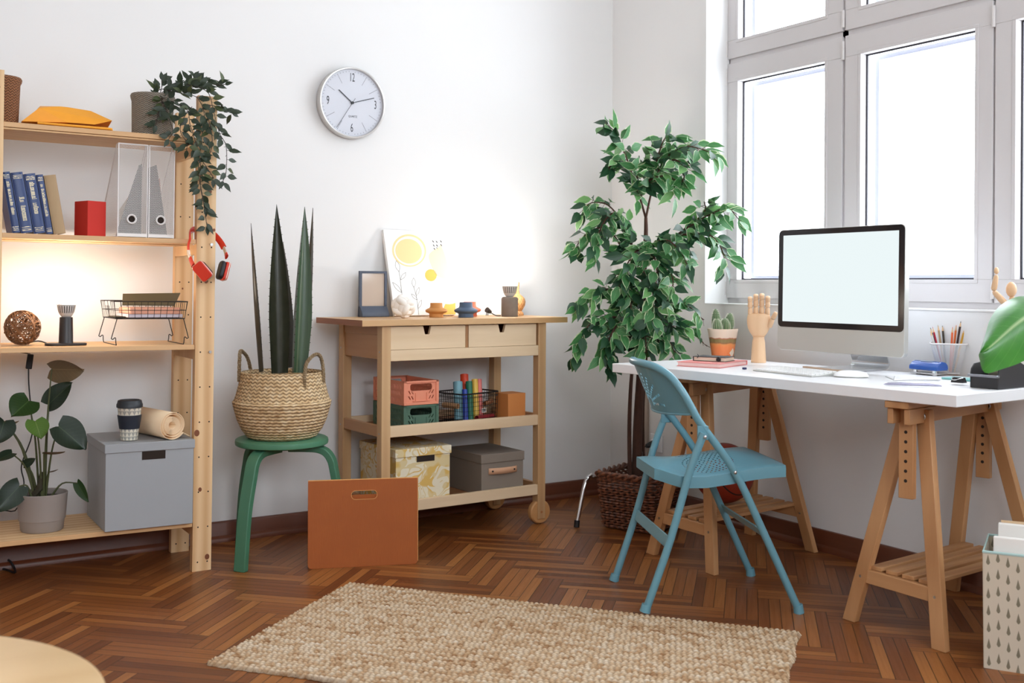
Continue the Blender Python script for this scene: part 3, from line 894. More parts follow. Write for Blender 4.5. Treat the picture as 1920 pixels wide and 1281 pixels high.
MB().lathe([(.0, .0), (.068, .0), (.071, .004), (.073, .13), (.0765, .142), (.078, .150), (.075, .157), (.071, .152), (.069, .14), (.066, .125), (.0, .125)], n=56, cap0=False, cap1=False).build('basket_pot', greyw, t)
vleaf = leafmat('trailing_leaf', (48, 62, 44), (70, 84, 60), (66, 72, 52), .45)
vleaf2 = leafmat('trailing_leaf_olive', (76, 88, 52), (96, 106, 70), (84, 88, 60), .45)
vst = plain('vine_stem', (52, 42, 34), .7)
def in_wood(p):
    x, y, z = p
    if -.008 < x < .077 and (-.009 < y < .040) and z < 1.729: return True
    if -.006 < x < .08 and (.30 < y < .36): return True
    return x < .008 and -.006 < y < .36 and any(a - .030 < z < a + .006 for a in (Z1, Z2)) or (x < .03 and .025 < y < .32 and 1.505 < z < 1.555)
def oval(mb, base, dirv, nrm, L, w, curl=.15):
    y = Vector(dirv).normalized(); z = Vector(nrm); z = (z - y * z.dot(y))
    z = z.normalized() if z.length > 1e-4 else y.orthogonal().normalized()
    x = y.cross(z); b = Vector(base)
    ts = (0, .13, .36, .62, .84, 1); ws = (.08, .66, 1.0, .76, .26, .0)
    rows = []
    for t_, wt in zip(ts, ws):
        c = b + y * (L * t_) - z * (curl * L * t_ * t_)
        rows.append([c - x * (w * .5 * wt) + z * (.12 * w * wt), c, c + x * (w * .5 * wt) + z * (.12 * w * wt)])
    a = mb.av([p for r in rows for p in r])
    for i in range(5):
        for j in range(2):
            f_ = (a + i * 3 + j, a + i * 3 + j + 1, a + i * 3 + j + 4, a + i * 3 + j + 3)
            uv = ((j / 2, ts[i]), ((j + 1) / 2, ts[i]), ((j + 1) / 2, ts[i + 1]), (j / 2, ts[i + 1]))
            mb.af(f_, uv)
rg = random.Random(21)
VN = [
 [(-0.1405, 0.1, 1.705), (-0.1175, 0.08, 1.74), (-0.0776, 0.05, 1.732), (-0.0524, 0, 1.719), (-0.0318, -0.015, 1.715), (-0.0077, -0.025, 1.701), (0.0112, -0.035, 1.646), (0.003, -0.035, 1.555), (-0.0064, -0.033, 1.444), (0.0102, -0.033, 1.349), (0.0269, -0.033, 1.245)],
 [(-0.1289, 0.11, 1.716), (-0.0609, 0.08, 1.761), (-0.0095, 0.02, 1.754), (0.0203, -0.012, 1.737), (0.0351, -0.022, 1.714), (0.0505, -0.025, 1.651), (0.0693, -0.03, 1.585), (0.0934, -0.03, 1.538), (0.0976, -0.02, 1.448), (0.0864, -0.02, 1.413)],
 [(-0.1148, 0.09, 1.718), (-0.0852, 0.04, 1.695), (-0.0475, -0.02, 1.661), (-0.0375, -0.035, 1.603), (-0.0158, -0.035, 1.538), (0.0004, -0.035, 1.463), (0.0015, -0.035, 1.387), (0.0178, -0.035, 1.312)],
 [(-0.1218, 0.06, 1.703), (-0.1099, 0.03, 1.671), (-0.0992, 0.01, 1.622), (-0.0925, -0.01, 1.582), (-0.1094, -0.02, 1.548)],
 [(-0.1126, 0.06, 1.714), (-0.1248, 0.03, 1.67), (-0.1355, 0.03, 1.635), (-0.1424, 0.03, 1.602)],
 [(-0.0394, 0.05, 1.724), (0.0178, 0.05, 1.773), (0.0776, 0.02, 1.767), (0.0952, 0, 1.77)],
 [(-0.0465, 0.06, 1.736), (-0.0278, 0.06, 1.766), (0.0001, 0.05, 1.791)],
 [(-0.1125, 0.1, 1.728), (-0.1072, 0.1, 1.751), (-0.1075, 0.1, 1.778)],
 [(0.0159, -0.03, 1.685), (0.0559, -0.025, 1.681), (0.0896, -0.01, 1.676), (0.1223, -0, 1.667)],
 [(-0.0261, -0.01, 1.674), (-0.0591, -0.03, 1.63), (-0.0728, -0.035, 1.581), (-0.0497, -0.035, 1.54), (-0.0481, -0.03, 1.514)],
 [(0.0208, -0.035, 1.647), (0.0369, -0.035, 1.591), (0.0414, -0.035, 1.543), (0.0338, -0.03, 1.505)],
 [(0.004, -0.035, 1.483), (0.0444, -0.03, 1.429), (0.0484, -0.03, 1.417)],
]
va, vb, vs = MB(), MB(), MB()
for vi, pts in enumerate(VN):
    P = smoothpath(pts, 6)
    vs.tube(P, .0013, 5)
    acc = 0; side = 1
    for i in range(1, len(P)):
        acc += (P[i] - P[i - 1]).length
        dense = .0072 if i < len(P) * .5 and vi < 4 else .0098
        if acc > dense:
            acc = 0; side = -side
            tg = (P[i] - P[i - 1]).normalized()
            out = V(rg.uniform(.35, 1) * side, rg.uniform(-.7, .35), rg.uniform(-.6, .5))
            if P[i].z > 1.70: out = V(rg.uniform(-1, 1), rg.uniform(-.8, .4), rg.uniform(-.3, 1))
            d = (out + tg * .5).normalized()
            pet = P[i] + d * .008
            vs.tube([P[i], pet], .0007, 4)
            Lq = rg.uniform(.032, .049)
            wq = V(d.z, 0, -d.x) * .010
            if any(in_wood(pet + d * (Lq * q) + w2) for q in (0, .35, .7, 1.0) for w2 in (wq, wq * -1, V(0, .006, 0))): continue
            oval(va if rg.random() < .8 else vb, pet, d, V(rg.uniform(-.4, .4), -1, rg.uniform(0, .7)), Lq, rg.uniform(.017, .024), rg.uniform(0, .3))
    oval(va, P[-1], P[-1] - P[-3], V(0, -1, .2), .034, .017)
va.build('foliage', vleaf, t, F=SH, smooth=80); vb.build('foliage', vleaf2, t, F=SH, smooth=80); vs.build('vines', vst, t, F=SH)

# ---- headphones hung round the front upright
rdh = plain('headphone_red', (206, 50, 26), .38, vary=.03)
chh = plain('headphone_silver', (222, 210, 198), .25, .5)
pad = plain('black_leatherette', (26, 26, 30), .5)
HC = V(.034, .0, 1.222)
t = thing('headphones', 'red headphones with black cushions hung round the pine upright', 'headphones', on(*HC))
def hp(px, py, y): return None
arc = [V(*(-0.0212, -0.035, 1.104)), V(*(-0.0295, -0.015, 1.138)), V(*(-0.0335, -0.014, 1.173)), V(*(-0.0287, -0.016, 1.198)), V(*(-0.0283, -0.014, 1.209)), V(*(-0.0154, 0.028, 1.228)), V(*(0.0115, 0.064, 1.239)), V(*(0.0472, 0.08, 1.235)), V(*(0.0755, 0.068, 1.226)), V(*(0.0968, 0.045, 1.198)), V(*(0.1076, 0.02, 1.166)), V(*(0.1099, 0, 1.139))]
sm = smoothpath(arc, 5)
MB().tube(sm[8:50], .0085, 10, flat=(.42, 1.35), up0=(1, 0, 0)).build('headband', rdh, t, F=SH)
MB().tube(sm[4:9], .0088, 10, flat=(.5, 1.3), up0=(1, 0, 0)).build('slider', chh, t, F=SH)
MB().tube(sm[49:54], .0088, 10, flat=(.5, 1.3), up0=(1, 0, 0)).build('slider', chh, t, F=SH)
MB().tube(sm[0:5], [.011, .0105, .010, .0095, .009], 10, flat=(.5, 1.35), up0=(1, 0, 0)).build('arm', rdh, t, F=SH)
MB().tube(sm[53:56], [.009, .0095, .011], 10, flat=(.5, 1.35), up0=(1, 0, 0)).build('arm', rdh, t, F=SH)
def cup(c, nrm, up, w, h):
    c, nrm, up = Vector(c), Vector(nrm).normalized(), Vector(up)
    up = (up - nrm * up.dot(nrm)).normalized(); sd = up.cross(nrm)
    M = basis(c, sd, up, nrm)                        # +z looks away from the ear
    mb = MB().prism(rrect(-w / 2, w / 2, -h / 2, h / 2, .010, 5), 0, .016, M)
    e = mb.build('ear_cup', rdh, t, F=SH, bevel=.003)
    MB().prism(rrect(-w / 2 - .001, w / 2 + .001, -h / 2 - .001, h / 2 + .001, .011, 5), .009, .013, M).build('trim_ring', chh, e, F=SH, bevel=.001)
    MB().prism(rrect(-w / 2 + .001, w / 2 - .001, -h / 2 - .001, h / 2 + .001, .018, 6), -.016, 0, M).build('cushion', pad, e, F=SH, bevel=.006, seg=3)
cup((0.0104, -0.052, 1.085), (-.50, -.80, -.15), (-.55, .35, .80), .045, .069)
cup((0.0849, -0.04, 1.087), (.92, .05, -.25), (.35, .1, .95), .045, .068)

# ---- loose black cable on the floor under the shelf
mb = MB().tube(smoothpath([(-2.845, 0.1403, 0.005), (-2.781, 0.0418, 0.03), (-2.761, -0.0234, 0.03), (-2.748, -0.045, 0.006), (-2.755, -0.0988, 0.004), (-2.777, -0.0356, 0.004), (-2.837, 0.052, 0.004)]), .004, 7)
solo(mb, 'cable', M_['black'], 'loop of black cable on the floor below the pine shelving unit', 'cable', T((-2.767, 0.0445, 0)), F=I4)

# ================================================================ back wall: clock, stool, trolley
def C_(*a, rz=0): return CT @ T(*a) @ Rz(rz)
# ---- wall clock
CK = T(-1.4315, -.0005, 1.8175) @ Rx(PI / 2)          # local x right, y up, z out of the wall
silver = plain('clock_rim_silver', (206, 202, 198), .28, .85, vary=.02)
dial = plain('clock_dial', (206, 208, 216), .55, vary=.01)
ink = plain('clock_ink', (52, 54, 60), .6)
t = thing('wall_clock', 'round silver rimmed wall clock above the trolley', 'clock', CK)
MB().lathe([(.135, 0), (.1505, .002), (.1525, .012), (.1515, .040), (.1495, .0435), (.1455, .0425), (.1435, .036), (.1430, .030), (.130, .028)], n=96, cap0=True, cap1=False).build('rim', silver, t)
mb = MB().disc((0, 0, .030), .144, (0, 0, 1), 72)
mb.cur = 1
def tick(ang, r0, r1, w):
    a = math.radians(ang); d = V(math.sin(a), math.cos(a), 0); s_ = V(math.cos(a), -math.sin(a), 0)
    i = mb.av([d * r0 - s_ * w + V(0, 0, .0304), d * r0 + s_ * w + V(0, 0, .0304), d * r1 + s_ * w + V(0, 0, .0304), d * r1 - s_ * w + V(0, 0, .0304)])
    mb.af([i + 3, i + 2, i + 1, i])
for m in range(60):
    if m % 15 == 0: continue
    if m % 5 == 0: tick(m * 6, .092, .136, .0006)
    else: tick(m * 6, .1315, .1365, .0006)
mb.build('dial', [dial, ink], t, smooth=0)
for tx, x, y in (('12', 0, .108), ('3', .110, 0), ('6', 0, -.108), ('9', -.110, 0)):
    MB().text(tx, .052, T(x, y, .0304), .0002, .5).build('numeral', ink, t, smooth=0)
MB().text('QUARTZ', .0125, T(.004, -.058, .0304), .0002, .8).build('lettering', ink, t, smooth=0)
def hand(name, ang, L, back, w, z, mat=ink):
    a = math.radians(ang); d = V(math.sin(a), math.cos(a), 0)
    MB().bar(d * -back + V(0, 0, z), d * L + V(0, 0, z), w, .001).build(name, mat, t, smooth=0)
hand('hour_hand', 309, .080, .0, .0038, .0335); hand('minute_hand', 73.5, .106, .0, .0030, .0350); hand('second_hand', 213, .134, .024, .0016, .0365)
MB().cyl((0, 0, .030), (0, 0, .0385), .0062, n=20).build('hub', M_['black'], t)

# ---- green stool with the potted agave
grn = plain('green_stain', (76, 128, 98), .45, vary=.12)
grn_d = plain('green_edge', (66, 116, 88), .45, vary=.1)
SC_ = V(-1.848, -.332, 0)
t = thing('stool', 'round green bentwood stool under the seagrass basket', 'stool', T(SC_))
MB().lathe([(.0, .424), (.168, .424), (.1745, .428), (.176, .437), (.1745, .446), (.168, .450), (.0, .450)], n=64, cap0=False, cap1=False).build('seat', grn, t)
for ang, rf in ((-143.5, .262), (-38, .235), (108, .25)):
    a = math.radians(ang); d = V(math.cos(a), math.sin(a), 0)
    pts = [d * .03 + V(0, 0, .410), d * .10 + V(0, 0, .411), d * .142 + V(0, 0, .409), d * .172 + V(0, 0, .398), d * .192 + V(0, 0, .374), d * .204 + V(0, 0, .335), d * (rf * .5 + .108) + V(0, 0, .20), d * rf]
    P = smoothpath(pts, 4)
    mb = MB(); sdv = V(-d.y, d.x, 0); rings = []
    for i, p in enumerate(P):
        q = P[min(i + 1, len(P) - 1)] - P[max(i - 1, 0)]; q.normalize()
        nn = q.cross(sdv).normalized()
        if i == len(P) - 1: nn = V(nn.x, nn.y, 0).normalized()
        rings.append(mb.av([p + sdv * (sx_ * .0235) + nn * (sz_ * .0125) for sx_, sz_ in ((-1, -1), (1, -1), (1, 1), (-1, 1))]))
    for i in range(len(P) - 1):
        for k in range(4): mb.af((rings[i] + k, rings[i] + (k + 1) % 4, rings[i + 1] + (k + 1) % 4, rings[i + 1] + k))
    mb.af([rings[0] + k for k in range(4)][::-1]); mb.af([rings[-1] + k for k in range(4)])
    mb.build('leg', grn_d, t, bevel=.003)
sea = NT('seagrass')
u, v, _ = sea.xyz(sea.co('UV', (1, 1, 1)))
nz = sea.noise(sea.co('Object', (60, 60, 60)), 1.0, 3)
n2 = sea.noise(sea.co('Object', (9, 9, 40)), 1.0, 2)
row = sea.ma('ABSOLUTE', sea.ma('SINE', sea.ma('MULTIPLY', sea.ma('ADD', sea.ma('MULTIPLY', v, 46), sea.ma('MULTIPLY', sea.ma('PINGPONG', sea.ma('MULTIPLY', u, 46), .5), sea.ma('ADD', .40, sea.ma('MULTIPLY', sea.ma('GREATER_THAN', sea.xyz(sea.co('Object'))[2], .146), .55)))), PI)))
cc = sea.ramp(sea.ma('ADD', sea.ma('MULTIPLY', nz, .7), sea.ma('MULTIPLY', n2, .35)), (.30, lin((176, 138, 94))), (.52, lin((220, 188, 142))), (.75, lin((242, 220, 182))))
sea.set(Base_Color=sea.mix(sea.ma('SUBTRACT', 1.0, sea.ma('POWER', row, .45)), cc, lin((96, 62, 34))), Roughness=.85)
sea.bump(row, .9, .004)
GB_ = T(SC_ + V(.0, 0, .4505))
t = thing('potted_agave', 'tall spiny agave in a bellied seagrass basket with rope handles on the green stool', 'potted plant', GB_)
prof = [(.0, 0), (.118, 0), (.130, .006), (.152, .035), (.168, .070), (.178, .105), (.1840, .128), (.1865, .140), (.1790, .148), (.172, .170), (.166, .195), (.160, .222), (.158, .243), (.1565, .252), (.152, .254), (.148, .247), (.148, .20), (.0, .20)]
fine = []
for i in range(len(prof) - 1):
    (r0_, z0_), (r1_, z1_) = prof[i], prof[i + 1]
    m = max(1, int(math.hypot(r1_ - r0_, z1_ - z0_) / .0045)) if 1 <= i < 14 else 1
    for k in range(m): fine.append((r0_ + (r1_ - r0_) * k / m, z0_ + (z1_ - z0_) * k / m))
fine.append(prof[-1])
MB().lathe(fine, n=180, cap0=False, cap1=False, rmod=lambda i, k: (.0016 * math.sin(i * PI / 1.0 + (k % 6) * PI / 3) if 2 < i < len(fine) - 6 else 0)).build('basket_pot', sea.m, t)
soilm = M_['soil']
MB().lathe([(.148, .205), (.07, .214), (.0, .216)], n=24, cap0=False, cap1=False).build('soil', soilm, t)
def rope(pts, r, name='handle'):
    P = smoothpath(pts, 8); mb = MB()
    for ph in (0, 2 * PI / 3, 4 * PI / 3):
        q = []
        for i, p in enumerate(P):
            tg = (P[min(i + 1, len(P) - 1)] - P[max(0, i - 1)]).normalized(); u_ = tg.orthogonal().normalized(); w_ = tg.cross(u_)
            u_ = V(0, -1, 0) - tg * V(0, -1, 0).dot(tg); u_.normalize(); w_ = tg.cross(u_)
            a = i * .75 + ph
            q.append(p + (u_ * math.cos(a) + w_ * math.sin(a)) * r * .8)
        mb.tube(q, r, 6)
    return mb.build(name, sea.m, t)
av_ = lambda ang, r, z: V(math.cos(math.radians(ang)) * r, math.sin(math.radians(ang)) * r, z)
rope([av_(-80, .160, .20), av_(-80, .163, .255), av_(-77, .160, .292), av_(-66, .158, .318), av_(-52, .156, .322), av_(-42, .158, .298), av_(-40, .163, .25), av_(-40, .163, .215)], .0042)
rope([av_(118, .158, .22), av_(120, .160, .26), av_(127, .158, .30), av_(140, .158, .325), av_(155, .158, .33), av_(166, .160, .30), av_(168, .162, .25), av_(168, .162, .22)], .0042)
agm = NT('agave_leaf')
u, v, _ = agm.xyz(agm.co('UV'))
nz = agm.noise(agm.co('Object', (70, 70, 5)), 1.0, 3)
cc = agm.mix(nz, lin((42, 62, 46)), lin((76, 98, 66)))
cc = agm.mix(agm.ma('LESS_THAN', agm.ma('ABSOLUTE', agm.ma('SUBTRACT', u, .5)), .04), cc, lin((92, 104, 76)))
agm.set(Base_Color=cc, Roughness=.28)
agm2 = plain('agave_leaf_dull', (66, 60, 48), .3, grain=.3, gs=20)
agm3 = plain('agave_leaf_umber', (54, 56, 42), .25, grain=.35, gs=16)
spn = plain('agave_spine', (58, 40, 26), .6)
def agave_leaf(base, tip, wmax, nrm, mat, fold=.45, bow=0.0, wbase=.8):
    b, tp = Vector(base), Vector(tip)
    y = (tp - b); L = y.length; y.normalize(); x = y.cross(Vector(nrm)).normalized(); z = x.cross(y)
    mb = MB(); n = 22; rows = []
    sp = MB()
    for i in range(n + 1):
        q = i / n
        hw = wmax * .5 * min(1, wbase + (1 - wbase) * q / .3) * (1 - max(0, (q - .3) / .7) ** 1.7)
        hw = max(hw, .0006)
        c = b + y * (L * q) + x * (bow * math.sin(PI * q))
        row = []
        for j in range(-3, 4):
            s_ = j / 3
            row.append(c + x * (hw * s_ * math.cos(fold * abs(s_))) + z * (hw * abs(s_) ** 1.4 * fold))
        for j in range(3, -4, -1):                       # thick back of the leaf
            s_ = j / 3
            row.append(c + x * (hw * s_ * .98 * math.cos(fold * abs(s_))) + z * (hw * abs(s_) ** 1.4 * fold - hw * .5 * (1 - s_ * s_) - .0012))
        rows.append(row)
        if i < n - 1 and i > 1:
            for e in (0, 6): sp.cyl(row[e], row[e] + (x * (-1 if e == 0 else 1) + y * .3) * .005, .0014, .0002, 5)
    m = len(rows[0])
    a = mb.av([p for r in rows for p in r])
    for i in range(n):
        for j in range(m):
            j2 = (j + 1) % m
            uj = lambda k: (k / 6 if k <= 6 else (13 - k) / 6)
            mb.af((a + i * m + j, a + i * m + j2, a + (i + 1) * m + j2, a + (i + 1) * m + j), ((uj(j), i / n), (uj(j2), i / n), (uj(j2), (i + 1) / n), (uj(j), (i + 1) / n)))
    mb.af([a + j for j in range(m)][::-1])
    off = len(mb.v); mb.v += sp.v
    for f1 in sp.f: mb.f.append(tuple(i + off for i in f1)); mb.mi.append(1); mb.uv.append(None)
    mb.build('leaf', [mat, spn], t, F=I4, smooth=60)
agave_leaf((-1.932, -0.3332, 0.7062), (-1.977, -0.3402, 1.268), .034, (.85, -.4, .1), agm2, .5, -.012, .9)
agave_leaf((-1.886, -0.3979, 0.705), (-1.896, -0.3912, 1.34), .104, (-.25, -1, 0), agm3, .75, 0)
agave_leaf((-1.825, -0.3301, 0.7161), (-1.839, -0.3092, 1.2), .062, (.5, -1, 0), agm2, .4, 0)
agave_leaf((-1.837, -0.4525, 0.707), (-1.803, -0.439, 1.332), .092, (.25, -1, 0), agm.m, .65, 0)
agave_leaf((-1.785, -0.3672, 0.7172), (-1.75, -0.3897, 1.333), .045, (.7, -.6, 0), agm2, .5, .012)

# ---- birch trolley
t = thing('trolley', 'birch kitchen trolley with two drawers, two slatted shelves and wooden wheels', 'trolley', CT)
topm = wood('butcher_block', (220, 184, 138), (196, 152, 104), 0, .6, .42, .2)
endg = wood('butcher_block_end', (176, 112, 66), (140, 82, 44), 1, 1.2, .5, .5)
mb = MB().box(0, 1.0, 0, .43, .8764, .9); mb.cur = 1; mb.box(-.0004, .001, .0003, .4297, .8767, .8997)
mb.build('top', [topm, endg], t, smooth=0)
LEGX = ((.095, .135), (.857, .897)); LEGY = ((.018, .060), (.368, .412))
for xi, (xa, xb) in enumerate(LEGX):
    for ya, yb in LEGY:
        z0 = .022 if xi else 0
        mb = MB().box(xa, xb, ya, yb, z0, .876)
        lg = mb.build('leg', M_['birch_z'], t, bevel=.0025)
        if not xi:
            for zz in (.772, .448):
                MB().cyl((xa - .0012, (ya + yb) / 2, zz), (xa + .002, (ya + yb) / 2, zz), .0035, n=10).build('bolt', M_['steel'], lg)
wheelm = wood('birch_wheel', (208, 158, 104), (186, 132, 80), 0, .8, .5, .3)
for ya, yb in LEGY:
    for k, yy in enumerate((ya + .006, yb - .018)):
        if k: continue
        M = CT @ T(.877, ya - .004, .0525) @ Rx(PI / 2)
        mb = MB().lathe([(.0, -.040), (.047, -.040), (.0515, -.034), (.0515, -.014), (.047, -.008), (.0, -.008)], n=48, cap0=False, cap1=False)
        w_ = mb.build('wheel', wheelm, t, F=M)
        MB().cyl((.877, ya - .0015, .0525), (.877, ya + .004, .0525), .0052, n=14).build('axle', plain('axle_plug', (176, 112, 66), .5), w_)
# rails: below drawers, shelf frames
def rail(x0, x1, y0, y1, z0, z1, m): MB().box(x0, x1, y0, y1, z0, z1).build('rail', m, t, bevel=.0015)
for ya, yb in ((.020, .040), (.390, .410)):
    rail(.135, .857, ya, yb, .735, .779, M_['birch_x']); rail(.135, .857, ya, yb, .433, .477, M_['birch_x']); rail(.135, .857, ya, yb, .130, .174, M_['birch_x'])
for xa, xb in ((.100, .120), (.872, .892)):
    rail(xa, xb, .060, .368, .433, .477, M_['birch_y']); rail(xa, xb, .060, .368, .130, .174, M_['birch_y'])
    MB().box(xa + .004, xb - .002, .060, .368, .742, .838).build('side_panel', M_['birch_y'], t, smooth=0)
    rail(xa + .0, xb, .060, .368, .838, .876, M_['birch_y'])
MB().box(.135, .857, .392, .408, .779, .876).build('back_panel', M_['birch_x'], t, smooth=0)
MB().box(.4865, .5005, .026, .39, .779, .876).build('divider', wood('birch_divider', (168, 122, 78), (146, 100, 60), 2, .8), t, smooth=0)
for z0 in (.436, .133):
    MB().box(.120, .872, .040, .390, z0, z0 + .014).build('shelf', wood('birch_shelf', (176, 124, 80), (150, 98, 58), 0, .8, .5), t, smooth=0)
for xa, xb, xn in ((.1365, .4850, .303), (.5020, .8475, .668)):
    zt, zb_ = .8725, .7805
    out = [(xa, zb_), (xb, zb_), (xb, zt), (xn + .019, zt), (xn + .010, .8385), (xn - .010, .8385), (xn - .019, zt), (xa, zt)]
    mb = MB().plate([out], 0, .014, basis((0, .0385, 0), (1, 0, 0), (0, 0, 1), (0, -1, 0)))
    dr = mb.build('drawer', M_['birch_x'], t, smooth=0)
    MB().box(xa + .004, xb - .004, .040, .37, zb_ + .004, zb_ + .010).build('drawer_floor', M_['birch_y'], dr, smooth=0)

TZ = .9005
# ---- on the trolley top
slate = plain('slate_blue_plastic', (70, 78, 94), .5, vary=.03)
FU = (0.1735, 0.36, 0.9021); FU2 = (0.3032, 0.36, 0.9005)
w_ = FU2[0] - FU[0]; h_ = .196
t = thing('photo_frame', 'empty slate blue photo frame with a curved foot on the trolley top', 'photo frame', C_(FU[0], .36, TZ))
mb = MB().plate([[(0, 0), (w_, 0), (w_, h_), (0, h_)], [(.011, .045), (w_ - .011, .045), (w_ - .011, h_ - .010), (.011, h_ - .010)]], 0, .012, basis((0, .026, 0), (1, 0, 0), (0, 0, 1), (0, -1, 0)))
mb.build('frame', slate, t, bevel=.0015)
cz = [(-.012, .0), (.034, .0), (.034, .006), (.030, .046), (.012, .046), (.004, .036), (-.006, .022), (-.0125, .010)]
MB().prism([(a, b) for a, b in cz], 0, w_, basis((0, 0, 0), (0, 1, 0), (0, 0, 1), (1, 0, 0))).build('foot', slate, t, bevel=.002, smooth=50)
gm = NT('pane_reflection'); gm.set(Base_Color=lin((190, 172, 156)), Roughness=.08); gm.b.inputs['Specular IOR Level'].default_value = .8  # beige reflection on the glass, put into the pane's base colour
MB().box(.010, w_ - .010, .019, .022, .044, h_ - .009).build('pane', gm.m, t, smooth=0)
# canvas leaning on the wall: abstract shapes as thin paint layers
q0, q1 = (0.3209, 0.335, 0.9067), (0.6215, 0.335, 0.9054)
W_ = q1[0] - q0[0] + .004; H_ = .392; lean = .112
E_ = CT @ basis((q0[0], .335, TZ + .0045), (1, 0, 0), (0, math.sin(lean / H_), math.cos(lean / H_)), (0, -math.cos(lean / H_), math.sin(lean / H_)))
t = thing('canvas_print', 'unframed canvas with yellow circles and black leaf sprigs leaning on the wall', 'picture', E_)
MB().box(0, W_, 0, H_, -.018, 0).build('canvas', plain('canvas_white', (242, 240, 236), .85, bump=.15, gs=700, vary=.005), t, bevel=.0015)
def uvp(zx, zy): return ((zx - 349 - (zy - 62) * .105) / (1105 - 349) * W_ * 1.01, H_ * (1 - (zy - 62) / (1157 - 62)))
def blob(cx, cy, rx, ry, tilt=0, n=48, wob=0.0, ph=0):
    out = []
    for k in range(n):
        a = 2 * PI * k / n; r = 1 + wob * math.sin(2 * a + ph)
        x, y = rx * r * math.cos(a), ry * r * math.sin(a)
        out.append(uvp(cx + x * math.cos(tilt) - y * math.sin(tilt), cy + x * math.sin(tilt) + y * math.cos(tilt)))
    return out
pale = plain('paint_pale_orange', (250, 212, 156), .8, vary=.02); cream = plain('paint_cream', (252, 226, 178), .8, vary=.02); amber = plain('paint_amber', (246, 184, 88), .8, vary=.02); inkb = plain('paint_black', (30, 32, 38), .8)
def paint(name, loops, mat, z=.0006): MB().plate(loops, 0, z).build(name, mat, t, smooth=0)
paint('painted_disc', [blob(655, 335, 165, 160, .5)], pale)
paint('painted_ring', [blob(663, 325, 210, 212, .6), blob(663, 330, 188, 190, .6)], pale)
paint('painted_disc', [blob(922, 643, 74, 78)], amber)
sh = [(1060, 240), (1100, 330), (1140, 480), (1170, 690), (1090, 690), (1000, 650), (950, 560), (905, 430), (910, 370), (960, 320), (1010, 290)]
paint('painted_shape', [[(p.x, p.y) for p in smoothpath([V(*uvp(a, b), 0) for a, b in sh + sh[:1]], 5)[:-1]]], cream)
sh = [(1090, 1015), (1150, 1018), (1195, 1010), (1222, 1000), (1218, 1150), (1060, 1152), (1070, 1060)]
paint('painted_shape', [[uvp(a, b) for a, b in sh]], amber)
for a, b in ((965, 198), (1012, 202), (1066, 195), (972, 252), (1014, 252), (1068, 244), (980, 298), (1016, 290)):
    paint('painted_dash', [blob(a, b, 6, 19, -.6, 10)], inkb)
def sprig(lines):
    mb = MB()
    for ln in lines: mb.tube([V(*uvp(a, b), .0004) for a, b in ln], .0006, 5)
    mb.build('painted_sprig', inkb, t, smooth=0)
def lf_(x0_, y0_, x1_, y1_, w=22):
    nx, ny = -(y1_ - y0_), x1_ - x0_; L_ = math.hypot(nx, ny); nx /= L_; ny /= L_
    A = [(x0_ + (x1_ - x0_) * q + nx * w * math.sin(PI * q), y0_ + (y1_ - y0_) * q + ny * w * math.sin(PI * q)) for q in [k / 8 for k in range(9)]]
    B = [(x0_ + (x1_ - x0_) * q - nx * w * math.sin(PI * q), y0_ + (y1_ - y0_) * q - ny * w * math.sin(PI * q)) for q in [k / 8 for k in range(9)]]
    return [A, B]
sprig([[(560, 900), (548, 780), (540, 680), (528, 600)]] + lf_(528, 600, 498, 462, 26) + lf_(548, 705, 612, 612, 20) + lf_(556, 870, 448, 738, 20))
sprig([[(755, 1150), (745, 1020), (730, 900), (702, 790)]] + lf_(706, 800, 706, 680, 24) + lf_(732, 910, 770, 800, 18) + lf_(742, 960, 672, 885, 16) + lf_(750, 1070, 795, 962, 18))
# white knot ornament
kc = (0.272, 0.17, 0.9504)
mb = MB(); R = .029; rr = .0185
for ax_ in range(3):
    for sgn in (-1, 1):
        n = 28; pts = []
        for k in range(n):
            a = 2 * PI * k / n
            p = [R * math.cos(a), R * math.sin(a) * .92, sgn * (.0175 + .006 * math.cos(2 * a))]
            p = p[-ax_:] + p[:-ax_]
            pts.append(Matrix.Rotation(.5, 4, 'Z') @ Matrix.Rotation(.45, 4, 'X') @ V(*p))
        mb.tube(pts, rr * .82, 12, closed=True)
zmin = min(p[2] for p in mb.v)
mb.v = [(x, y, max(z - zmin - .004, 0)) for x, y, z in mb.v]
solo(mb, 'knot_ornament', plain('white_plaster', (240, 234, 226), .6, vary=.02), 'chunky white knot ornament in front of the leaning canvas', 'ornament', C_(kc[0], .17, TZ), smooth=80)
def candle(px, v, c, label, k=1.0):
    o = (0.4603, 0.22, 0.9028) if px == 0 else px
    prof = [(.0, 0), (.030, 0), (.031, .002), (.0295, .012), (.031, .016), (.044, .021), (.0475, .026), (.0465, .031), (.038, .036), (.029, .040), (.0265, .046), (.0262, .060), (.0245, .061), (.023, .058), (.023, .042), (.0, .042)]
    mb = MB().lathe([(r * k, z * k) for r, z in prof], n=48, cap0=False, cap1=False)
    solo(mb, 'candle_holder', plain('stoneware_' + label.split()[0], c, .7, vary=.03), label, 'candle holder', C_(o[0], v, TZ), 'stoneware candle holders')
candle(0, .22, (196, 134, 70), 'ochre flanged candle holder in front of the canvas')
candle((0.5598, 0.14, 0.8988), .14, (78, 96, 120), 'blue flanged candle holder in front of the terracotta one', 1.06)
candle((0.6449, 0.245, 0.9017), .245, (186, 98, 68), 'terracotta flanged candle holder almost hidden behind the blue one', 1.06)
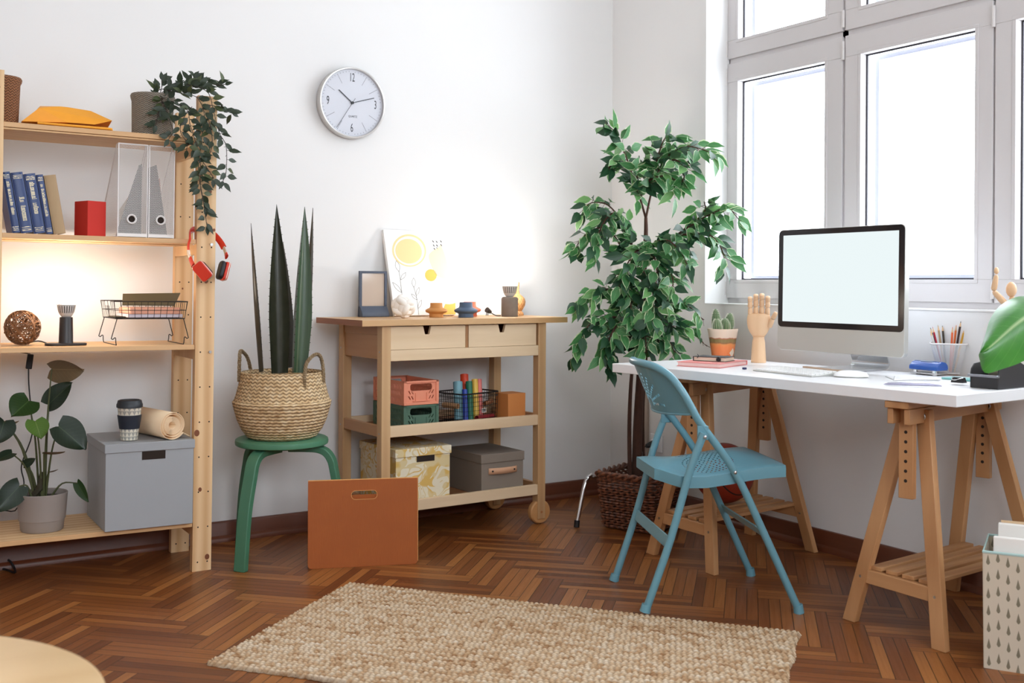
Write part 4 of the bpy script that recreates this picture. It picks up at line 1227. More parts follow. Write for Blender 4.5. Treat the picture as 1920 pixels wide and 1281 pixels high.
# lamp with concrete base
lo = (0.807, 0.17, 0.8984)
t = thing('bulb_lamp', 'bare bulb lamp on a grey concrete cylinder, lit, on the trolley', 'lamp', C_(lo[0], .17, TZ))
conc = plain('concrete', (126, 114, 104), .85, grain=.12, gs=50)
MB().lathe([(.0, 0), (.036, 0), (.037, .002), (.037, .078), (.034, .084), (.028, .087), (.0, .087)], n=48, cap0=False, cap1=False).build('base', conc, t)
bulb_parts(t, .087, .0335, glow_cart)
pg0 = V(*(0.7094, 0.2, 0.9138))
mb = MB().tube(smoothpath([V(lo[0] - .034, .19, TZ + .003), V(lo[0] - .055, .195, TZ + .004), V(lo[0] - .075, .2, TZ + .014), V(lo[0] - .083, .2, TZ + .020)]), .0022, 6)
mb.build('cord', M_['black'], t, F=CT)
mb = MB().cyl(V(lo[0] - .082, .2, TZ + .019), V(lo[0] - .104, .196, TZ + .030), .008, .0125, 14)
pl = mb.build('plug', plain('plug_grey', (54, 48, 46), .5), t, F=CT)
for dx in (-.004, .004):
    MB().cyl(V(lo[0] - .100 + dx, .194, TZ + .024), V(lo[0] - .106 + dx, .192, TZ + .004), .0019, n=8).build('pin', M_['black'], pl, F=CT)
# turned wooden vase behind the lamp
vo = (0.9292, 0.29, 0.8986)
vm = weave('carved_wood', (206, 152, 96), (150, 92, 50), 16, 9, .6, .5)
mb = MB().lathe([(.0, 0), (.031, 0), (.032, .004), (.030, .012), (.022, .020), (.026, .026), (.037, .045), (.040, .062), (.036, .078), (.024, .090), (.013, .098), (.010, .115), (.0115, .150), (.009, .152), (.0, .152)], n=40, cap0=False, cap1=False)
solo(mb, 'wooden_vase', vm, 'carved wooden bud vase half hidden behind the concrete lamp', 'vase', C_(vo[0], .29, TZ))

# ---- middle shelf: crates, wire basket of paper rolls, card cube
SZ = .4505
def crate(z, c, label):
    m = plain('crate_plastic_' + label.split()[0], c, .5, vary=.02)
    x0, y0, w, d, h = .217, .062, .162, .262, .098
    t = thing('folding_crate', label, 'crate', C_(x0, y0, z), 'stacked folding crates')
    MB().box(.004, w - .004, .004, d - .004, .002, .005).build('floor_panel', m, t, smooth=0)
    def slot(cx, cy, l, a, wd=.0045):
        c_, s_ = math.cos(a), math.sin(a)
        return [(cx + c_ * u_ - s_ * v_, cy + s_ * u_ + c_ * v_) for u_, v_ in ((-l / 2, -wd / 2), (l / 2, -wd / 2), (l / 2, wd / 2), (-l / 2, wd / 2))]
    def end(M):
        loops = [[(0, 0), (w, 0), (w, h), (0, h)], rrect(.030, w - .030, h - .040, h - .012, .010, 4)]
        for sx_ in (.027, .040):
            for zz in (.030, .052): 
                loops.append(slot(sx_, zz, .016, 2.1)); loops.append(slot(w - sx_, zz, .016, 1.05))
        p_ = MB().plate(loops, 0, .005, M)
        p_.build('end_panel', m, t, smooth=0)
        fr = MB()
        fr.box(-.001, w + .001, h - .008, h, .0, .009, M); fr.box(-.001, .012, .008, h, 0, .009, M); fr.box(w - .012, w + .001, .008, h, 0, .009, M); fr.box(0, w, 0, .012, 0, .008, M)
        fr.box(.054, .056, .016, .050, .004, .008, M); fr.box(w - .056, w - .054, .016, .050, .004, .008, M); fr.box(.042, w - .042, .014, .017, .004, .010, M)
        fr.build('end_frame', m, t, bevel=.001)
    end(basis((0, .005, 0), (1, 0, 0), (0, 0, 1), (0, -1, 0)))
    end(basis((w, d - .005, 0), (-1, 0, 0), (0, 0, 1), (0, 1, 0)))
    def side(x, flip):
        M = basis((x, d if flip else 0, 0), (0, -1 if flip else 1, 0), (0, 0, 1), (-1 if flip else 1, 0, 0))
        loops = [[(0, 0), (d, 0), (d, h - .004), (0, h - .004)]]
        for i in range(17):
            for j in range(3):
                loops.append(slot(.024 + i * .0133, .022 + j * .026, .017, 1.15, .005))
        MB().plate(loops, 0, .004, M).build('side_panel', m, t, smooth=0)
        MB().box(x - .001 if not flip else x - .006, x + .006 if not flip else x + .001, 0, d, h - .010, h - .001).build('side_rim', m, t, smooth=0)
    side(0, False); side(w, True)
crate(SZ, (74, 104, 86), 'green plastic folding crate under the peach one')
crate(SZ + .0995, (226, 142, 112), 'peach plastic folding crate on top of the green one')
# black wire basket: nearest corner towards the camera
wc = V(.506, .070, SZ)
ang = math.radians(14)
B_ = CT @ T(wc) @ Rz(ang)
t = thing('wire_basket', 'black wire basket of coloured paper rolls on the trolley middle shelf', 'basket', B_)
bl, bw, bh = .215, .17, .128
WB = CT @ T(wc) @ Rz(ang)
mb = MB()
for z, r, g in ((.003, .0022, 0), (.018, .0012, .001), (.114, .0012, .005), (bh, .0030, .006)):
    pts = [V(x, y, z) for x, y in rrect(-g, bl + g, -g, bw + g, .018, 3)]
    mb.tube(pts, r, 6, closed=True)
nh = 7
for k in range(1, nh): mb.tube([V(x, y, bh * k / nh) for x, y in rrect(-.004 * k / nh, bl + .004 * k / nh, -.004 * k / nh, bw + .004 * k / nh, .018, 3)], .0009, 5, closed=True)
for k in range(17):
    x = .006 + (bl - .012) * k / 16
    mb.tube([(x, -.006, bh), (x, 0, .003), (x, bw, .003), (x, bw + .006, bh)], .0009, 5)
for k in range(13):
    y = .006 + (bw - .012) * k / 12
    mb.tube([(-.006, y, bh), (0, y, .003), (bl, y, .003), (bl + .006, y, bh)], .0009, 5)
mb.build('wire_body', M_['blackwire'], t, smooth=50)
def roll(a, b, r, c, label, inner=None):
    a, b = Vector(a), Vector(b)
    d = (b - a).normalized()
    mb = MB(); n = 28
    u_ = d.orthogonal().normalized(); w2 = d.cross(u_)
    L_ = (b - a).length
    rg_ = []
    for s_, rr_ in ((0, r), (1, r), (1, r * .86), (.02, r * .86)):
        rg_.append(mb.av([a + d * (L_ * s_) + (u_ * math.cos(2 * PI * k / n) + w2 * math.sin(2 * PI * k / n)) * rr_ for k in range(n)]))
    for i in range(3):
        for k in range(n): mb.af((rg_[i] + k, rg_[i] + (k + 1) % n, rg_[i + 1] + (k + 1) % n, rg_[i + 1] + k))
    M = WB @ T(a)
    solo(mb, 'paper_roll', plain('roll_' + label.split()[0], c, .45, vary=.02), label, 'paper roll', M, 'paper rolls in the wire basket', F=WB)
RD = V(.2, .25, 1)
def rl(x, y, h, r, c, label): roll((x, y, .010), (x + .2 * h, y + .25 * h, .010 + h), r, c, label)
rl(.056, .080, .158, .0205, (128, 178, 190), 'pale blue paper roll leaning out of the wire basket, thickest of the rolls')
rl(.086, .042, .160, .0145, (30, 112, 84), 'green paper roll leaning out of the wire basket')
rl(.106, .088, .186, .0180, (226, 74, 40), 'red-orange paper roll standing tallest in the wire basket')
rl(.128, .047, .166, .0142, (240, 196, 84), 'yellow paper roll between the green and pink ones in the wire basket')
rl(.159, .052, .164, .0132, (232, 124, 116), 'pink paper roll beside the yellow one in the wire basket')
rl(.160, .094, .150, .0112, (150, 50, 92), 'plum paper roll low behind the pink one in the wire basket')
rl(.046, .030, .130, .0115, (36, 66, 160), 'royal blue paper roll at the corner of the wire basket')
roll((.100, .0175, .020), (.202, .0175, .020), .0105, (146, 34, 40), 'dark red paper roll lying flat in the bottom of the wire basket')
roll((.019, .135, .074), (.019, .050, .074), .0120, (206, 164, 122), 'brown cardboard tube lying across the wire basket')
roll((.150, .020, .076), (.198, .020, .086), .0095, (150, 96, 62), 'short brown tube at the wire basket end by the card cube')
tg_ = MB().box(0, .026, 0, .0008, 0, .018); tg_.cur = 1
xx = .002
rg = random.Random(4)
while xx < .023:
    ww = rg.choice((.0008, .0014, .002)); tg_.box(xx, xx + ww, -.0004, 0, .003, .016); xx += ww + rg.choice((.0008, .0014))
solo(tg_, 'price_tag', [M_['paper'], M_['black']], 'small white barcode tag on the dark red roll in the wire basket', 'tag', WB @ T(.118, .0035, .042), smooth=0)
cub = plain('tan_card', (206, 132, 70), .65, vary=.03)
t = thing('card_cube', 'tan card cube box at the end of the trolley middle shelf', 'box', C_(.737, .075, SZ, rz=math.radians(3)))
MB().box(0, .095, 0, .095, 0, .118).build('cube_body', cub, t, bevel=.0015)

# ---- lower shelf: patterned box, grey box
LZ = .1482
yp = NT('yellow_pattern')
tc = yp.co('Object', (1, 1, 1))
vv = yp.n('TexNoise', Vector=tc, Scale=13.0, Detail=1.0, Distortion=1.2).outputs['Fac']
l1 = yp.ma('ABSOLUTE', yp.ma('SUBTRACT', yp.ma('FRACT', yp.ma('MULTIPLY', vv, 6.0)), .5))
big = yp.noise(tc, 16.0, 1)
base = yp.ramp(big, (.46, lin((214, 176, 96))), (.54, lin((216, 196, 148))))
st = yp.ma('MULTIPLY', yp.ma('LESS_THAN', l1, .30), yp.ma('GREATER_THAN', yp.noise(tc, 9.0, 1), .42))
yp.set(Base_Color=yp.mix(st, base, lin((226, 216, 190))), Roughness=.75)
t = thing('storage_box', 'yellow scribble patterned storage box on the trolley lower shelf', 'box', C_(.175, .0465, LZ))
MB().box(0, .252, 0, .315, 0, .20).build('box_body', yp.m, t, bevel=.0015)
MB().box(-.005, .257, -.005, .318, .196, .230).build('lid', yp.m, t, bevel=.002)
MB().box(.095, .178, -.0015, .006, .172, .1955).build('finger_slot', M_['hole'], t, smooth=0)
gb2 = plain('taupe_card', (132, 120, 108), .7, vary=.03)
t = thing('storage_box', 'taupe storage box with a leather pull on the trolley lower shelf', 'box', C_(.583, .0465, LZ))
MB().box(0, .215, 0, .27, 0, .148).build('box_body', gb2, t, bevel=.0015)
MB().box(-.004, .219, -.004, .274, .136, .174).build('lid', gb2, t, bevel=.002)
lth = plain('tan_leather', (206, 158, 124), .6, vary=.06)
mb = MB().grid(lambda u_, v_: V(.035 + .145 * u_, -.002 - .012 * math.sin(PI * u_), .088 + .026 * v_), 14, 2)
h_ = mb.build('pull_strap', lth, t, solid=.002)
for xx in (.052, .163): MB().cyl((xx, -.0095, .101), (xx, -.002, .101), .004, n=12).build('stud', M_['black'], h_)

# ---- leather file holder standing on the floor before the trolley
pa, pb = Vector((-1.842, -0.5868, 0)), Vector((-1.465, -0.7253, 0))
L_ = (pb - pa).length; e = (pb - pa).normalized()
PL = basis(pa, e, V(-e.y, e.x, 0), V(0, 0, 1))
t = thing('file_holder', 'russet leather file holder with a cut-out grip standing on the floor', 'file holder', PL)
ru = NT('russet_leather')
tcx = ru.noise(ru.co('Object', (260, 260, 30)), 1.0, 2); tcb = ru.noise(ru.co('Object', (9, 9, 9)), 1.0, 4)
ru.set(Base_Color=ru.mix(tcx, ru.mix(tcb, lin((148, 72, 16)), lin((172, 92, 28))), lin((158, 80, 22))), Roughness=.62)
ru.bump(tcx, .3, .0008)
edge = plain('leather_edge', (206, 150, 88), .7)
HH = .318
gx = L_ * .508
def leather(name, dy, lean):
    HH_ = HH if name == 'front_panel' else HH - .056
    out = rrect(0, L_, 0, HH_, .012, 4); out = [p if p[1] < HH * .5 else (0 if p[0] < L_ / 2 else L_, HH_) for p in out]
    seen = []; [seen.append(p) for p in out if p not in seen]
    M = basis((0, dy, 0), (1, 0, 0), (0, math.sin(lean), math.cos(lean)), (0, -math.cos(lean), math.sin(lean)))
    grip = rrect(gx - .047, gx + .047, HH - .072, HH - .040, .014, 5)
    MB().plate([seen, grip] if name == 'front_panel' else [seen], -.0035, .0035, M, .0006).build(name, ru.m, t, smooth=30)
    if name == 'front_panel':
        mb = MB(); mb.tube([M @ V(x, y, .0032) for x, y in grip], .0012, 6, closed=True); mb.tube([M @ V(0, HH, .0), M @ V(L_, HH, .0)], .0032, 6)
        mb.tube([M @ V(L_, HH, 0), M @ V(L_, .012, 0)], .0030, 6)
        mb.build('edge_band', edge, t)
leather('front_panel', .004, math.radians(2.5)); leather('back_panel', .030, math.radians(-2.0))
MB().box(.01, L_ - .01, .002, .034, .0, .006).build('base_strip', ru.m, t)

# ================================================================ floor things: rug, chair, tree, ball
# ---- jute rug: braided rows with real relief
RA, RB, RL = Vector((-1.796, -0.853, 0.012)), Vector((-0.8626, -2.037, 0.012)), Vector((-2.419, -1.396, 0.012))
ex = (RB - RA); LX = ex.length; ex.normalize()
ey = (RL - RA); LY = ey.length; ey = V(ex.y, -ex.x, 0) if ey.dot(V(ex.y, -ex.x, 0)) > 0 else V(-ex.y, ex.x, 0)
RF = basis(V(RA.x, RA.y, 0), ex, ey, V(0, 0, -1)) if ex.cross(ey).z < 0 else basis(V(RA.x, RA.y, 0), ex, ey, V(0, 0, 1))
zs = -1 if ex.cross(ey).z < 0 else 1
jn = NT('jute')
oc = jn.co('Object', (1, 1, 1))
n1 = jn.noise(jn.co('Object', (22, 70, 1)), 1.0, 4, .6); n2 = jn.noise(jn.co('Object', (2.2, 26, 1)), 1.0, 3); n3 = jn.noise(jn.co('Object', (300, 300, 300)), 1.0, 2)
cc = jn.ramp(jn.ma('ADD', jn.ma('MULTIPLY', n1, .48), jn.ma('ADD', jn.ma('MULTIPLY', n2, .34), jn.ma('MULTIPLY', jn.n('Attribute', {'attribute_name': 'tone'}).outputs['Fac'], .20))), (.33, lin((156, 112, 76))), (.44, lin((206, 172, 134))), (.54, lin((226, 202, 170))), (.72, lin((242, 228, 206))))
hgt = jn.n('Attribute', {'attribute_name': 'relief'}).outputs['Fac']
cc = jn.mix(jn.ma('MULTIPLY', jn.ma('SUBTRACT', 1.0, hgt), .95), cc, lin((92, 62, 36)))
cc = jn.mix(jn.ma('MULTIPLY', n3, .22), cc, lin((120, 84, 52)))
jn.set(Base_Color=cc, Roughness=.95); jn.b.inputs['Specular IOR Level'].default_value = .15
jn.bump(n3, .5, .002)
nx, ny = int(LX / .0044), int(LY / .0044)
mb = MB(); rel = []; ton = []
rg = random.Random(2)
P_ = []; tones = {}
for j in range(ny + 1):
    for i in range(nx + 1):
        x, y = LX * i / nx, LY * j / ny
        row = y / .0150; k = math.floor(row)
        ph = x / .0165 + .5 * (k % 2) + .22 * math.sin(k * 2.1)
        a = abs(math.sin(PI * row)); b = abs(math.sin(PI * (ph + .25 * (row - k))))
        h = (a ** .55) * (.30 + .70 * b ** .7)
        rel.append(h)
        key = (k, math.floor(ph))
        if key not in tones: tones[key] = rg.random()
        ton.append(tones[key])
        eg = min(i, nx - i, j, ny - j)
        wx = .004 * math.sin(y * 31 + 1) * (1 if i in (0, nx) else 0) + (.003 * rg.uniform(-1, 1) if i in (0, nx) else 0)
        wy = (.003 * math.sin(x * 17) + .003 * rg.uniform(-1, 1)) if j in (0, ny) else 0
        z = .001 if eg == 0 else .004 + .0100 * h + .001 * math.sin(x * 9 + y * 5)
        P_.append((x + wx, y + wy, z * zs))
a0 = mb.av(P_)
for j in range(ny):
    for i in range(nx):
        q = [a0 + j * (nx + 1) + i, a0 + j * (nx + 1) + i + 1, a0 + (j + 1) * (nx + 1) + i + 1, a0 + (j + 1) * (nx + 1) + i]
        mb.af(q if zs > 0 else q[::-1])
o = solo(mb, 'rug', jn.m, 'chunky woven natural jute rug on the parquet', 'rug', RF, smooth=180)
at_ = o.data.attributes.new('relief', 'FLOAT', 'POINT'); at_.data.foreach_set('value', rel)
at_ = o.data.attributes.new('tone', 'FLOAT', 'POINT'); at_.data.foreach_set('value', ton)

# ---- blue folding chair
chb = plain('teal_blue_enamel', (100, 148, 162), .32, vary=.05, coat=.15)
t = thing('folding_chair', 'teal blue metal folding chair with perforated back and seat at the desk', 'chair', CH)
TR_ = .0125
front_end = {}
arch = [(.252, 'v', .022), (.045, 'v', .452), (-.066, 'v', .605), (-.092, 'v', .660)]
def arch_path():
    L_ = []
    half = [(.250, .219, .020), (.142, .213, .253), (.045, .208, .452), (-.066, .205, .605), (-.095, .203, .655), (-.125, .196, .708), (-.157, .176, .752), (-.192, .135, .778), (-.220, .07, .787)]
    for u_, v_, z in half: L_.append(V(u_, -v_, z))
    L_.append(V(-.230, 0, .788))
    for u_, v_, z in half[::-1]: L_.append(V(u_, v_, z))
    return L_
AP = smoothpath(arch_path(), 5)
MB().tube(AP, TR_, 12).build('frame_tube', chb, t)
# perforated back panel hanging between the tubes
pm = NT('perforated_back'); pm.set(Roughness=.32)
pm.put(pm.b.inputs['Base Color'], lin((100, 148, 162)))
u, v, _ = pm.xyz(pm.co('UV'))           # metres: u across, v up from the bottom edge
du, dv = u, pm.ma('SUBTRACT', v, .030)
th = pm.ma('DIVIDE', pm.ma('ARCTAN2', dv, du), PI / 9)
rd = pm.ma('SQRT', pm.ma('ADD', pm.ma('MULTIPLY', du, du), pm.ma('MULTIPLY', dv, dv)))
rq = pm.ma('DIVIDE', rd, .0122)
ea = pm.ma('MULTIPLY', pm.ma('MULTIPLY', pm.ma('SUBTRACT', pm.ma('FRACT', pm.ma('ADD', th, .5)), .5), PI / 9), rd)
er = pm.ma('MULTIPLY', pm.ma('SUBTRACT', pm.ma('FRACT', pm.ma('ADD', rq, .5)), .5), .0122)
dd = pm.ma('SQRT', pm.ma('ADD', pm.ma('MULTIPLY', ea, ea), pm.ma('MULTIPLY', er, er)))
ok = pm.ma('MULTIPLY', pm.ma('MULTIPLY', pm.ma('LESS_THAN', dd, .0041), pm.ma('GREATER_THAN', rd, .020)), pm.ma('MULTIPLY', pm.ma('LESS_THAN', rd, .100), pm.ma('GREATER_THAN', v, .022)))
pm.alpha(ok)
mb = MB(); nu, nv = 36, 12; ids = []
half = [p for p in AP if p.z > .60]
def side_at(z):                       # |v| and u of the tube at height z on one side
    best = min((p for p in AP if p.y < 0), key=lambda p: abs(p.z - z)); return best
def top_at(vv):
    c = [p for p in AP if p.z > .60]
    return min(c, key=lambda p: abs(p.y - vv))
for j in range(nv + 1):
    for i in range(nu + 1):
        s_ = -1 + 2 * i / nu
        vv = .198 * s_
        tp = top_at(vv)
        zb_ = .622 + .012 * s_ * s_
        zt_ = max(tp.z - .002, zb_ + .004)
        z = zb_ + (zt_ - zb_) * j / nv
        ub = -.090 - .070 * (1 - s_ * s_)
        u_ = ub + (tp.x - ub) * (j / nv)
        ids.append((V(u_, vv, z), (vv, z - .622)))
a0 = mb.av([p for p, _ in ids])
for j in range(nv):
    for i in range(nu):
        q = [j * (nu + 1) + i, j * (nu + 1) + i + 1, (j + 1) * (nu + 1) + i + 1, (j + 1) * (nu + 1) + i]
        mb.af([a0 + k for k in q], [ids[k][1] for k in q])
bp = mb.build('backrest', pm.m, t, smooth=80)
MB().tube([ids[i][0] + V(-.001, 0, 0) for i in range(nu + 1)], .0035, 8).build('rolled_edge', chb, bp)
# seat: pressed pan with deep rim and ring perforations
sm_ = NT('perforated_seat'); sm_.set(Roughness=.3)
u, v, _ = sm_.xyz(sm_.co('UV'))
def rings(cu, cv):
    a_ = sm_.ma('SUBTRACT', u, cu); b_ = sm_.ma('SUBTRACT', v, cv)
    r_ = sm_.ma('SQRT', sm_.ma('ADD', sm_.ma('MULTIPLY', a_, a_), sm_.ma('MULTIPLY', b_, b_)))
    k_ = sm_.ma('ROUND', sm_.ma('DIVIDE', r_, .0135))
    cnt = sm_.ma('MULTIPLY', k_, 6.0)
    an = sm_.ma('MULTIPLY', sm_.ma('DIVIDE', sm_.ma('ARCTAN2', b_, a_), 2 * PI), cnt)
    ea = sm_.ma('MULTIPLY', sm_.ma('SUBTRACT', sm_.ma('FRACT', sm_.ma('ADD', an, .5)), .5), .0141)
    er = sm_.ma('SUBTRACT', r_, sm_.ma('MULTIPLY', k_, .0135))
    d_ = sm_.ma('SQRT', sm_.ma('ADD', sm_.ma('MULTIPLY', ea, ea), sm_.ma('MULTIPLY', er, er)))
    return sm_.ma('MULTIPLY', sm_.ma('LESS_THAN', d_, .0030), sm_.ma('LESS_THAN', r_, .088))
hl = sm_.ma('MAXIMUM', rings(-.005, .085), rings(-.005, -.085))
sm_.put(sm_.b.inputs['Base Color'], lin((102, 152, 168)))
sm_.alpha(hl)
out = [(.212, -.196), (.222, -.186), (.228, -.10), (.228, .10), (.222, .186), (.212, .196), (.10, .197), (-.10, .197), (-.135, .190), (-.185, .120), (-.192, .10), (-.192, -.10), (-.185, -.120), (-.135, -.190), (-.10, -.197), (.10, -.197)]
def seat_z(u_, v_):
    return .455 + .075 * (u_ + .19) * .5 + .016 * math.cos(PI * v_ / .2) * max(0, math.sin(PI * min(1, (u_ + .19) / .41))) - .008 * math.sin(2 * PI * (u_ + .19) / .41)
def inside_scale(q, x, y): return (x * q + .015 * (1 - q), y * q)
O_ = [(p.x, p.y) for p in smoothpath([V(a, b, 0) for a, b in out + out[:1]], 3)[:-1]]
mb = MB(); nr = 12; n = len(O_); uvs = []; R_ = []
for j in range(nr + 1):
    q = 1 - j / nr * .995
    ring_ = [inside_scale(q, *p) for p in O_]
    R_.append(mb.av([V(x, y, seat_z(x, y) - (.004 if j == 0 else 0)) for x, y in ring_])); uvs.append(ring_)
for j in range(nr):
    for k in range(n):
        k2 = (k + 1) % n
        mb.af((R_[j] + k, R_[j] + k2, R_[j + 1] + k2, R_[j + 1] + k), (uvs[j][k], uvs[j][k2], uvs[j + 1][k2], uvs[j + 1][k]))
st = mb.build('seat', sm_.m, t, smooth=60)
mb = MB()
R0 = mb.av([V(x, y, seat_z(x, y) - .004) for x, y in O_]); R1 = mb.av([V(x * 1.004, y * 1.004, seat_z(x, y) - .012) for x, y in O_]); R2 = mb.av([V(x * 1.004, y * 1.004, seat_z(x, y) - .040) for x, y in O_]); R3 = mb.av([V(x * .98, y * .98, seat_z(x, y) - .040) for x, y in O_])
for a, b in ((R0, R1), (R1, R2), (R2, R3)):
    for k in range(n): mb.af((a + k, b + k, b + (k + 1) % n, a + (k + 1) % n))
mb.build('seat_rim', chb, st, smooth=50)
for sg in (-1, 1):
    P = [V(-.062, sg * .224, .577), V(-.105, sg * .222, .461), V(-.165, sg * .216, .245), V(-.244, sg * .206, .012)]
    if sg < 0: P[-1] = P[-1] + V(.006, 0, .0160)           # this foot stands on the rug
    lg = MB().tube(smoothpath(P, 4), .0125, 12).build('rear_leg', chb, t)
    MB().cyl(P[-1] + V(0, 0, .012), P[-1] + V(-.006, 0, -.0115), .0155, .0175, 14).build('foot_cap', chb, lg)
    MB().cyl(V(.252, sg * .219, .028), V(.256, sg * .219, .0005), .0150, .0170, 14).build('foot_cap', chb, t)
    for c in (V(-.062, sg * .24, .568), V(.043, sg * .222, .452)):
        MB().ball(c, .0058, 12, 8, (1, .6, 1)).build('rivet', M_['steel'], t)
    MB().bar(V(-.062, sg * .214, .600), V(-.062, sg * .214, .555), .036, .006, (0, 1, 0)).build('pivot_plate', chb, t, bevel=.002)
MB().bar(V(-.170, -.205, .232), V(-.170, .205, .232), .006, .038, (.26, 0, 1)).build('cross_bar', chb, t, bevel=.002)
MB().bar(V(.146, -.205, .250), V(.146, .205, .250), .006, .030, (-.5, 0, 1)).build('cross_bar', chb, t, bevel=.002)

# ---- variegated ficus in a dark willow basket, chrome tube behind it
BX = V(-.352, -.672, 0); BA = math.radians(22)
BF = T(BX) @ Rz(BA)
t = thing('potted_ficus', 'tall variegated weeping fig in a dark square willow basket in the room corner', 'potted tree', BF)
wil = wood('dark_willow', (138, 84, 56), (78, 42, 26), 0, 1.5, .5, .4)
def sq(h, r): return [(x, y) for x, y in rrect(-h, h, -h, h, r, 4)]
mb = MB()
nrow = 19; hb, ht = .128, .146
for j in range(nrow):
    z = .014 + .205 * j / (nrow - 1); q = j / (nrow - 1)
    h = hb + (ht - hb) * q
    base = sq(h, .035)
    n = 112; P = []
    per = [V(x, y, 0) for x, y in base]
    Ls = [0]
    for k in range(len(per)): Ls.append(Ls[-1] + (per[(k + 1) % len(per)] - per[k]).length)
    for k in range(n):
        d = Ls[-1] * k / n; m = 0
        while Ls[m + 1] < d: m += 1
        f_ = (d - Ls[m]) / (Ls[m + 1] - Ls[m]); p = per[m].lerp(per[(m + 1) % len(per)], f_)
        nn = p.normalized()
        P.append(p + nn * (.0052 * math.sin(k * PI / 2 + j * PI)) + V(0, 0, z + .0016 * math.sin(k * 1.7 + j * 2)))
    mb.tube(P, .0048 + .0006 * math.sin(j * 3), 6, closed=True)
mb.build('woven_wall', wil, t)
mb = MB()
for k in range(28):
    base = sq(1, .25)
    x, y = base[int(k * len(base) / 28) % len(base)]
for ph in (0, PI):
    base = sq(ht + .001, .035); per = [V(x, y, 0) for x, y in base]; P = []
    Ls = [0]
    for k in range(len(per)): Ls.append(Ls[-1] + (per[(k + 1) % len(per)] - per[k]).length)
    n = 150
    for k in range(n):
        d = Ls[-1] * k / n; m = 0
        while Ls[m + 1] < d: m += 1
        f_ = (d - Ls[m]) / (Ls[m + 1] - Ls[m]); p = per[m].lerp(per[(m + 1) % len(per)], f_)
        a = k * .55 + ph
        P.append(p + p.normalized() * (.008 * math.cos(a)) + V(0, 0, .232 + .008 * math.sin(a)))
    mb.tube(P, .0072, 7, closed=True)
mb.build('braided_rim', wil, t)
MB().prism(sq(.126, .03), .006, .012).build('base_panel', wil, t)
MB().prism(sq(.130, .03), .150, .175).build('soil', M_['soil'], t, bevel=.004)
bark = plain('ficus_bark', (74, 46, 34), .85, grain=.35, gs=45, bump=.6)
S0 = Vector((-0.2982, -0.5781, 0.2177))
trunks = [
 ([((-0.3256, -0.6081, 0.2036)), (-0.3226, -0.61, 0.4214), (-0.3074, -0.6078, 0.6547), (-0.2941, -0.6044, 0.8891), (-0.2828, -0.5998, 1.124), (-0.2774, -0.6032, 1.266), (-0.2778, -0.603, 1.341)], [.023, .021, .018, .0155, .0115, .0095, .0075]),
 ([(-0.3638, -0.6075, 0.2071), (-0.3668, -0.6056, 0.4239), (-0.3554, -0.601, 0.6095), (-0.3361, -0.6014, 0.7959), (-0.3124, -0.5928, 0.983)], [.0095, .009, .008, .0065, .005]),
 ([(-0.2851, -0.6102, 0.2002), (-0.29, -0.607, 0.4189), (-0.2804, -0.6013, 0.5825), (-0.2609, -0.6018, 0.7941), (-0.2414, -0.6024, 0.983)], [.006, .0055, .005, .0045, .004]),
]
mb = MB()
for P, R in trunks:
    Pm = smoothpath(P, 4); rr = [R[min(int(i / 4), len(R) - 1)] * (1 - (i % 4) / 4) + R[min(int(i / 4) + 1, len(R) - 1)] * ((i % 4) / 4) for i in range(len(Pm))]
    mb.tube(Pm, rr, 10)
mb.build('trunk', bark, t, F=I4)
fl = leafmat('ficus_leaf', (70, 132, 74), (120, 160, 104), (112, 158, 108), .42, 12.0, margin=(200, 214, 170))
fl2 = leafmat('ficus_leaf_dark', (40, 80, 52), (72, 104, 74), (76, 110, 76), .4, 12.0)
fl3 = leafmat('ficus_leaf_light', (116, 172, 102), (150, 184, 120), (146, 190, 130), .45, 12.0, margin=(226, 232, 204))
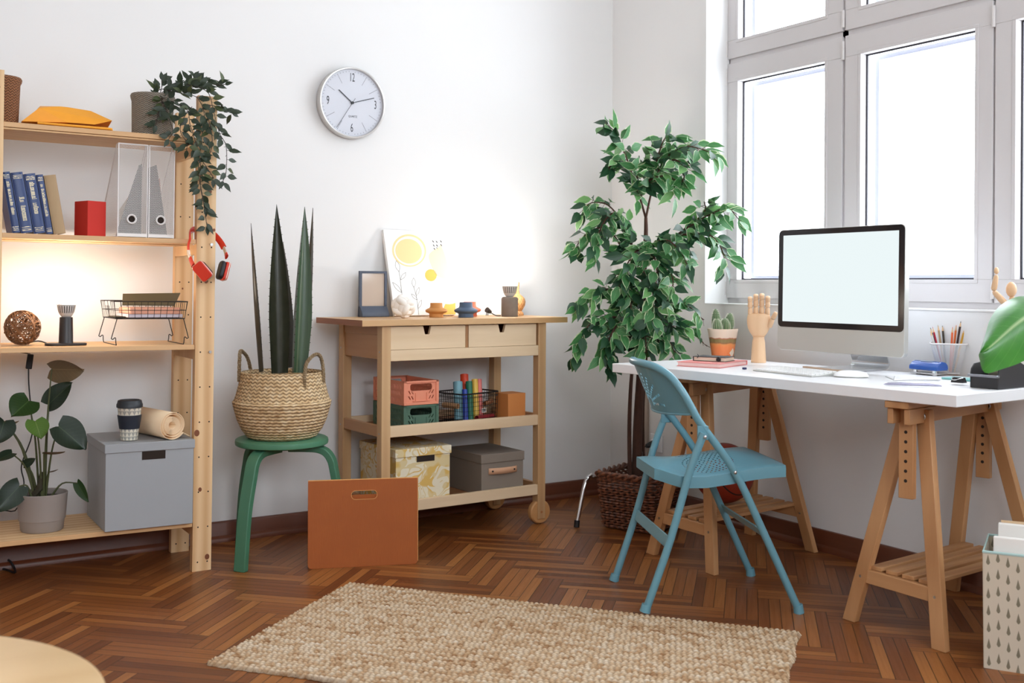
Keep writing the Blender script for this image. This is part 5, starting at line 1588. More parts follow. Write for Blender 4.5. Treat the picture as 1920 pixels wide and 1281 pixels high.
BR = [   # branches: path points, leaf density factor
 [(-0.2778, -0.603, 1.337), (-0.2937, -0.581, 1.427), (-0.3075, -0.5603, 1.491), (-0.3153, -0.5317, 1.576), (-0.3395, -0.5044, 1.661), (-0.37, -0.4851, 1.732), (-0.3982, -0.4671, 1.762)],
 [(-0.2778, -0.603, 1.337), (-0.2707, -0.6193, 1.418), (-0.2681, -0.6447, 1.487), (-0.267, -0.6928, 1.565), (-0.2507, -0.7506, 1.618), (-0.2302, -0.8228, 1.635), (-0.2031, -0.8993, 1.613), (-0.1872, -0.9568, 1.579)],
 [(-0.2681, -0.6447, 1.487), (-0.2866, -0.6803, 1.565), (-0.2881, -0.703, 1.62), (-0.265, -0.7178, 1.683), (-0.2509, -0.7504, 1.671)],
 [(-0.3075, -0.5603, 1.491), (-0.3197, -0.6118, 1.545), (-0.3258, -0.6554, 1.587), (-0.3155, -0.6856, 1.643)],
 [(-0.2937, -0.581, 1.427), (-0.3285, -0.6774, 1.493), (-0.2999, -0.7667, 1.51), (-0.2879, -0.8217, 1.472), (-0.3163, -0.8274, 1.432)],
 [(-0.3153, -0.5317, 1.576), (-0.3617, -0.514, 1.599), (-0.3916, -0.495, 1.575), (-0.4015, -0.4887, 1.551)],
 [(-0.2828, -0.5998, 1.124), (-0.3327, -0.5562, 1.242), (-0.3567, -0.5291, 1.325), (-0.4008, -0.4891, 1.397), (-0.4609, -0.4509, 1.408), (-0.5027, -0.4362, 1.372)],
 [(-0.2885, -0.5961, 1.077), (-0.3649, -0.5594, 1.194), (-0.4371, -0.5372, 1.287), (-0.5083, -0.5156, 1.281), (-0.5573, -0.4845, 1.227), (-0.5708, -0.4758, 1.18)],
 [(-0.3567, -0.5291, 1.325), (-0.43, -0.5654, 1.356), (-0.4934, -0.5725, 1.307), (-0.5285, -0.5738, 1.225), (-0.5399, -0.5666, 1.167)],
 [(-0.2828, -0.5998, 1.124), (-0.2522, -0.6785, 1.194), (-0.2336, -0.7615, 1.261), (-0.2299, -0.8586, 1.303), (-0.2189, -0.9604, 1.343), (-0.1911, -1.026, 1.359), (-0.1773, -1.058, 1.329)],
 [(-0.2336, -0.7615, 1.261), (-0.2433, -0.8738, 1.257), (-0.2279, -0.9547, 1.254), (-0.2145, -1.011, 1.198), (-0.2134, -1.035, 1.131)],
 [(-0.2299, -0.8586, 1.303), (-0.2295, -0.9299, 1.356), (-0.2472, -0.9424, 1.392)],
 [(-0.283, -0.5996, 1.171), (-0.3111, -0.7122, 1.226), (-0.3052, -0.7751, 1.236), (-0.2771, -0.8286, 1.19), (-0.2617, -0.8621, 1.122)],
 [(-0.2945, -0.6042, 0.9831), (-0.3201, -0.7064, 1.077), (-0.3113, -0.7831, 1.122), (-0.3146, -0.8284, 1.054), (-0.3275, -0.8202, 0.9638)],
 [(-0.2941, -0.6044, 0.8891), (-0.3132, -0.7345, 0.9621), (-0.3295, -0.7716, 0.8948), (-0.3517, -0.7811, 0.8049)],
 [(-0.2947, -0.604, 1.03), (-0.3978, -0.657, 1.076), (-0.4324, -0.6824, 1.007), (-0.435, -0.7045, 0.9168), (-0.4249, -0.7109, 0.8033)],
 [(-0.304, -0.5981, 0.889), (-0.3889, -0.5916, 0.9599), (-0.4604, -0.5698, 1.018), (-0.5272, -0.5509, 1.018), (-0.5602, -0.53, 0.9713), (-0.5796, -0.5177, 0.948)],
 [(-0.4604, -0.5698, 1.018), (-0.5044, -0.5892, 1.03), (-0.5358, -0.5929, 1.018), (-0.5589, -0.5782, 0.9949)],
 [(-0.31, -0.6062, 0.7955), (-0.4233, -0.6171, 0.8912), (-0.5063, -0.6117, 0.9036), (-0.5665, -0.5971, 0.8811), (-0.6048, -0.5727, 0.8238), (-0.6275, -0.5583, 0.7439)],
 [(-0.4233, -0.6171, 0.8912), (-0.5017, -0.662, 0.8482), (-0.5328, -0.6659, 0.7811), (-0.5173, -0.6758, 0.7134)],
 [(-0.3058, -0.6088, 0.7486), (-0.4189, -0.6672, 0.824), (-0.4825, -0.6742, 0.8257), (-0.5301, -0.644, 0.7572), (-0.524, -0.6478, 0.6891)],
 [(-0.304, -0.61, 0.7955), (-0.2902, -0.7255, 0.8928), (-0.2626, -0.8141, 0.952), (-0.2419, -0.8747, 0.9418), (-0.2213, -0.9115, 0.8976)],
 [(-0.2902, -0.7255, 0.8928), (-0.2852, -0.8234, 0.8732), (-0.2551, -0.89, 0.8526), (-0.2308, -0.9291, 0.7979)],
 [(-0.3038, -0.6101, 0.7486), (-0.3319, -0.7226, 0.8245), (-0.3231, -0.7993, 0.8164), (-0.3076, -0.8329, 0.7613)],
 [(-0.304, -0.61, 0.7955), (-0.3836, -0.7134, 0.8709), (-0.3995, -0.7507, 0.8272), (-0.4082, -0.7689, 0.7562)],
 [(-0.2828, -0.5998, 1.124), (-0.3692, -0.6752, 1.192), (-0.4234, -0.6881, 1.167), (-0.4645, -0.6857, 1.098), (-0.4738, -0.6798, 1.03)],
 [(-0.267, -0.6928, 1.565), (-0.2713, -0.7848, 1.579), (-0.2596, -0.8397, 1.54), (-0.2823, -0.849, 1.482)],
 [(-0.2983, -0.6018, 0.9361), (-0.365, -0.7252, 1.019), (-0.3846, -0.7839, 0.9859), (-0.4028, -0.796, 0.8965)],
 [(-0.2831, -0.5996, 1.195), (-0.3465, -0.737, 1.168), (-0.3587, -0.7766, 1.099), (-0.379, -0.7875, 1.02)],
]
rg = random.Random(33)
c0x, c0y = Vector((-0.1602, -1.001, 0.742)).x, Vector((-0.1602, -1.001, 0.742)).y + .035
fa, fb, fc, tw_ = MB(), MB(), MB(), MB()
for bi, P in enumerate(BR):
    Pm = smoothpath(P, 5); m = len(Pm)
    tw_.tube(Pm, [.0055 * (1 - .75 * i / m) for i in range(m)], 6)
    acc = 0; sd_ = 1
    tot = sum((Pm[i] - Pm[i - 1]).length for i in range(1, m)); run = 0
    for i in range(1, m):
        sl = (Pm[i] - Pm[i - 1]).length; acc += sl; run += sl
        if run < tot * .22: continue
        while acc > .0095:
            acc -= .0095; sd_ = -sd_
            tg = (Pm[i] - Pm[i - 1]).normalized()
            side = tg.cross(V(0, 0, 1)); side = side.normalized() if side.length > .1 else V(1, 0, 0)
            d = (tg * rg.uniform(.2, .9) + side * (sd_ * rg.uniform(.3, 1)) + V(rg.uniform(-.6, .4), rg.uniform(-.8, .2), rg.uniform(-.75, .45))).normalized()
            b = Pm[i] + V(rg.uniform(-.012, .012), rg.uniform(-.012, .012), rg.uniform(-.012, .012))
            p1 = b + d * rg.uniform(.012, .03)
            tw_.tube([Pm[i], p1], .0011, 4)
            d2_ = (d + V(0, 0, -.20)).normalized()
            Lf = rg.uniform(.064, .092)
            tipx = p1 + d2_ * Lf
            if tipx.y > -.02 or p1.y > -.02: continue
            if (tipx.x > -.02 or p1.x > -.02) and (tipx.y > -.72 or tipx.z < .99 or tipx.x > .10): continue
            if any(q_.x > -.82 and q_.y < -.93 and .69 < q_.z < .79 for q_ in (p1, tipx)) or any((q_.x - c0x) ** 2 + (q_.y - c0y) ** 2 < .0074 and q_.z < .98 for q_ in (p1, tipx, (p1 + tipx) / 2)): continue
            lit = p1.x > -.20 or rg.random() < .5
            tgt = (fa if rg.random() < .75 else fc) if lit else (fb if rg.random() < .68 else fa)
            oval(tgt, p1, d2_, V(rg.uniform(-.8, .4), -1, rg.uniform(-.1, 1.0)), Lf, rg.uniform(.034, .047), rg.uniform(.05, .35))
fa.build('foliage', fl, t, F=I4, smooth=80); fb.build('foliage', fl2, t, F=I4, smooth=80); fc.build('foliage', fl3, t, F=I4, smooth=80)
tw_.build('branches', bark, t, F=I4)
cb0 = Vector((-0.6046, -0.545, 0.0086))
t = thing('tube_stand', 'bent chrome tube with a black rubber foot beside the willow basket', 'stand', T(cb0.x, -.545, 0))
c1 = [V(cb0.x, -.545, .012), V(*(-0.5798, -0.545, 0.1092)), V(*(-0.5588, -0.543, 0.1805)), V(*(-0.5387, -0.535, 0.2027)), V(*(-0.5066, -0.515, 0.2117)), V(-.485, -.475, .200), V(-.44, -.42, .180), V(-.35, -.36, .170), V(-.27, -.34, .165), V(-.245, -.335, .13), V(-.22, -.33, .012)]
MB().tube(smoothpath(c1, 6), .0095, 12).build('tube', M_['chrome'], t, F=I4)
for p in (c1[0], c1[-1]): MB().cyl((p.x, p.y, 0.0005), (p.x + .003, p.y, .030), .0125, .0118, 14).build('rubber_foot', M_['black'], t, F=I4)

# ---- trestles, desk top
def trestle(fa_, fb_, ta, tb, ba, bb, ca, cb, da, db, label):
    """front legs a,b and back legs d,c: feet and tops as (x,y)"""
    t = thing('trestle', label, 'trestle', T((fa_[0] + ba[0]) / 2, (fa_[1] + fb_[1]) / 2, 0), 'desk trestles')
    zt = .676
    fr = V((ta[0] + tb[0]) / 2, (ta[1] + tb[1]) / 2, 0); bk_ = V((ca[0] + cb[0]) / 2, (ca[1] + cb[1]) / 2, 0)
    d = (bk_ - fr).normalized(); n_ = V(-d.y, d.x, 0)
    for (f0, t0) in ((fa_, ta), (fb_, tb), (ba, ca), (bb, cb)):
        lg = MB().leg((f0[0], f0[1], 0.0), (t0[0], t0[1], zt), .024, .046).build('leg', M_['trest'], t, F=I4, bevel=.002)
        fx = (f0[0] - t0[0]); z = .655
        px, py = t0[0] + (f0[0] - t0[0]) * (zt - z) / zt, t0[1] + (f0[1] - t0[1]) * (zt - z) / zt
        MB().tube([V(px - .0125, py + .0095 * math.cos(k * PI / 8), z + .0095 * math.sin(k * PI / 8)) for k in range(16)], .0028, 6, closed=True).build('bolt_ring', M_['steel'], lg, F=I4)
        MB().disc((px - .0128, py, z), .0085, (-1, 0, 0), 14).build('bolt_hole', M_['hole'], lg, F=I4, smooth=0)
        z = .145; px, py = t0[0] + (f0[0] - t0[0]) * (zt - z) / zt, t0[1] + (f0[1] - t0[1]) * (zt - z) / zt
        MB().disc((px - .0126, py, z), .0045, (-1, 0, 0), 10).build('screw', M_['steel'], lg, F=I4, smooth=0)
    a0 = fr - d * .112; a1 = bk_ + d * .085
    MB().bar(a0 - d * .012 + V(0, 0, .6945), a1 + d * .012 + V(0, 0, .6945), .075, .020).build('top_beam', M_['trest_x'], t, F=I4, bevel=.002)
    for s_ in (-1, 1):
        MB().bar(a0 + n_ * (s_ * .026) + V(0, 0, .660), a1 + n_ * (s_ * .026) + V(0, 0, .660), .018, .046).build('side_beam', M_['trest_x'], t, F=I4, bevel=.002)
    for p in (fr - d * .055, bk_ + d * .03):
        ps = MB().bar(p + V(0, 0, .412), p + V(0, 0, .684), .046, .022, tuple(d)).build('slide_post', M_['trest'], t, F=I4, bevel=.002)
        hm_ = MB()
        for k in range(6): 
            for sg in (-1, 1): hm_.cyl(p + d * (sg * .0105) + V(0, 0, .465 + k * .029), p + d * (sg * .0114) + V(0, 0, .465 + k * .029), .0052, n=12)
        hm_.build('peg_holes', M_['hole'], ps, F=I4, smooth=0)
    q = .148 / zt
    L2 = lambda f0, t0: V(f0[0] + (t0[0] - f0[0]) * q, f0[1] + (t0[1] - f0[1]) * q, .148)
    for f0, t0, f1, t1, s_ in ((fa_, ta, fb_, tb, 1), (ba, ca, bb, cb, -1)):
        p, r_ = L2(f0, t0), L2(f1, t1)
        o_ = V(.0, 0, 0); e_ = (r_ - p).normalized()
        MB().bar(p + e_ * .018, r_ - e_ * .018, .020, .042).build('stretcher', M_['trest_y'], t, F=I4, bevel=.002)
    for k in range(4):
        w0 = .17 + .66 * k / 3
        a_ = L2(fa_, ta).lerp(L2(fb_, tb), w0); b_ = L2(ba, ca).lerp(L2(bb, cb), w0)
        e_ = (b_ - a_).normalized()
        MB().bar(a_ + e_ * .004 + V(0, 0, .0275), b_ - e_ * .004 + V(0, 0, .0275), .040, .012).build('slat', M_['trest_x'], t, F=I4, bevel=.0015)
trestle((-.62, -1.065), (-.62, -1.40), (-.55, -1.236), (-.55, -1.290), (-.058, -1.028), (-.058, -1.362), (-.12, -1.120), (-.12, -1.176), 0, 0, 'wooden trestle under the desk end by the tree, a basketball on its shelf')
trestle((-.62, -2.022), (-.62, -2.343), (-.55, -2.178), (-.55, -2.234), (-.058, -1.985), (-.058, -2.322), (-.12, -2.100), (-.12, -2.158), 0, 0, 'wooden trestle under the desk end by the drop patterned box')
dsk = plain('white_laminate', (238, 238, 240), .32, vary=.008)
solo(MB().box(0, .60, 0, 1.426, .7062, .740), 'desk', dsk, 'long plain white desk top laid across two wooden trestles', 'desk', DK, bevel=.0018)
# basketball on the trestle shelf
bbm = NT('basketball')
x, y, z = bbm.xyz(bbm.co('Object', (1, 1, 1), (.5, .3, .2)))
R = .118
def band(f): return bbm.ma('LESS_THAN', bbm.ma('ABSOLUTE', f), .0030)
l1 = band(x); l2 = band(z)
cxs = bbm.ma('SUBTRACT', bbm.ma('ABSOLUTE', y), bbm.ma('ADD', .052, bbm.ma('MULTIPLY', bbm.ma('MULTIPLY', x, x), 3.2)))
l3 = band(cxs)
ln_ = bbm.ma('MAXIMUM', l1, bbm.ma('MAXIMUM', l2, l3))
vo_ = bbm.n('TexVoronoi', Vector=bbm.co(), Scale=240.0).outputs['Distance']
bbm.set(Base_Color=bbm.mix(ln_, lin((142, 44, 22)), lin((24, 18, 16))), Roughness=.55)
bbm.bump(vo_, .4, .001)
mb = MB().ball((0, 0, 0), R, 48, 32)
bo = solo(mb, 'basketball', bbm.m, 'dark orange basketball resting on the slatted trestle shelf behind the chair', 'ball', T(-.325, -1.150, .1815 + R + .001), smooth=180)

# ================================================================ on the desk
DZ = .7405
def dz(x, y, rz=0, z=DZ): return T(x, y, z) @ Rz(rz)
# ---- all-in-one computer
MC = T(-.262, -1.658, 1.071)
e_ = V(.005, -1, 0).normalized(); n_ = V(-1, -.005, 0).normalized(); up = V(0, 0, 1) * math.cos(.0118) - n_ * math.sin(.0118); n_ = e_.cross(up)
SCR = basis((-.262, -1.658, 1.071), e_, up, n_)
alu = plain('aluminium', (196, 196, 192), .35, .55, vary=.015)
t = thing('computer', 'all-in-one computer with blank white screen and aluminium chin on the white desk', 'computer', T(-.215, -1.658, DZ))
cas = MB().prism(rrect(-.2845, .2845, -.270, .184, .020, 6), -.022, 0)
cas.build('case', alu, t, F=SCR, bevel=.002)
mb = MB()                                     # bulged back
def bk(u_, v_):
    a = -1 + 2 * u_; b = -1 + 2 * v_
    q = max(0, 1 - max(abs(a), abs(b)) ** 2.2)
    return V(a * .278, -.043 + b * .222, -.021 - .040 * q ** .6)
mb.grid(bk, 24, 20, flip=True).build('back_shell', plain('back_white', (224, 226, 230), .4), t, F=SCR)
MB().prism(rrect(-.2815, .2815, -.183, .1815, .017, 6), -.001, .0012).build('bezel', plain('bezel_glass', (26, 22, 26), .12), t, F=SCR)
MB().box(-.259, .259, -.162, .162, .0005, .0016).build('screen', emit('blank_screen', (239, 250, 251), .84), t, F=SCR, smooth=0)
sw_ = .082
pts = [(.012, .205), (.045, .165), (.105, .085), (.128, .040), (.134, .022), (.126, .009), (.108, .004), (.06, .0035), (-.02, .0035), (-.07, .0035), (-.085, .0035)]
P = smoothpath([V(a, 0, b) for a, b in pts], 4)
mb = MB(); m = len(P); rws = []
for i, p in enumerate(P):
    q = (P[min(i + 1, m - 1)] - P[max(i - 1, 0)]).normalized(); nn = V(q.z, 0, -q.x)
    w2 = sw_ * (1 if i < m - 4 else 1 - .10 * (i - m + 4))
    rws.append(mb.av([p + V(0, -w2, 0) - nn * .0030, p + V(0, w2, 0) - nn * .0030, p + V(0, w2, 0) + nn * .0030, p + V(0, -w2, 0) + nn * .0030]))
for i in range(m - 1):
    for k in range(4): mb.af((rws[i] + k, rws[i] + (k + 1) % 4, rws[i + 1] + (k + 1) % 4, rws[i + 1] + k))
mb.af([rws[0] + k for k in range(4)][::-1]); mb.af([rws[-1] + k for k in range(4)])
mb.build('stand', plain('stand_aluminium', (206, 206, 206), .25, .75), t)
# ---- keyboard and mouse
kf, kr = Vector((-0.5517, -1.528, 0.742)), Vector((-0.5691, -1.814, 0.742))
ke = (kr - kf); ke.z = 0; KL = ke.length; ke.normalize()
KB = basis((kf.x, kf.y, DZ), ke, V(-ke.y, ke.x, 0), V(0, 0, 1))
t = thing('keyboard', 'slim white keyboard lying on the desk before the computer', 'keyboard', KB)
MB().hexa([V(0, 0, 0), V(KL, 0, 0), V(KL, .128, 0), V(0, .128, 0), V(0, 0, .004), V(KL, 0, .004), V(KL, .128, .013), V(0, .128, .013)]).build('tray', alu, t, bevel=.0015)
keym = plain('white_keys', (240, 240, 240), .45, vary=.01)
kk = MB(); z_ = lambda y: .0042 + .009 * y / .128
ny_, nx_ = 6, 14
for r_ in range(ny_):
    y0 = .006 + r_ * .0197; xs = .006
    wd = (KL - .012) / nx_
    for c_ in range(nx_):
        if r_ == 0 and 4 <= c_ <= 7:
            if c_ > 4: continue
            w2 = wd * 4
        else: w2 = wd
        x0 = xs + c_ * wd
        kk.hexa([V(x0 + .001, y0 + .001, z_(y0)), V(x0 + w2 - .001, y0 + .001, z_(y0)), V(x0 + w2 - .001, y0 + .017, z_(y0 + .017)), V(x0 + .001, y0 + .017, z_(y0 + .017)),
                 V(x0 + .0015, y0 + .0015, z_(y0) + .0025), V(x0 + w2 - .0015, y0 + .0015, z_(y0) + .0025), V(x0 + w2 - .0015, y0 + .0165, z_(y0 + .017) + .0025), V(x0 + .0015, y0 + .0165, z_(y0 + .017) + .0025)])
kk.build('keys', keym, t, smooth=0)
m0 = Vector((-0.4712, -1.878, 0.742))
t = thing('mouse', 'white computer mouse beside the keyboard on the desk', 'mouse', dz(m0.x + .02, m0.y, math.radians(-52)))
mb = MB().grid(lambda u_, v_: V(.057 * (2 * u_ - 1) , .029 * math.sqrt(max(0, 1 - abs(2 * u_ - 1) ** 3.2)) * (2 * v_ - 1), .004 + .019 * math.sqrt(max(0, 1 - abs(2 * u_ - 1) ** 2.6)) * (1 - abs(2 * v_ - 1) ** 2.5)), 24, 14)
mb.build('shell', plain('mouse_white', (240, 240, 242), .25), t, smooth=80)
MB().prism([(.055 * math.cos(a * PI / 16), .027 * math.sin(a * PI / 16)) for a in range(32)], .0005, .0045).build('base', alu, t)
b0, b1 = Vector((-0.278, -1.548, 0.742)), Vector((-0.3185, -1.768, 0.742))
solo(MB().bar(b0 + V(-.030, 0, -.0008), b1 + V(-.030, 0, -.0008), .020, .009), 'wooden_strip', plain('beige_wood', (196, 168, 144), .6), 'low beige wooden strip between the keyboard and the computer foot', 'strip', dz(b0.x, b0.y), F=T(0, 0, .004), bevel=.001)
# ---- notebooks
pa, pb, pc = Vector((-0.6413, -1.227, 0.7415)), Vector((-0.58, -1.39, 0.7415)), Vector((-0.3293, -1.274, 0.7415))
ee = (pb - pa); ee.z = 0; Lp = ee.length; ee.normalize()
NB = basis((pa.x, pa.y, DZ), ee, V(-ee.y, ee.x, 0), V(0, 0, 1))
dp = min(.24, (pc - pb).length)
t = thing('notebook', 'pink hardback notebook lying flat on the desk under the black one', 'notebook', NB)
pk = plain('pink_cover', (222, 134, 128), .6)
MB().box(0, Lp, 0, dp, 0, .0022).build('cover', pk, t); MB().box(0, Lp, 0, dp, .0148, .017).build('cover', pk, t); MB().box(0, Lp, dp - .003, dp, .002, .015).build('spine', pk, t, smooth=0)
MB().box(.003, Lp - .003, .003, dp - .004, .0022, .0148).build('page_block', plain('pink_pages', (232, 196, 190), .85), t, smooth=0)
t = thing('notebook', 'small black notebook with elastic strap on top of the pink notebook', 'notebook', NB @ T(.028, .075, .0172) @ Rz(math.radians(4)))
bkc = plain('black_cover', (34, 30, 32), .5)
MB().box(0, .130, 0, .095, 0, .002).build('cover', bkc, t, bevel=.0006); MB().box(0, .130, 0, .095, .015, .017).build('cover', bkc, t, bevel=.0006); MB().box(0, .0025, 0, .095, .0018, .0155).build('spine', bkc, t, smooth=0)
MB().box(.003, .127, .003, .092, .002, .015).build('page_block', plain('cream_pages', (226, 210, 188), .85), t, smooth=0)
s_ = MB()
s_.box(.098, .106, -.0012, .0962, .0168, .0182); s_.box(.098, .106, -.0014, -.0004, .0004, .0182); s_.box(.094, .112, -.0018, -.0006, .003, .0135)
s_.build('elastic_strap', M_['black'], t, smooth=0)
MB().tube(smoothpath([V(.022, .002, .016), V(.020, -.006, .012), V(.024, -.004, .020), V(.019, -.002, .026)]), .0012, 6).build('ribbon', M_['black'], t)
# ---- cactus in painted pot
c0 = Vector((-0.1602, -1.001, 0.742))
t = thing('potted_cactus', 'small cactus in a flowerpot painted orange, green and white on the desk', 'potted plant', dz(c0.x, c0.y + .035))
pm_ = NT('painted_pot')
x, y, z = pm_.xyz(pm_.co('Object'))
wob = pm_.ma('MULTIPLY', pm_.noise(pm_.co('Object', (28, 28, 10)), 1.0, 2), .016)
zz = pm_.ma('ADD', z, wob)
cl = pm_.ramp(pm_.ma('MULTIPLY', zz, 7.0), (.0, lin((218, 104, 46))), (.38, lin((230, 118, 52))), (.46, lin((222, 132, 60))), (.5, lin((120, 74, 36))), (.535, lin((112, 98, 48))), (.60, lin((104, 96, 50))), (.635, lin((158, 70, 40))), (.66, lin((226, 206, 188))), (1.0, lin((228, 212, 196))))
ang_ = pm_.ma('ARCTAN2', y, x)
tri = pm_.ma('LESS_THAN', pm_.ma('ADD', pm_.ma('MULTIPLY', pm_.ma('ABSOLUTE', pm_.ma('ADD', ang_, 1.35)), .055), pm_.ma('ABSOLUTE', pm_.ma('SUBTRACT', z, .022))), .020)
br_ = pm_.noise(pm_.co('Object', (60, 60, 14)), 1.0, 3)
cl = pm_.mix(tri, cl, lin((238, 226, 210)))
pm_.set(Base_Color=pm_.mix(pm_.ma('MULTIPLY', br_, .3), cl, lin((250, 200, 150))), Roughness=.6)
MB().lathe([(.0, 0), (.042, 0), (.044, .002), (.0615, .110), (.0635, .118), (.0632, .121), (.0590, .121), (.056, .108), (.0, .106)], n=48, cap0=False, cap1=False).build('pot', pm_.m, t)
MB().lathe([(.057, .105), (.0, .109)], n=24, cap0=False, cap1=False).build('soil', M_['soil'], t)
cgm = NT('cactus_skin'); cu_, cv_, _ = cgm.xyz(cgm.co('UV'))
rb = cgm.ma('ABSOLUTE', cgm.ma('SINE', cgm.ma('MULTIPLY', cu_, 13 * PI)))
cgm.set(Base_Color=cgm.mix(rb, lin((66, 92, 60)), lin((112, 138, 98))), Roughness=.7)
sp_ = plain('cactus_spine', (226, 226, 206), .7)
for cx, cy, r, h, lean in ((-.018, .014, .0185, .098, (-.010, 0)), (.004, -.008, .0220, .058, (0, 0)), (.032, .002, .0200, .080, (.012, 0)), (-.036, -.010, .0185, .058, (-.008, 0))):
    mb = MB(); n = 40; pr = []
    N_ = 14
    for i in range(N_ + 1):
        q = i / N_; pr.append((max(r * math.sin(PI * min(1, .28 + .72 * q)) ** .55 if q > .35 else r * (.85 + .15 * q / .35), .0004), h * q))
    rings_ = []
    sp = MB()
    for i, (rr_, zz_) in enumerate(pr):
        rg_ = []
        for k in range(n):
            a = 2 * PI * k / n; q = rr_ * (1 + .09 * math.cos(13 * a))
            p = V(cx + lean[0] * zz_ / h + q * math.cos(a), cy + q * math.sin(a), .107 + zz_)
            rg_.append(p)
            if k % 3 == 0 and 0 < i < N_:
                o_ = V(math.cos(a), math.sin(a), .35).normalized()
                for dd_ in (V(0, 0, .5), V(0, 0, -.4), V(-o_.y * .5, o_.x * .5, 0)): sp.tube([p, p + (o_ + dd_).normalized() * .0055], [.0006, .0002], 3)
        rings_.append(mb.av(rg_))
    for i in range(N_):
        for k in range(n): mb.af((rings_[i] + k, rings_[i] + (k + 1) % n, rings_[i + 1] + (k + 1) % n, rings_[i + 1] + k), ((k / n, i / N_), ((k + 1) / n, i / N_), ((k + 1) / n, (i + 1) / N_), (k / n, (i + 1) / N_)))
    mb.af([rings_[-1] + k for k in range(n)])
    for v0, f0 in ((sp.v, sp.f),):
        off = len(mb.v); mb.v += v0; mb.cur = 1
        for f1 in f0: mb.f.append(tuple(i + off for i in f1)); mb.mi.append(1); mb.uv.append(None)
    mb.build('cactus_stem', [cgm.m, sp_], t, smooth=60)
# ---- jointed wooden hand
h0 = Vector((-0.2298, -1.24, 0.742))
vd = (V(h0.x + 3.3033, h0.y + 4.2606, 0)).normalized(); rt = V(vd.y, -vd.x, 0)
HM = basis((h0.x, h0.y, DZ), rt, vd, V(0, 0, 1))
t = thing('wooden_hand', 'jointed wooden artist hand standing upright on the desk beside the cactus', 'artist hand', HM)
hw_ = wood('pale_limewood', (232, 196, 158), (214, 172, 130), 2, .7, .55, .2)
MB().lathe([(.0, 0), (.0290, 0), (.0295, .003), (.0265, .050), (.0245, .082), (.0215, .095), (.0225, .101), (.0, .103)], n=36, cap0=False, cap1=False).build('forearm', hw_, t)
mb = MB(); rws = []
prf = [(.020, .016, .099), (.026, .019, .106), (.034, .0205, .118), (.0415, .021, .134), (.045, .020, .152), (.0455, .0185, .168), (.044, .0165, .182), (.041, .0135, .190), (.030, .008, .193)]
for a, b, z in prf: rws.append(mb.av([V(a * math.cos(2 * PI * k / 28) * (1 if abs(math.cos(2 * PI * k / 28)) < .99 else 1), b * math.sin(2 * PI * k / 28), z) for k in range(28)]))
for i in range(len(prf) - 1):
    for k in range(28): mb.af((rws[i] + k, rws[i] + (k + 1) % 28, rws[i + 1] + (k + 1) % 28, rws[i + 1] + k))
mb.af([rws[0] + k for k in range(28)][::-1]); mb.af([rws[-1] + k for k in range(28)])
mb.build('palm', hw_, t, smooth=60)
for fx, z0, segs, r, sp in ((-.0322, .188, (.026, .022, .018), .0098, -.02), (-.0108, .191, (.028, .025, .020), .0103, -.006), (.0112, .191, (.029, .026, .021), .0104, .006), (.0330, .188, (.027, .023, .019), .0098, .025)):
    p = V(fx, 0, z0); fg = None
    for k, L_ in enumerate(segs):
        q = p + V(sp * L_, -.006 * k * L_ / .02, L_)
        mb = MB().tube([p, p + (q - p) * .10, p + (q - p) * .5, p + (q - p) * .88, q], [r * .78, r, r * (.97 - .03 * k), r * .94, r * (.70 if k < 2 else .45)], 16)
        o = mb.build('finger' if k == 0 else 'phalanx', hw_, fg or t, smooth=50)
        if fg is None: fg = o
        p = q + V(0, 0, .0018)
p = V(.040, -.006, .140); fg = None
for k, (dx, dy, L_, r) in enumerate(((.40, -.15, .034, .0105), (.52, -.1, .030, .0090))):
    d = V(dx, dy, 1).normalized(); q = p + d * L_
    o = MB().tube([p, p + d * L_ * .12, p + d * L_ * .55, q - d * L_ * .1, q], [r * .85, r, r * .98, r * .88, r * (.7 if k == 0 else .45)], 16).build('thumb' if k == 0 else 'phalanx', hw_, fg or t, smooth=50)
    fg = fg or o; p = q + d * .0015
e0 = Vector((-0.53, -1.466, 0.742))
solo(MB().prism(rrect(-.008, .008, -.005, .005, .003, 3), 0, .007), 'eraser', plain('navy_rubber', (38, 44, 84), .6), 'tiny navy eraser lying on the desk before the wooden hand', 'eraser', dz(e0.x, e0.y), bevel=.001)
# ---- hole punch
p0 = Vector((-0.1467, -1.937, 0.742))
HP = dz(p0.x + .02, p0.y, math.radians(-93))
t = thing('hole_punch', 'glossy blue hole punch on the desk next to the pencil cup', 'hole punch', HP)
bl_ = plain('blue_gloss', (28, 84, 168), .15, coat=.5)
MB().prism(rrect(-.056, .056, -.034, .034, .010, 4), .003, .008).build('base_plate', M_['steel'], t, bevel=.001)
for xx in (-.040, .040): MB().cyl((xx, -.018, .0), (xx, -.018, .018), .0085, n=18).build('punch_foot', M_['chrome'], t)
prf = [(-.030, .016), (.026, .016), (.030, .022), (.028, .034), (.018, .044), (.0, .047), (-.016, .042), (-.030, .030)]
mb = MB().prism([(a, b) for a, b in prf], -.058, .058, basis((0, 0, 0), (0, 1, 0), (0, 0, 1), (1, 0, 0)))
pb_ = mb.build('lever', bl_, t, bevel=.006, seg=3, smooth=50)
MB().prism(rrect(-.026, .026, -.007, .007, .006, 4), 0, .0016, T(0, -.006, .0452) @ Rx(.16)).build('thumb_rest', plain('punch_grip', (120, 134, 158), .3), pb_, bevel=.0005)
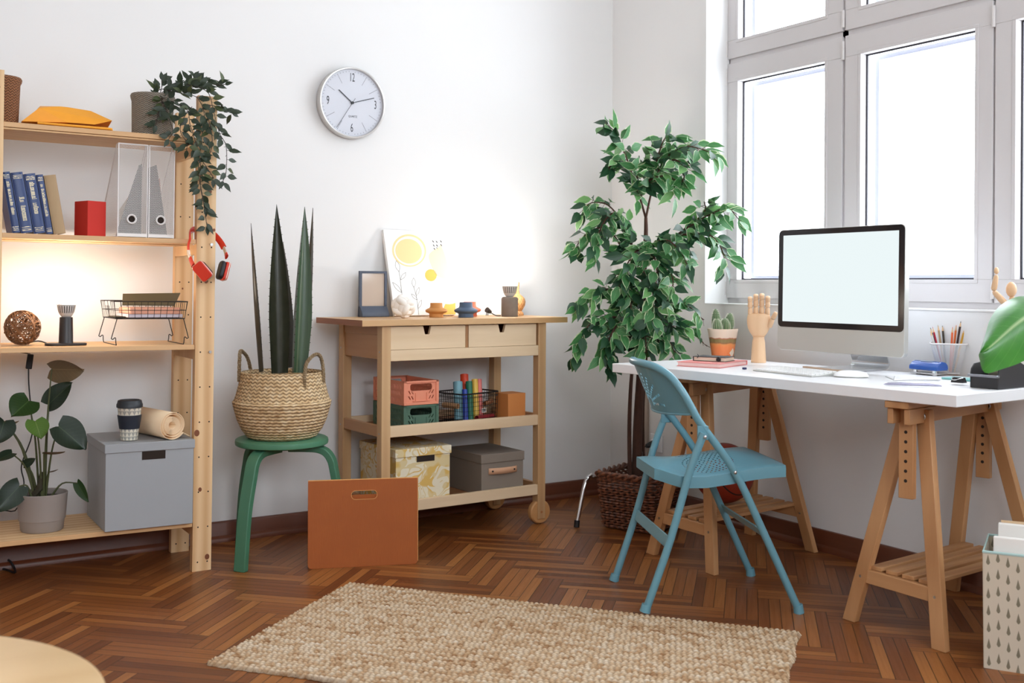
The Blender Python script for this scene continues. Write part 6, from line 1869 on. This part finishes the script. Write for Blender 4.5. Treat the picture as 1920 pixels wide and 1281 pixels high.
# ---- pencil cup
q0 = Vector((-0.0362, -1.973, 0.742))
PCM = dz(q0.x + .018, q0.y + .034, math.radians(-55))
t = thing('pencil_cup', 'white wire mesh pencil cup full of coloured pencils on the desk', 'pencil cup', PCM)
def sqr(h, r=.012): return rrect(-h, h, -h, h, r, 4)
cm = hexmesh('cup_mesh', (226, 228, 230), 260.0, .34, .4)
b_, tp = sqr(.036), sqr(.059)
mb = MB(); nn = len(b_); hh = .104
Ls = [0]
for k in range(nn): Ls.append(Ls[-1] + math.dist(tp[k], tp[(k + 1) % nn]))
a0 = mb.av([V(x, y, .002) for x, y in b_]); a1 = mb.av([V(x, y, hh) for x, y in tp])
for k in range(nn):
    k2 = (k + 1) % nn
    mb.af((a0 + k, a0 + k2, a1 + k2, a1 + k), ((Ls[k], 0), (Ls[k + 1], 0), (Ls[k + 1], hh), (Ls[k], hh)))
mb.build('mesh_wall', cm, t, smooth=60)
MB().prism(b_, 0, .004).build('base_panel', wfr, t)
MB().tube([V(x, y, hh) for x, y in tp], .0030, 8, closed=True).build('rim', wfr, t)
lead = plain('pencil_wood', (222, 184, 142), .7)
def pencil(foot, top, c, label, r=.0036):
    f_, tt = Vector(foot), Vector(top); d = (tt - f_); L_ = d.length; d.normalize()
    M = PCM @ T(f_) @ d.to_track_quat('Z', 'Y').to_matrix().to_4x4()
    nm = label.split(' pencil')[0].replace(' ', '_')
    t2 = thing('pencil', label, 'pencil', M, 'pencils in the mesh cup')
    MB().tube([(0, 0, 0), (0, 0, L_ - .020)], r, 6).build('barrel', plain('lacquer_' + nm, c, .35, vary=.02), t2, smooth=0)
    MB().tube([(0, 0, L_ - .020), (0, 0, L_ - .006)], [r * .98, r * .42], 6).build('sharpened_wood', lead, t2, smooth=0)
    MB().tube([(0, 0, L_ - .006), (0, 0, L_)], [r * .42, .0002], 6).build('lead_point', plain('lead_' + nm, c, .6), t2)
PN_ = [((.020, -.016, .006), (-.050, -.038, .152), (210, 206, 200), 'pale grey pencil leaning out furthest at the computer side of the mesh cup'),
 ((.022, -.006, .006), (-.050, -.020, .160), (24, 78, 92), 'petrol blue pencil leaning with the red one in the mesh cup'),
 ((.018, .004, .006), (-.044, -.006, .162), (178, 34, 56), 'crimson pencil beside the petrol one in the mesh cup'),
 ((.012, .018, .006), (-.030, .012, .168), (176, 146, 106), 'tan pencil in the middle of the mesh cup'),
 ((.010, .022, .006), (-.018, .026, .166), (60, 52, 44), 'dark brown pencil behind the tan one in the mesh cup'),
 ((-.010, -.022, .006), (.010, -.030, .164), (222, 98, 50), 'orange pencil at the front of the mesh cup'),
 ((-.018, -.016, .006), (.020, -.006, .170), (232, 120, 58), 'light orange pencil behind the other orange one in the mesh cup'),
 ((-.022, -.008, .006), (.032, -.022, .184), (58, 30, 26), 'tallest pencil, blackish brown, in the mesh cup'),
 ((-.012, .020, .006), (.022, .014, .160), (200, 62, 36), 'vermilion pencil half hidden in the mesh cup'),
 ((-.022, .014, .006), (.043, -.008, .162), (216, 162, 52), 'ochre yellow pencil towards the tape dispenser side of the mesh cup'),
 ((-.020, .004, .006), (.050, .012, .150), (92, 112, 150), 'slate blue pencil leaning towards the tape dispenser in the mesh cup')]
for f_, tt, c, lb in PN_: pencil((tt[0] * .42, tt[1] * .6, .006), (tt[0] * 1.2, tt[1] * 1.25, tt[2]), c, lb)
# ---- drawing compass, silver pen, note card, binder clips
g0, g1 = Vector((-0.4654, -2.058, 0.742)), Vector((-0.3098, -2.113, 0.742))
t = thing('drawing_compass', 'open steel drawing compass lying on the desk before the hole punch', 'compass', dz(g0.x, g0.y))
gd = (g1 - g0).normalized()
MB().tube([g0 + V(0, 0, .003), g0.lerp(g1, .5) + V(0, 0, .004), g1 + V(0, 0, .003)], [.0022, .0030, .0036], 8).build('leg', M_['steel'], t, F=I4)
for s_ in (-1, 1):
    MB().bar(g0 + V(0, 0, .004), Vector((-0.4383, -2.005, 0.752)) if s_ < 0 else Vector((-0.4503, -2.051, 0.756)), .004, .0025).build('arm', M_['steel'], t, F=I4, bevel=.0005)
g0, g1 = Vector((-0.6048, -2.13, 0.7425)), Vector((-0.4997, -2.257, 0.7425))
mb = MB().tube([g0 + V(0, 0, .002), g0.lerp(g1, .08) + V(0, 0, .004), g0.lerp(g1, .3) + V(0, 0, .005), g0.lerp(g1, .8) + V(0, 0, .005), g0.lerp(g1, .97) + V(0, 0, .003), g1 + V(0, 0, .002)], [.0012, .0040, .0050, .0048, .0030, .0012], 12)
solo(mb, 'pen', plain('lilac_metal', (176, 174, 196), .25, .6), 'slim lilac grey pen lying along the desk front edge', 'pen', dz(g0.x, g0.y), F=I4)
k0 = Vector((-0.2423, -2.118, 0.742))
solo(MB().prism(rrect(-.052, .052, -.034, .034, .004, 3), 0, .006), 'note_pad', plain('teal_pad', (124, 186, 184), .6), 'pale teal note pad under the binder clip on the desk', 'note pad', dz(k0.x + .03, k0.y - .006, math.radians(-88)), bevel=.001)
k1 = Vector((-0.3845, -2.225, 0.75))
t = thing('binder_clip', 'black and silver binder clip lying on the teal note pad', 'clip', dz(k1.x + .012, k1.y, math.radians(-85), DZ + .0065))
MB().prism([(-.012, 0), (.012, 0), (.002, .016), (-.002, .016)], -.020, .020, basis((0, 0, 0), (0, 1, 0), (0, 0, 1), (1, 0, 0))).build('body', M_['black'], t)
for s_ in (-1, 1):
    MB().tube(smoothpath([V(-.016, s_ * .004, .015), V(-.012, s_ * .018, .013), V(-.006, s_ * .028, .010), V(.006, s_ * .028, .010), V(.012, s_ * .018, .013), V(.016, s_ * .004, .015)]), .0012, 6).build('handle', M_['chrome'], t)
# ---- tape dispenser
tc = Vector((-0.413, -2.384, 0.7405))
TD = basis((tc.x, tc.y, DZ), V(1, .05, 0).normalized(), V(-.05, 1, 0).normalized(), V(0, 0, 1))
t = thing('tape_dispenser', 'heavy black tape dispenser with steel cutter at the desk corner under the big leaf', 'tape dispenser', TD)
td = plain('charcoal_plastic', (44, 43, 46), .45, vary=.04)
prf = [(0, 0), (.16, 0), (.16, .030), (.150, .058), (.13, .074), (.10, .074), (.075, .060), (.05, .030), (.03, .026), (.0, .034)]
for y0, y1 in ((0, .004), (.086, .090)):
    pr2 = [(0, 0), (.16, 0), (.16, .035), (.145, .066), (.12, .076), (.06, .076), (.02, .072), (.004, .058), (0, .042)]
    MB().prism(pr2, -y1, -y0, basis((0, 0, 0), (1, 0, 0), (0, 0, 1), (0, -1, 0))).build('side_panel', td, t, bevel=.001, smooth=0)
MB().prism([(0.001, 0), (.158, 0), (.158, .030), (.05, .022), (.012, .022), (.001, .036)], -.086, -.004, basis((0, 0, 0), (1, 0, 0), (0, 0, 1), (0, -1, 0))).build('body', td, t, smooth=0)
MB().box(-.012, .004, -.002, .092, .034, .041).build('cutter_blade', plain('cutter_steel', (150, 152, 160), .25, .8), t, bevel=.001)
MB().cyl((.105, .008, .050), (.105, .082, .050), .024, n=28).build('tape_roll', plain('tape_amber', (206, 196, 176), .35), t)
# ---- wooden mannequin
w0 = Vector((-0.0928, -2.214, 1.005))
t = thing('mannequin', 'jointed wooden mannequin with one arm raised, standing behind the big leaf', 'mannequin', dz(w0.x, w0.y))
lime = hw_
bx, by = w0.x, w0.y
wd_ = rt
def Q(px, py, d=3.45): return None
def limb(name, a, b, r0, r1, par=None): return MB().tube([a, a.lerp(b, .12), a.lerp(b, .5), a.lerp(b, .88), b], [r0 * .6, r0, (r0 + r1) * .54, r1, r1 * .6], 14).build(name, lime, par or t, F=I4, smooth=60)
hd = Vector((-0.0886, -2.217, 1.035)); sh_ = Vector((-0.1059, -2.206, 0.9898)); el = Vector((-0.1458, -2.192, 1.029)); wr_ = Vector((-0.148, -2.203, 1.081)); hn = Vector((-0.148, -2.203, 1.095))
MB().ball(hd, .0165, 20, 16, (1, 1, 1.5)).build('head', lime, t, F=I4, smooth=180)
limb('neck', Vector((-0.087, -2.218, 1.012)), Vector((-0.0855, -2.219, 0.9951)), .008, .009)
ch_ = Vector((-0.0731, -2.215, 0.9534))
MB().ball(ch_, .028, 20, 14, (1.15, .8, 1.35)).build('chest', lime, t, F=I4, smooth=180)
limb('shoulder', sh_ + V(0, 0, -.002), Vector((-0.0499, -2.229, 0.9899)), .011, .011)
limb('upper_arm', sh_, el, .0105, .0085); fa_ = limb('forearm', el + V(0, 0, .002), wr_, .0092, .0072); MB().ball(hn, .0085, 14, 10, (1, .8, 1.35)).build('hand', lime, t, F=I4, smooth=180)
zc = ch_.z
hip = V(bx, by, DZ + .150)
limb('waist', ch_ - V(0, 0, .03), hip, .016, .014)
MB().ball(hip, .021, 18, 12, (1.1, .8, .9)).build('pelvis', lime, t, F=I4, smooth=180)
for s_ in (-1, 1):
    h1 = hip + wd_ * (s_ * .016); k1 = V(h1.x, h1.y, DZ + .082) + wd_ * (s_ * .004); f1 = V(k1.x, k1.y, DZ + .022)
    limb('thigh', h1, k1, .0125, .010); limb('shin', k1, f1, .0105, .007)
    MB().ball(f1 + V(-.008, -.006, -.004), .009, 12, 8, (1.5, 1.0, .7)).build('foot', lime, t, F=I4, smooth=180)
ar = Vector((-0.0499, -2.229, 0.9899))
limb('upper_arm', ar, ar + V(.018, -.02, -.055), .0105, .0085); limb('forearm', ar + V(.018, -.02, -.057), ar + V(.012, -.025, -.108), .009, .007)
MB().cyl((bx, by, DZ), (bx, by, DZ + .014), .042, n=32).build('base', lime, t, F=I4, bevel=.002)
# ---- big leaf reaching in from a potted plant beside the desk
LFP = V(-.20, -2.93, 0)
t = thing('potted_monstera', 'large glossy green leaf reaching over the tape dispenser from a floor plant', 'potted plant', T(LFP))
MB().lathe([(.0, 0), (.12, 0), (.125, .004), (.150, .26), (.148, .27), (.140, .27), (.136, .24), (.0, .24)], n=40, cap0=False, cap1=False).build('pot', potm, t)
MB().lathe([(.138, .236), (.0, .245)], n=24, cap0=False, cap1=False).build('soil', M_['soil'], t)
mst = NT('monstera_leaf')
u, v, _ = mst.xyz(mst.co('UV'))
d = mst.ma('ABSOLUTE', mst.ma('SUBTRACT', u, .5))
mid = mst.ma('SUBTRACT', 1.0, mst.ma('MINIMUM', 1.0, mst.ma('MULTIPLY', d, 22.0)))
ph = mst.ma('FRACT', mst.ma('MULTIPLY', mst.ma('ADD', v, mst.ma('MULTIPLY', d, .7)), 7.0))
rib = mst.ma('LESS_THAN', mst.ma('ABSOLUTE', mst.ma('SUBTRACT', ph, .5)), .03)
c = mst.mix(mst.noise(mst.co('Object', (16, 16, 16)), 1.0, 2), lin((72, 146, 44)), lin((44, 112, 36)))
c = mst.mix(mst.ma('MULTIPLY', rib, .25), c, lin((110, 170, 80)))
c = mst.mix(mid, c, lin((170, 196, 140)))
mst.set(Base_Color=c, Roughness=.3)
tl = mst.n('BsdfTranslucent', Color=c); mx = mst.n('MixShader'); mst.put(mx.inputs[0], .22)
mst.t.links.new(mst.b.outputs[0], mx.inputs[1]); mst.t.links.new(tl.outputs[0], mx.inputs[2]); mst.t.links.new(mx.outputs[0], mst.out.inputs['Surface'])
LM = smoothpath([(-0.7118, -2.519, 0.8583), (-0.672, -2.533, 0.8851), (-0.6245, -2.539, 0.9145), (-0.5766, -2.546, 0.9444), (-0.5246, -2.555, 0.9703), (-0.4721, -2.565, 0.9848)], 4)
LU = smoothpath([(-0.7112, -2.52, 0.859), (-0.624, -2.48, 0.9076), (-0.5569, -2.452, 0.9545), (-0.4935, -2.445, 0.993), (-0.4338, -2.459, 1.016), (-0.3948, -2.508, 1.016)], 4)
LD = smoothpath([(-0.7112, -2.52, 0.8576), (-0.7524, -2.565, 0.8174), (-0.7215, -2.596, 0.8282), (-0.6745, -2.626, 0.8495), (-0.6047, -2.635, 0.8829), (-0.5003, -2.607, 0.9395)], 4)
mb = MB(); m = len(LM); ids = []
for i in range(m):
    row = []
    for j in range(9):
        q = (j - 4) / 4
        p = LM[i].lerp(LU[i], q) if q > 0 else LM[i].lerp(LD[i], -q)
        row.append(p + V(0, 0, .010 * math.sin(PI * abs(q))) + V(-.012, -.012, 0) * math.sin(PI * abs(q)))
    ids.append(mb.av(row))
for i in range(m - 1):
    for j in range(8):
        mb.af((ids[i] + j, ids[i + 1] + j, ids[i + 1] + j + 1, ids[i] + j + 1), ((j / 8, i / m), (j / 8, (i + 1) / m), ((j + 1) / 8, (i + 1) / m), ((j + 1) / 8, i / m)))
lf = mb.build('leaf', mst.m, t, F=I4, smooth=80)
stg = plain('monstera_stalk', (84, 118, 58), .5)
MB().tube(smoothpath([LM[-1], LM[-1] + V(.06, -.10, .04), V(-.22, -2.75, .96), V(-.20, -2.88, .60), LFP + V(0, 0, .23)]), .0065, 8).build('stalk', stg, lf, F=I4)
for tip, base, nr in ((V(-.42, -3.25, .86), V(-.30, -3.08, .92), (-.6, -.3, .8)), (V(-.45, -3.02, 1.16), V(-.30, -2.98, 1.05), (-.5, -.4, .8))):
    mb = MB(); heart(mb, base, tip, nr, .17)
    l2 = mb.build('leaf', mst.m, t, F=I4, smooth=80)
    MB().tube(smoothpath([base, base.lerp(LFP, .4) + V(0, 0, .15), LFP + V(0, 0, .23)]), .006, 8).build('stalk', stg, l2, F=I4)

# ---- patterned storage bin with folders, bottom corner of the view
bA = Vector((-0.6408, -2.494, 0))
be = V(.50, -.866, 0).normalized()
BN = basis((bA.x, bA.y, 0), be, V(-be.y, be.x, 0), V(0, 0, 1))
dr = NT('drop_pattern')
x, y, z = dr.xyz(dr.co('UV'))
k = 1 / .024; kz = 1 / .046
col_ = dr.ma('FLOOR', dr.ma('MULTIPLY', x, k))
fx = dr.ma('SUBTRACT', dr.ma('FRACT', dr.ma('MULTIPLY', x, k)), .5)
off = dr.ma('FRACT', dr.ma('MULTIPLY', dr.ma('SINE', dr.ma('MULTIPLY', col_, 12.9)), 43.7))
fz = dr.ma('SUBTRACT', dr.ma('FRACT', dr.ma('ADD', dr.ma('MULTIPLY', y, kz), dr.ma('ADD', off, dr.ma('MULTIPLY', col_, .5)))), .5)
wdt = dr.ma('MULTIPLY', dr.ma('SUBTRACT', .30, fz), .42)
inr = dr.ma('MULTIPLY', dr.ma('LESS_THAN', dr.ma('ABSOLUTE', fx), dr.ma('MINIMUM', wdt, dr.ma('SQRT', dr.ma('MAXIMUM', 0.0, dr.ma('MULTIPLY', dr.ma('ADD', fz, .33), .30))))), dr.ma('MULTIPLY', dr.ma('LESS_THAN', fz, .30), dr.ma('GREATER_THAN', fz, -.33)))
dr.set(Base_Color=dr.mix(inr, lin((204, 192, 172)), lin((124, 116, 96))), Roughness=.75)
t = thing('storage_bin', 'open cream storage bin with grey drop pattern, white folders in it', 'bin', BN)
bw_, bd_, bh_ = .30, .215, .318
def wall_(pts, uvs_, name='wall_panel'):
    mb = MB(); a = mb.av(pts); mb.af((a, a + 1, a + 2, a + 3), uvs_); mb.build(name, dr.m, t, smooth=0, solid=.003)
f_ = .004
wall_([(0, 0, 0), (bw_, 0, 0), (bw_ + f_, -f_, bh_), (-f_, -f_, bh_)], [(0, 0), (bw_, 0), (bw_, bh_), (0, bh_)], 'front_panel')
wall_([(0, bd_, 0), (bw_, bd_, 0), (bw_ + f_, bd_ + f_, bh_), (-f_, bd_ + f_, bh_)], [(0, 0), (bw_, 0), (bw_, bh_), (0, bh_)], 'back_panel')
wall_([(0, 0, 0), (0, bd_, 0), (-f_, bd_ + f_, bh_), (-f_, -f_, bh_)], [(.5, 0), (.5 + bd_, 0), (.5 + bd_, bh_), (.5, bh_)], 'side_panel')
wall_([(bw_, 0, 0), (bw_, bd_, 0), (bw_ + f_, bd_ + f_, bh_), (bw_ + f_, -f_, bh_)], [(.5, 0), (.5 + bd_, 0), (.5 + bd_, bh_), (.5, bh_)], 'side_panel')
MB().box(.002, bw_ - .002, .002, bd_ - .002, .0005, .004).build('base_panel', dr.m, t, smooth=0)
trim = plain('mint_binding', (168, 196, 192), .6)
MB().tube([V(-f_, -f_, bh_), V(bw_ + f_, -f_, bh_), V(bw_ + f_, bd_ + f_, bh_), V(-f_, bd_ + f_, bh_)], .0042, 6, closed=True).build('rim_binding', trim, t)
fw = plain('white_folder', (236, 232, 226), .75)
solo(MB().box(.020, bw_ - .01, .022, .040, 0, .352), 'binder', fw, 'white ring binder standing at the front of the drop patterned bin', 'binder', BN @ T(0, 0, .005) @ Rx(.01), bevel=.003)
solo(MB().box(.028, bw_ - .012, .10, .125, 0, .372), 'binder', fw, 'white file block standing behind the front binder in the patterned bin', 'binder', BN @ T(0, 0, .005), bevel=.001)
solo(MB().box(.034, bw_ - .012, .126, .130, 0, .378), 'folder', plain('kraft_folder', (206, 176, 140), .8), 'thin brown paper folder behind the white file block in the patterned bin', 'folder', BN @ T(0, 0, .005))
solo(MB().box(.020, bw_ - .012, .150, .165, 0, .30), 'folder', plain('dark_folder', (52, 50, 50), .6), 'dark folder at the back of the drop patterned bin', 'folder', BN @ T(0, 0, .005))
# ---- round birch table cut by the picture corner
t = thing('round_table', 'round pale birch side table cut off at the corner in front of the shelving', 'table', T(-3.336, -2.555, 0))
tb = wood('pale_birch', (216, 184, 138), (202, 166, 118), 0, .4, .4, .15)
MB().lathe([(.0, .424), (.372, .424), (.3785, .428), (.3796, .437), (.3785, .446), (.372, .450), (.0, .450)], n=96, cap0=False, cap1=False).build('table_top', tb, t)
for k in range(3):
    a = k * 2 * PI / 3 + 2.4
    MB().cyl((.20 * math.cos(a), .20 * math.sin(a), .424), (.32 * math.cos(a), .32 * math.sin(a), 0), .020, .013, 16).build('leg', M_['birch_z'], t)

# ================================================================ light and camera
wd = bpy.data.worlds.new('sky'); sc.world = wd; wd.use_nodes = True
bg = wd.node_tree.nodes['Background']
bg.inputs['Color'].default_value = (.89, .945, 1.0, 1); bg.inputs['Strength'].default_value = 7.5

def area(name, loc, rot, sx, sy, power, color, portal=False):
    l = bpy.data.lights.new(name, 'AREA'); l.shape = 'RECTANGLE'; l.size = sx; l.size_y = sy; l.energy = power; l.color = color
    if portal: l.cycles.is_portal = True
    o = bpy.data.objects.new(name, l); COL.objects.link(o); o.location = loc; o.rotation_euler = rot
    return o
area('window_portal', (.29, (WY0 + WY1) / 2, (WZ0 + WZ1) / 2), (0, PI / 2, 0), WZ1 - WZ0, WY1 - WY0, 1, (1, 1, 1), True)
area('window_portal', ((QX0 + QX1) / 2, RY0 - .29, (QZ0 + QZ1) / 2), (PI / 2, 0, 0), QX1 - QX0, QZ1 - QZ0, 1, (1, 1, 1), True)

cam = bpy.data.cameras.new('camera'); co = bpy.data.objects.new('camera', cam); COL.objects.link(co)
cam.sensor_width = 36.0; cam.sensor_fit = 'HORIZONTAL'
cam.lens = 1998.9634 / 1920 * 36.0
cam.shift_y = -(640.5 - 533.2287) / 1920
cam.clip_start = .05
yaw, roll = .5665, .0053
Rv = V(math.cos(yaw), -math.sin(yaw), 0); Fv = V(math.sin(yaw), math.cos(yaw), 0); Uv = V(0, 0, 1)
cr, sr = math.cos(roll), math.sin(roll)
co.matrix_world = basis((-3.3033, -4.2606, 1.043), Rv * cr + Uv * sr, Uv * cr - Rv * sr, -Fv)
cam.dof.use_dof = True; cam.dof.focus_distance = 3.9; cam.dof.aperture_fstop = 4.0
sc.camera = co
sc.view_settings.view_transform = 'Standard'; sc.view_settings.look = 'None'
sc.view_settings.exposure = 0.22; sc.view_settings.gamma = 1.0
sc.view_settings.use_curve_mapping = False
sc.cycles.use_denoising = True
sc.cycles.max_bounces = 10; sc.cycles.diffuse_bounces = 6; sc.cycles.transparent_max_bounces = 24
sc.cycles.sample_clamp_indirect = 8.0
sc.cycles.caustics_reflective = False; sc.cycles.caustics_refractive = False
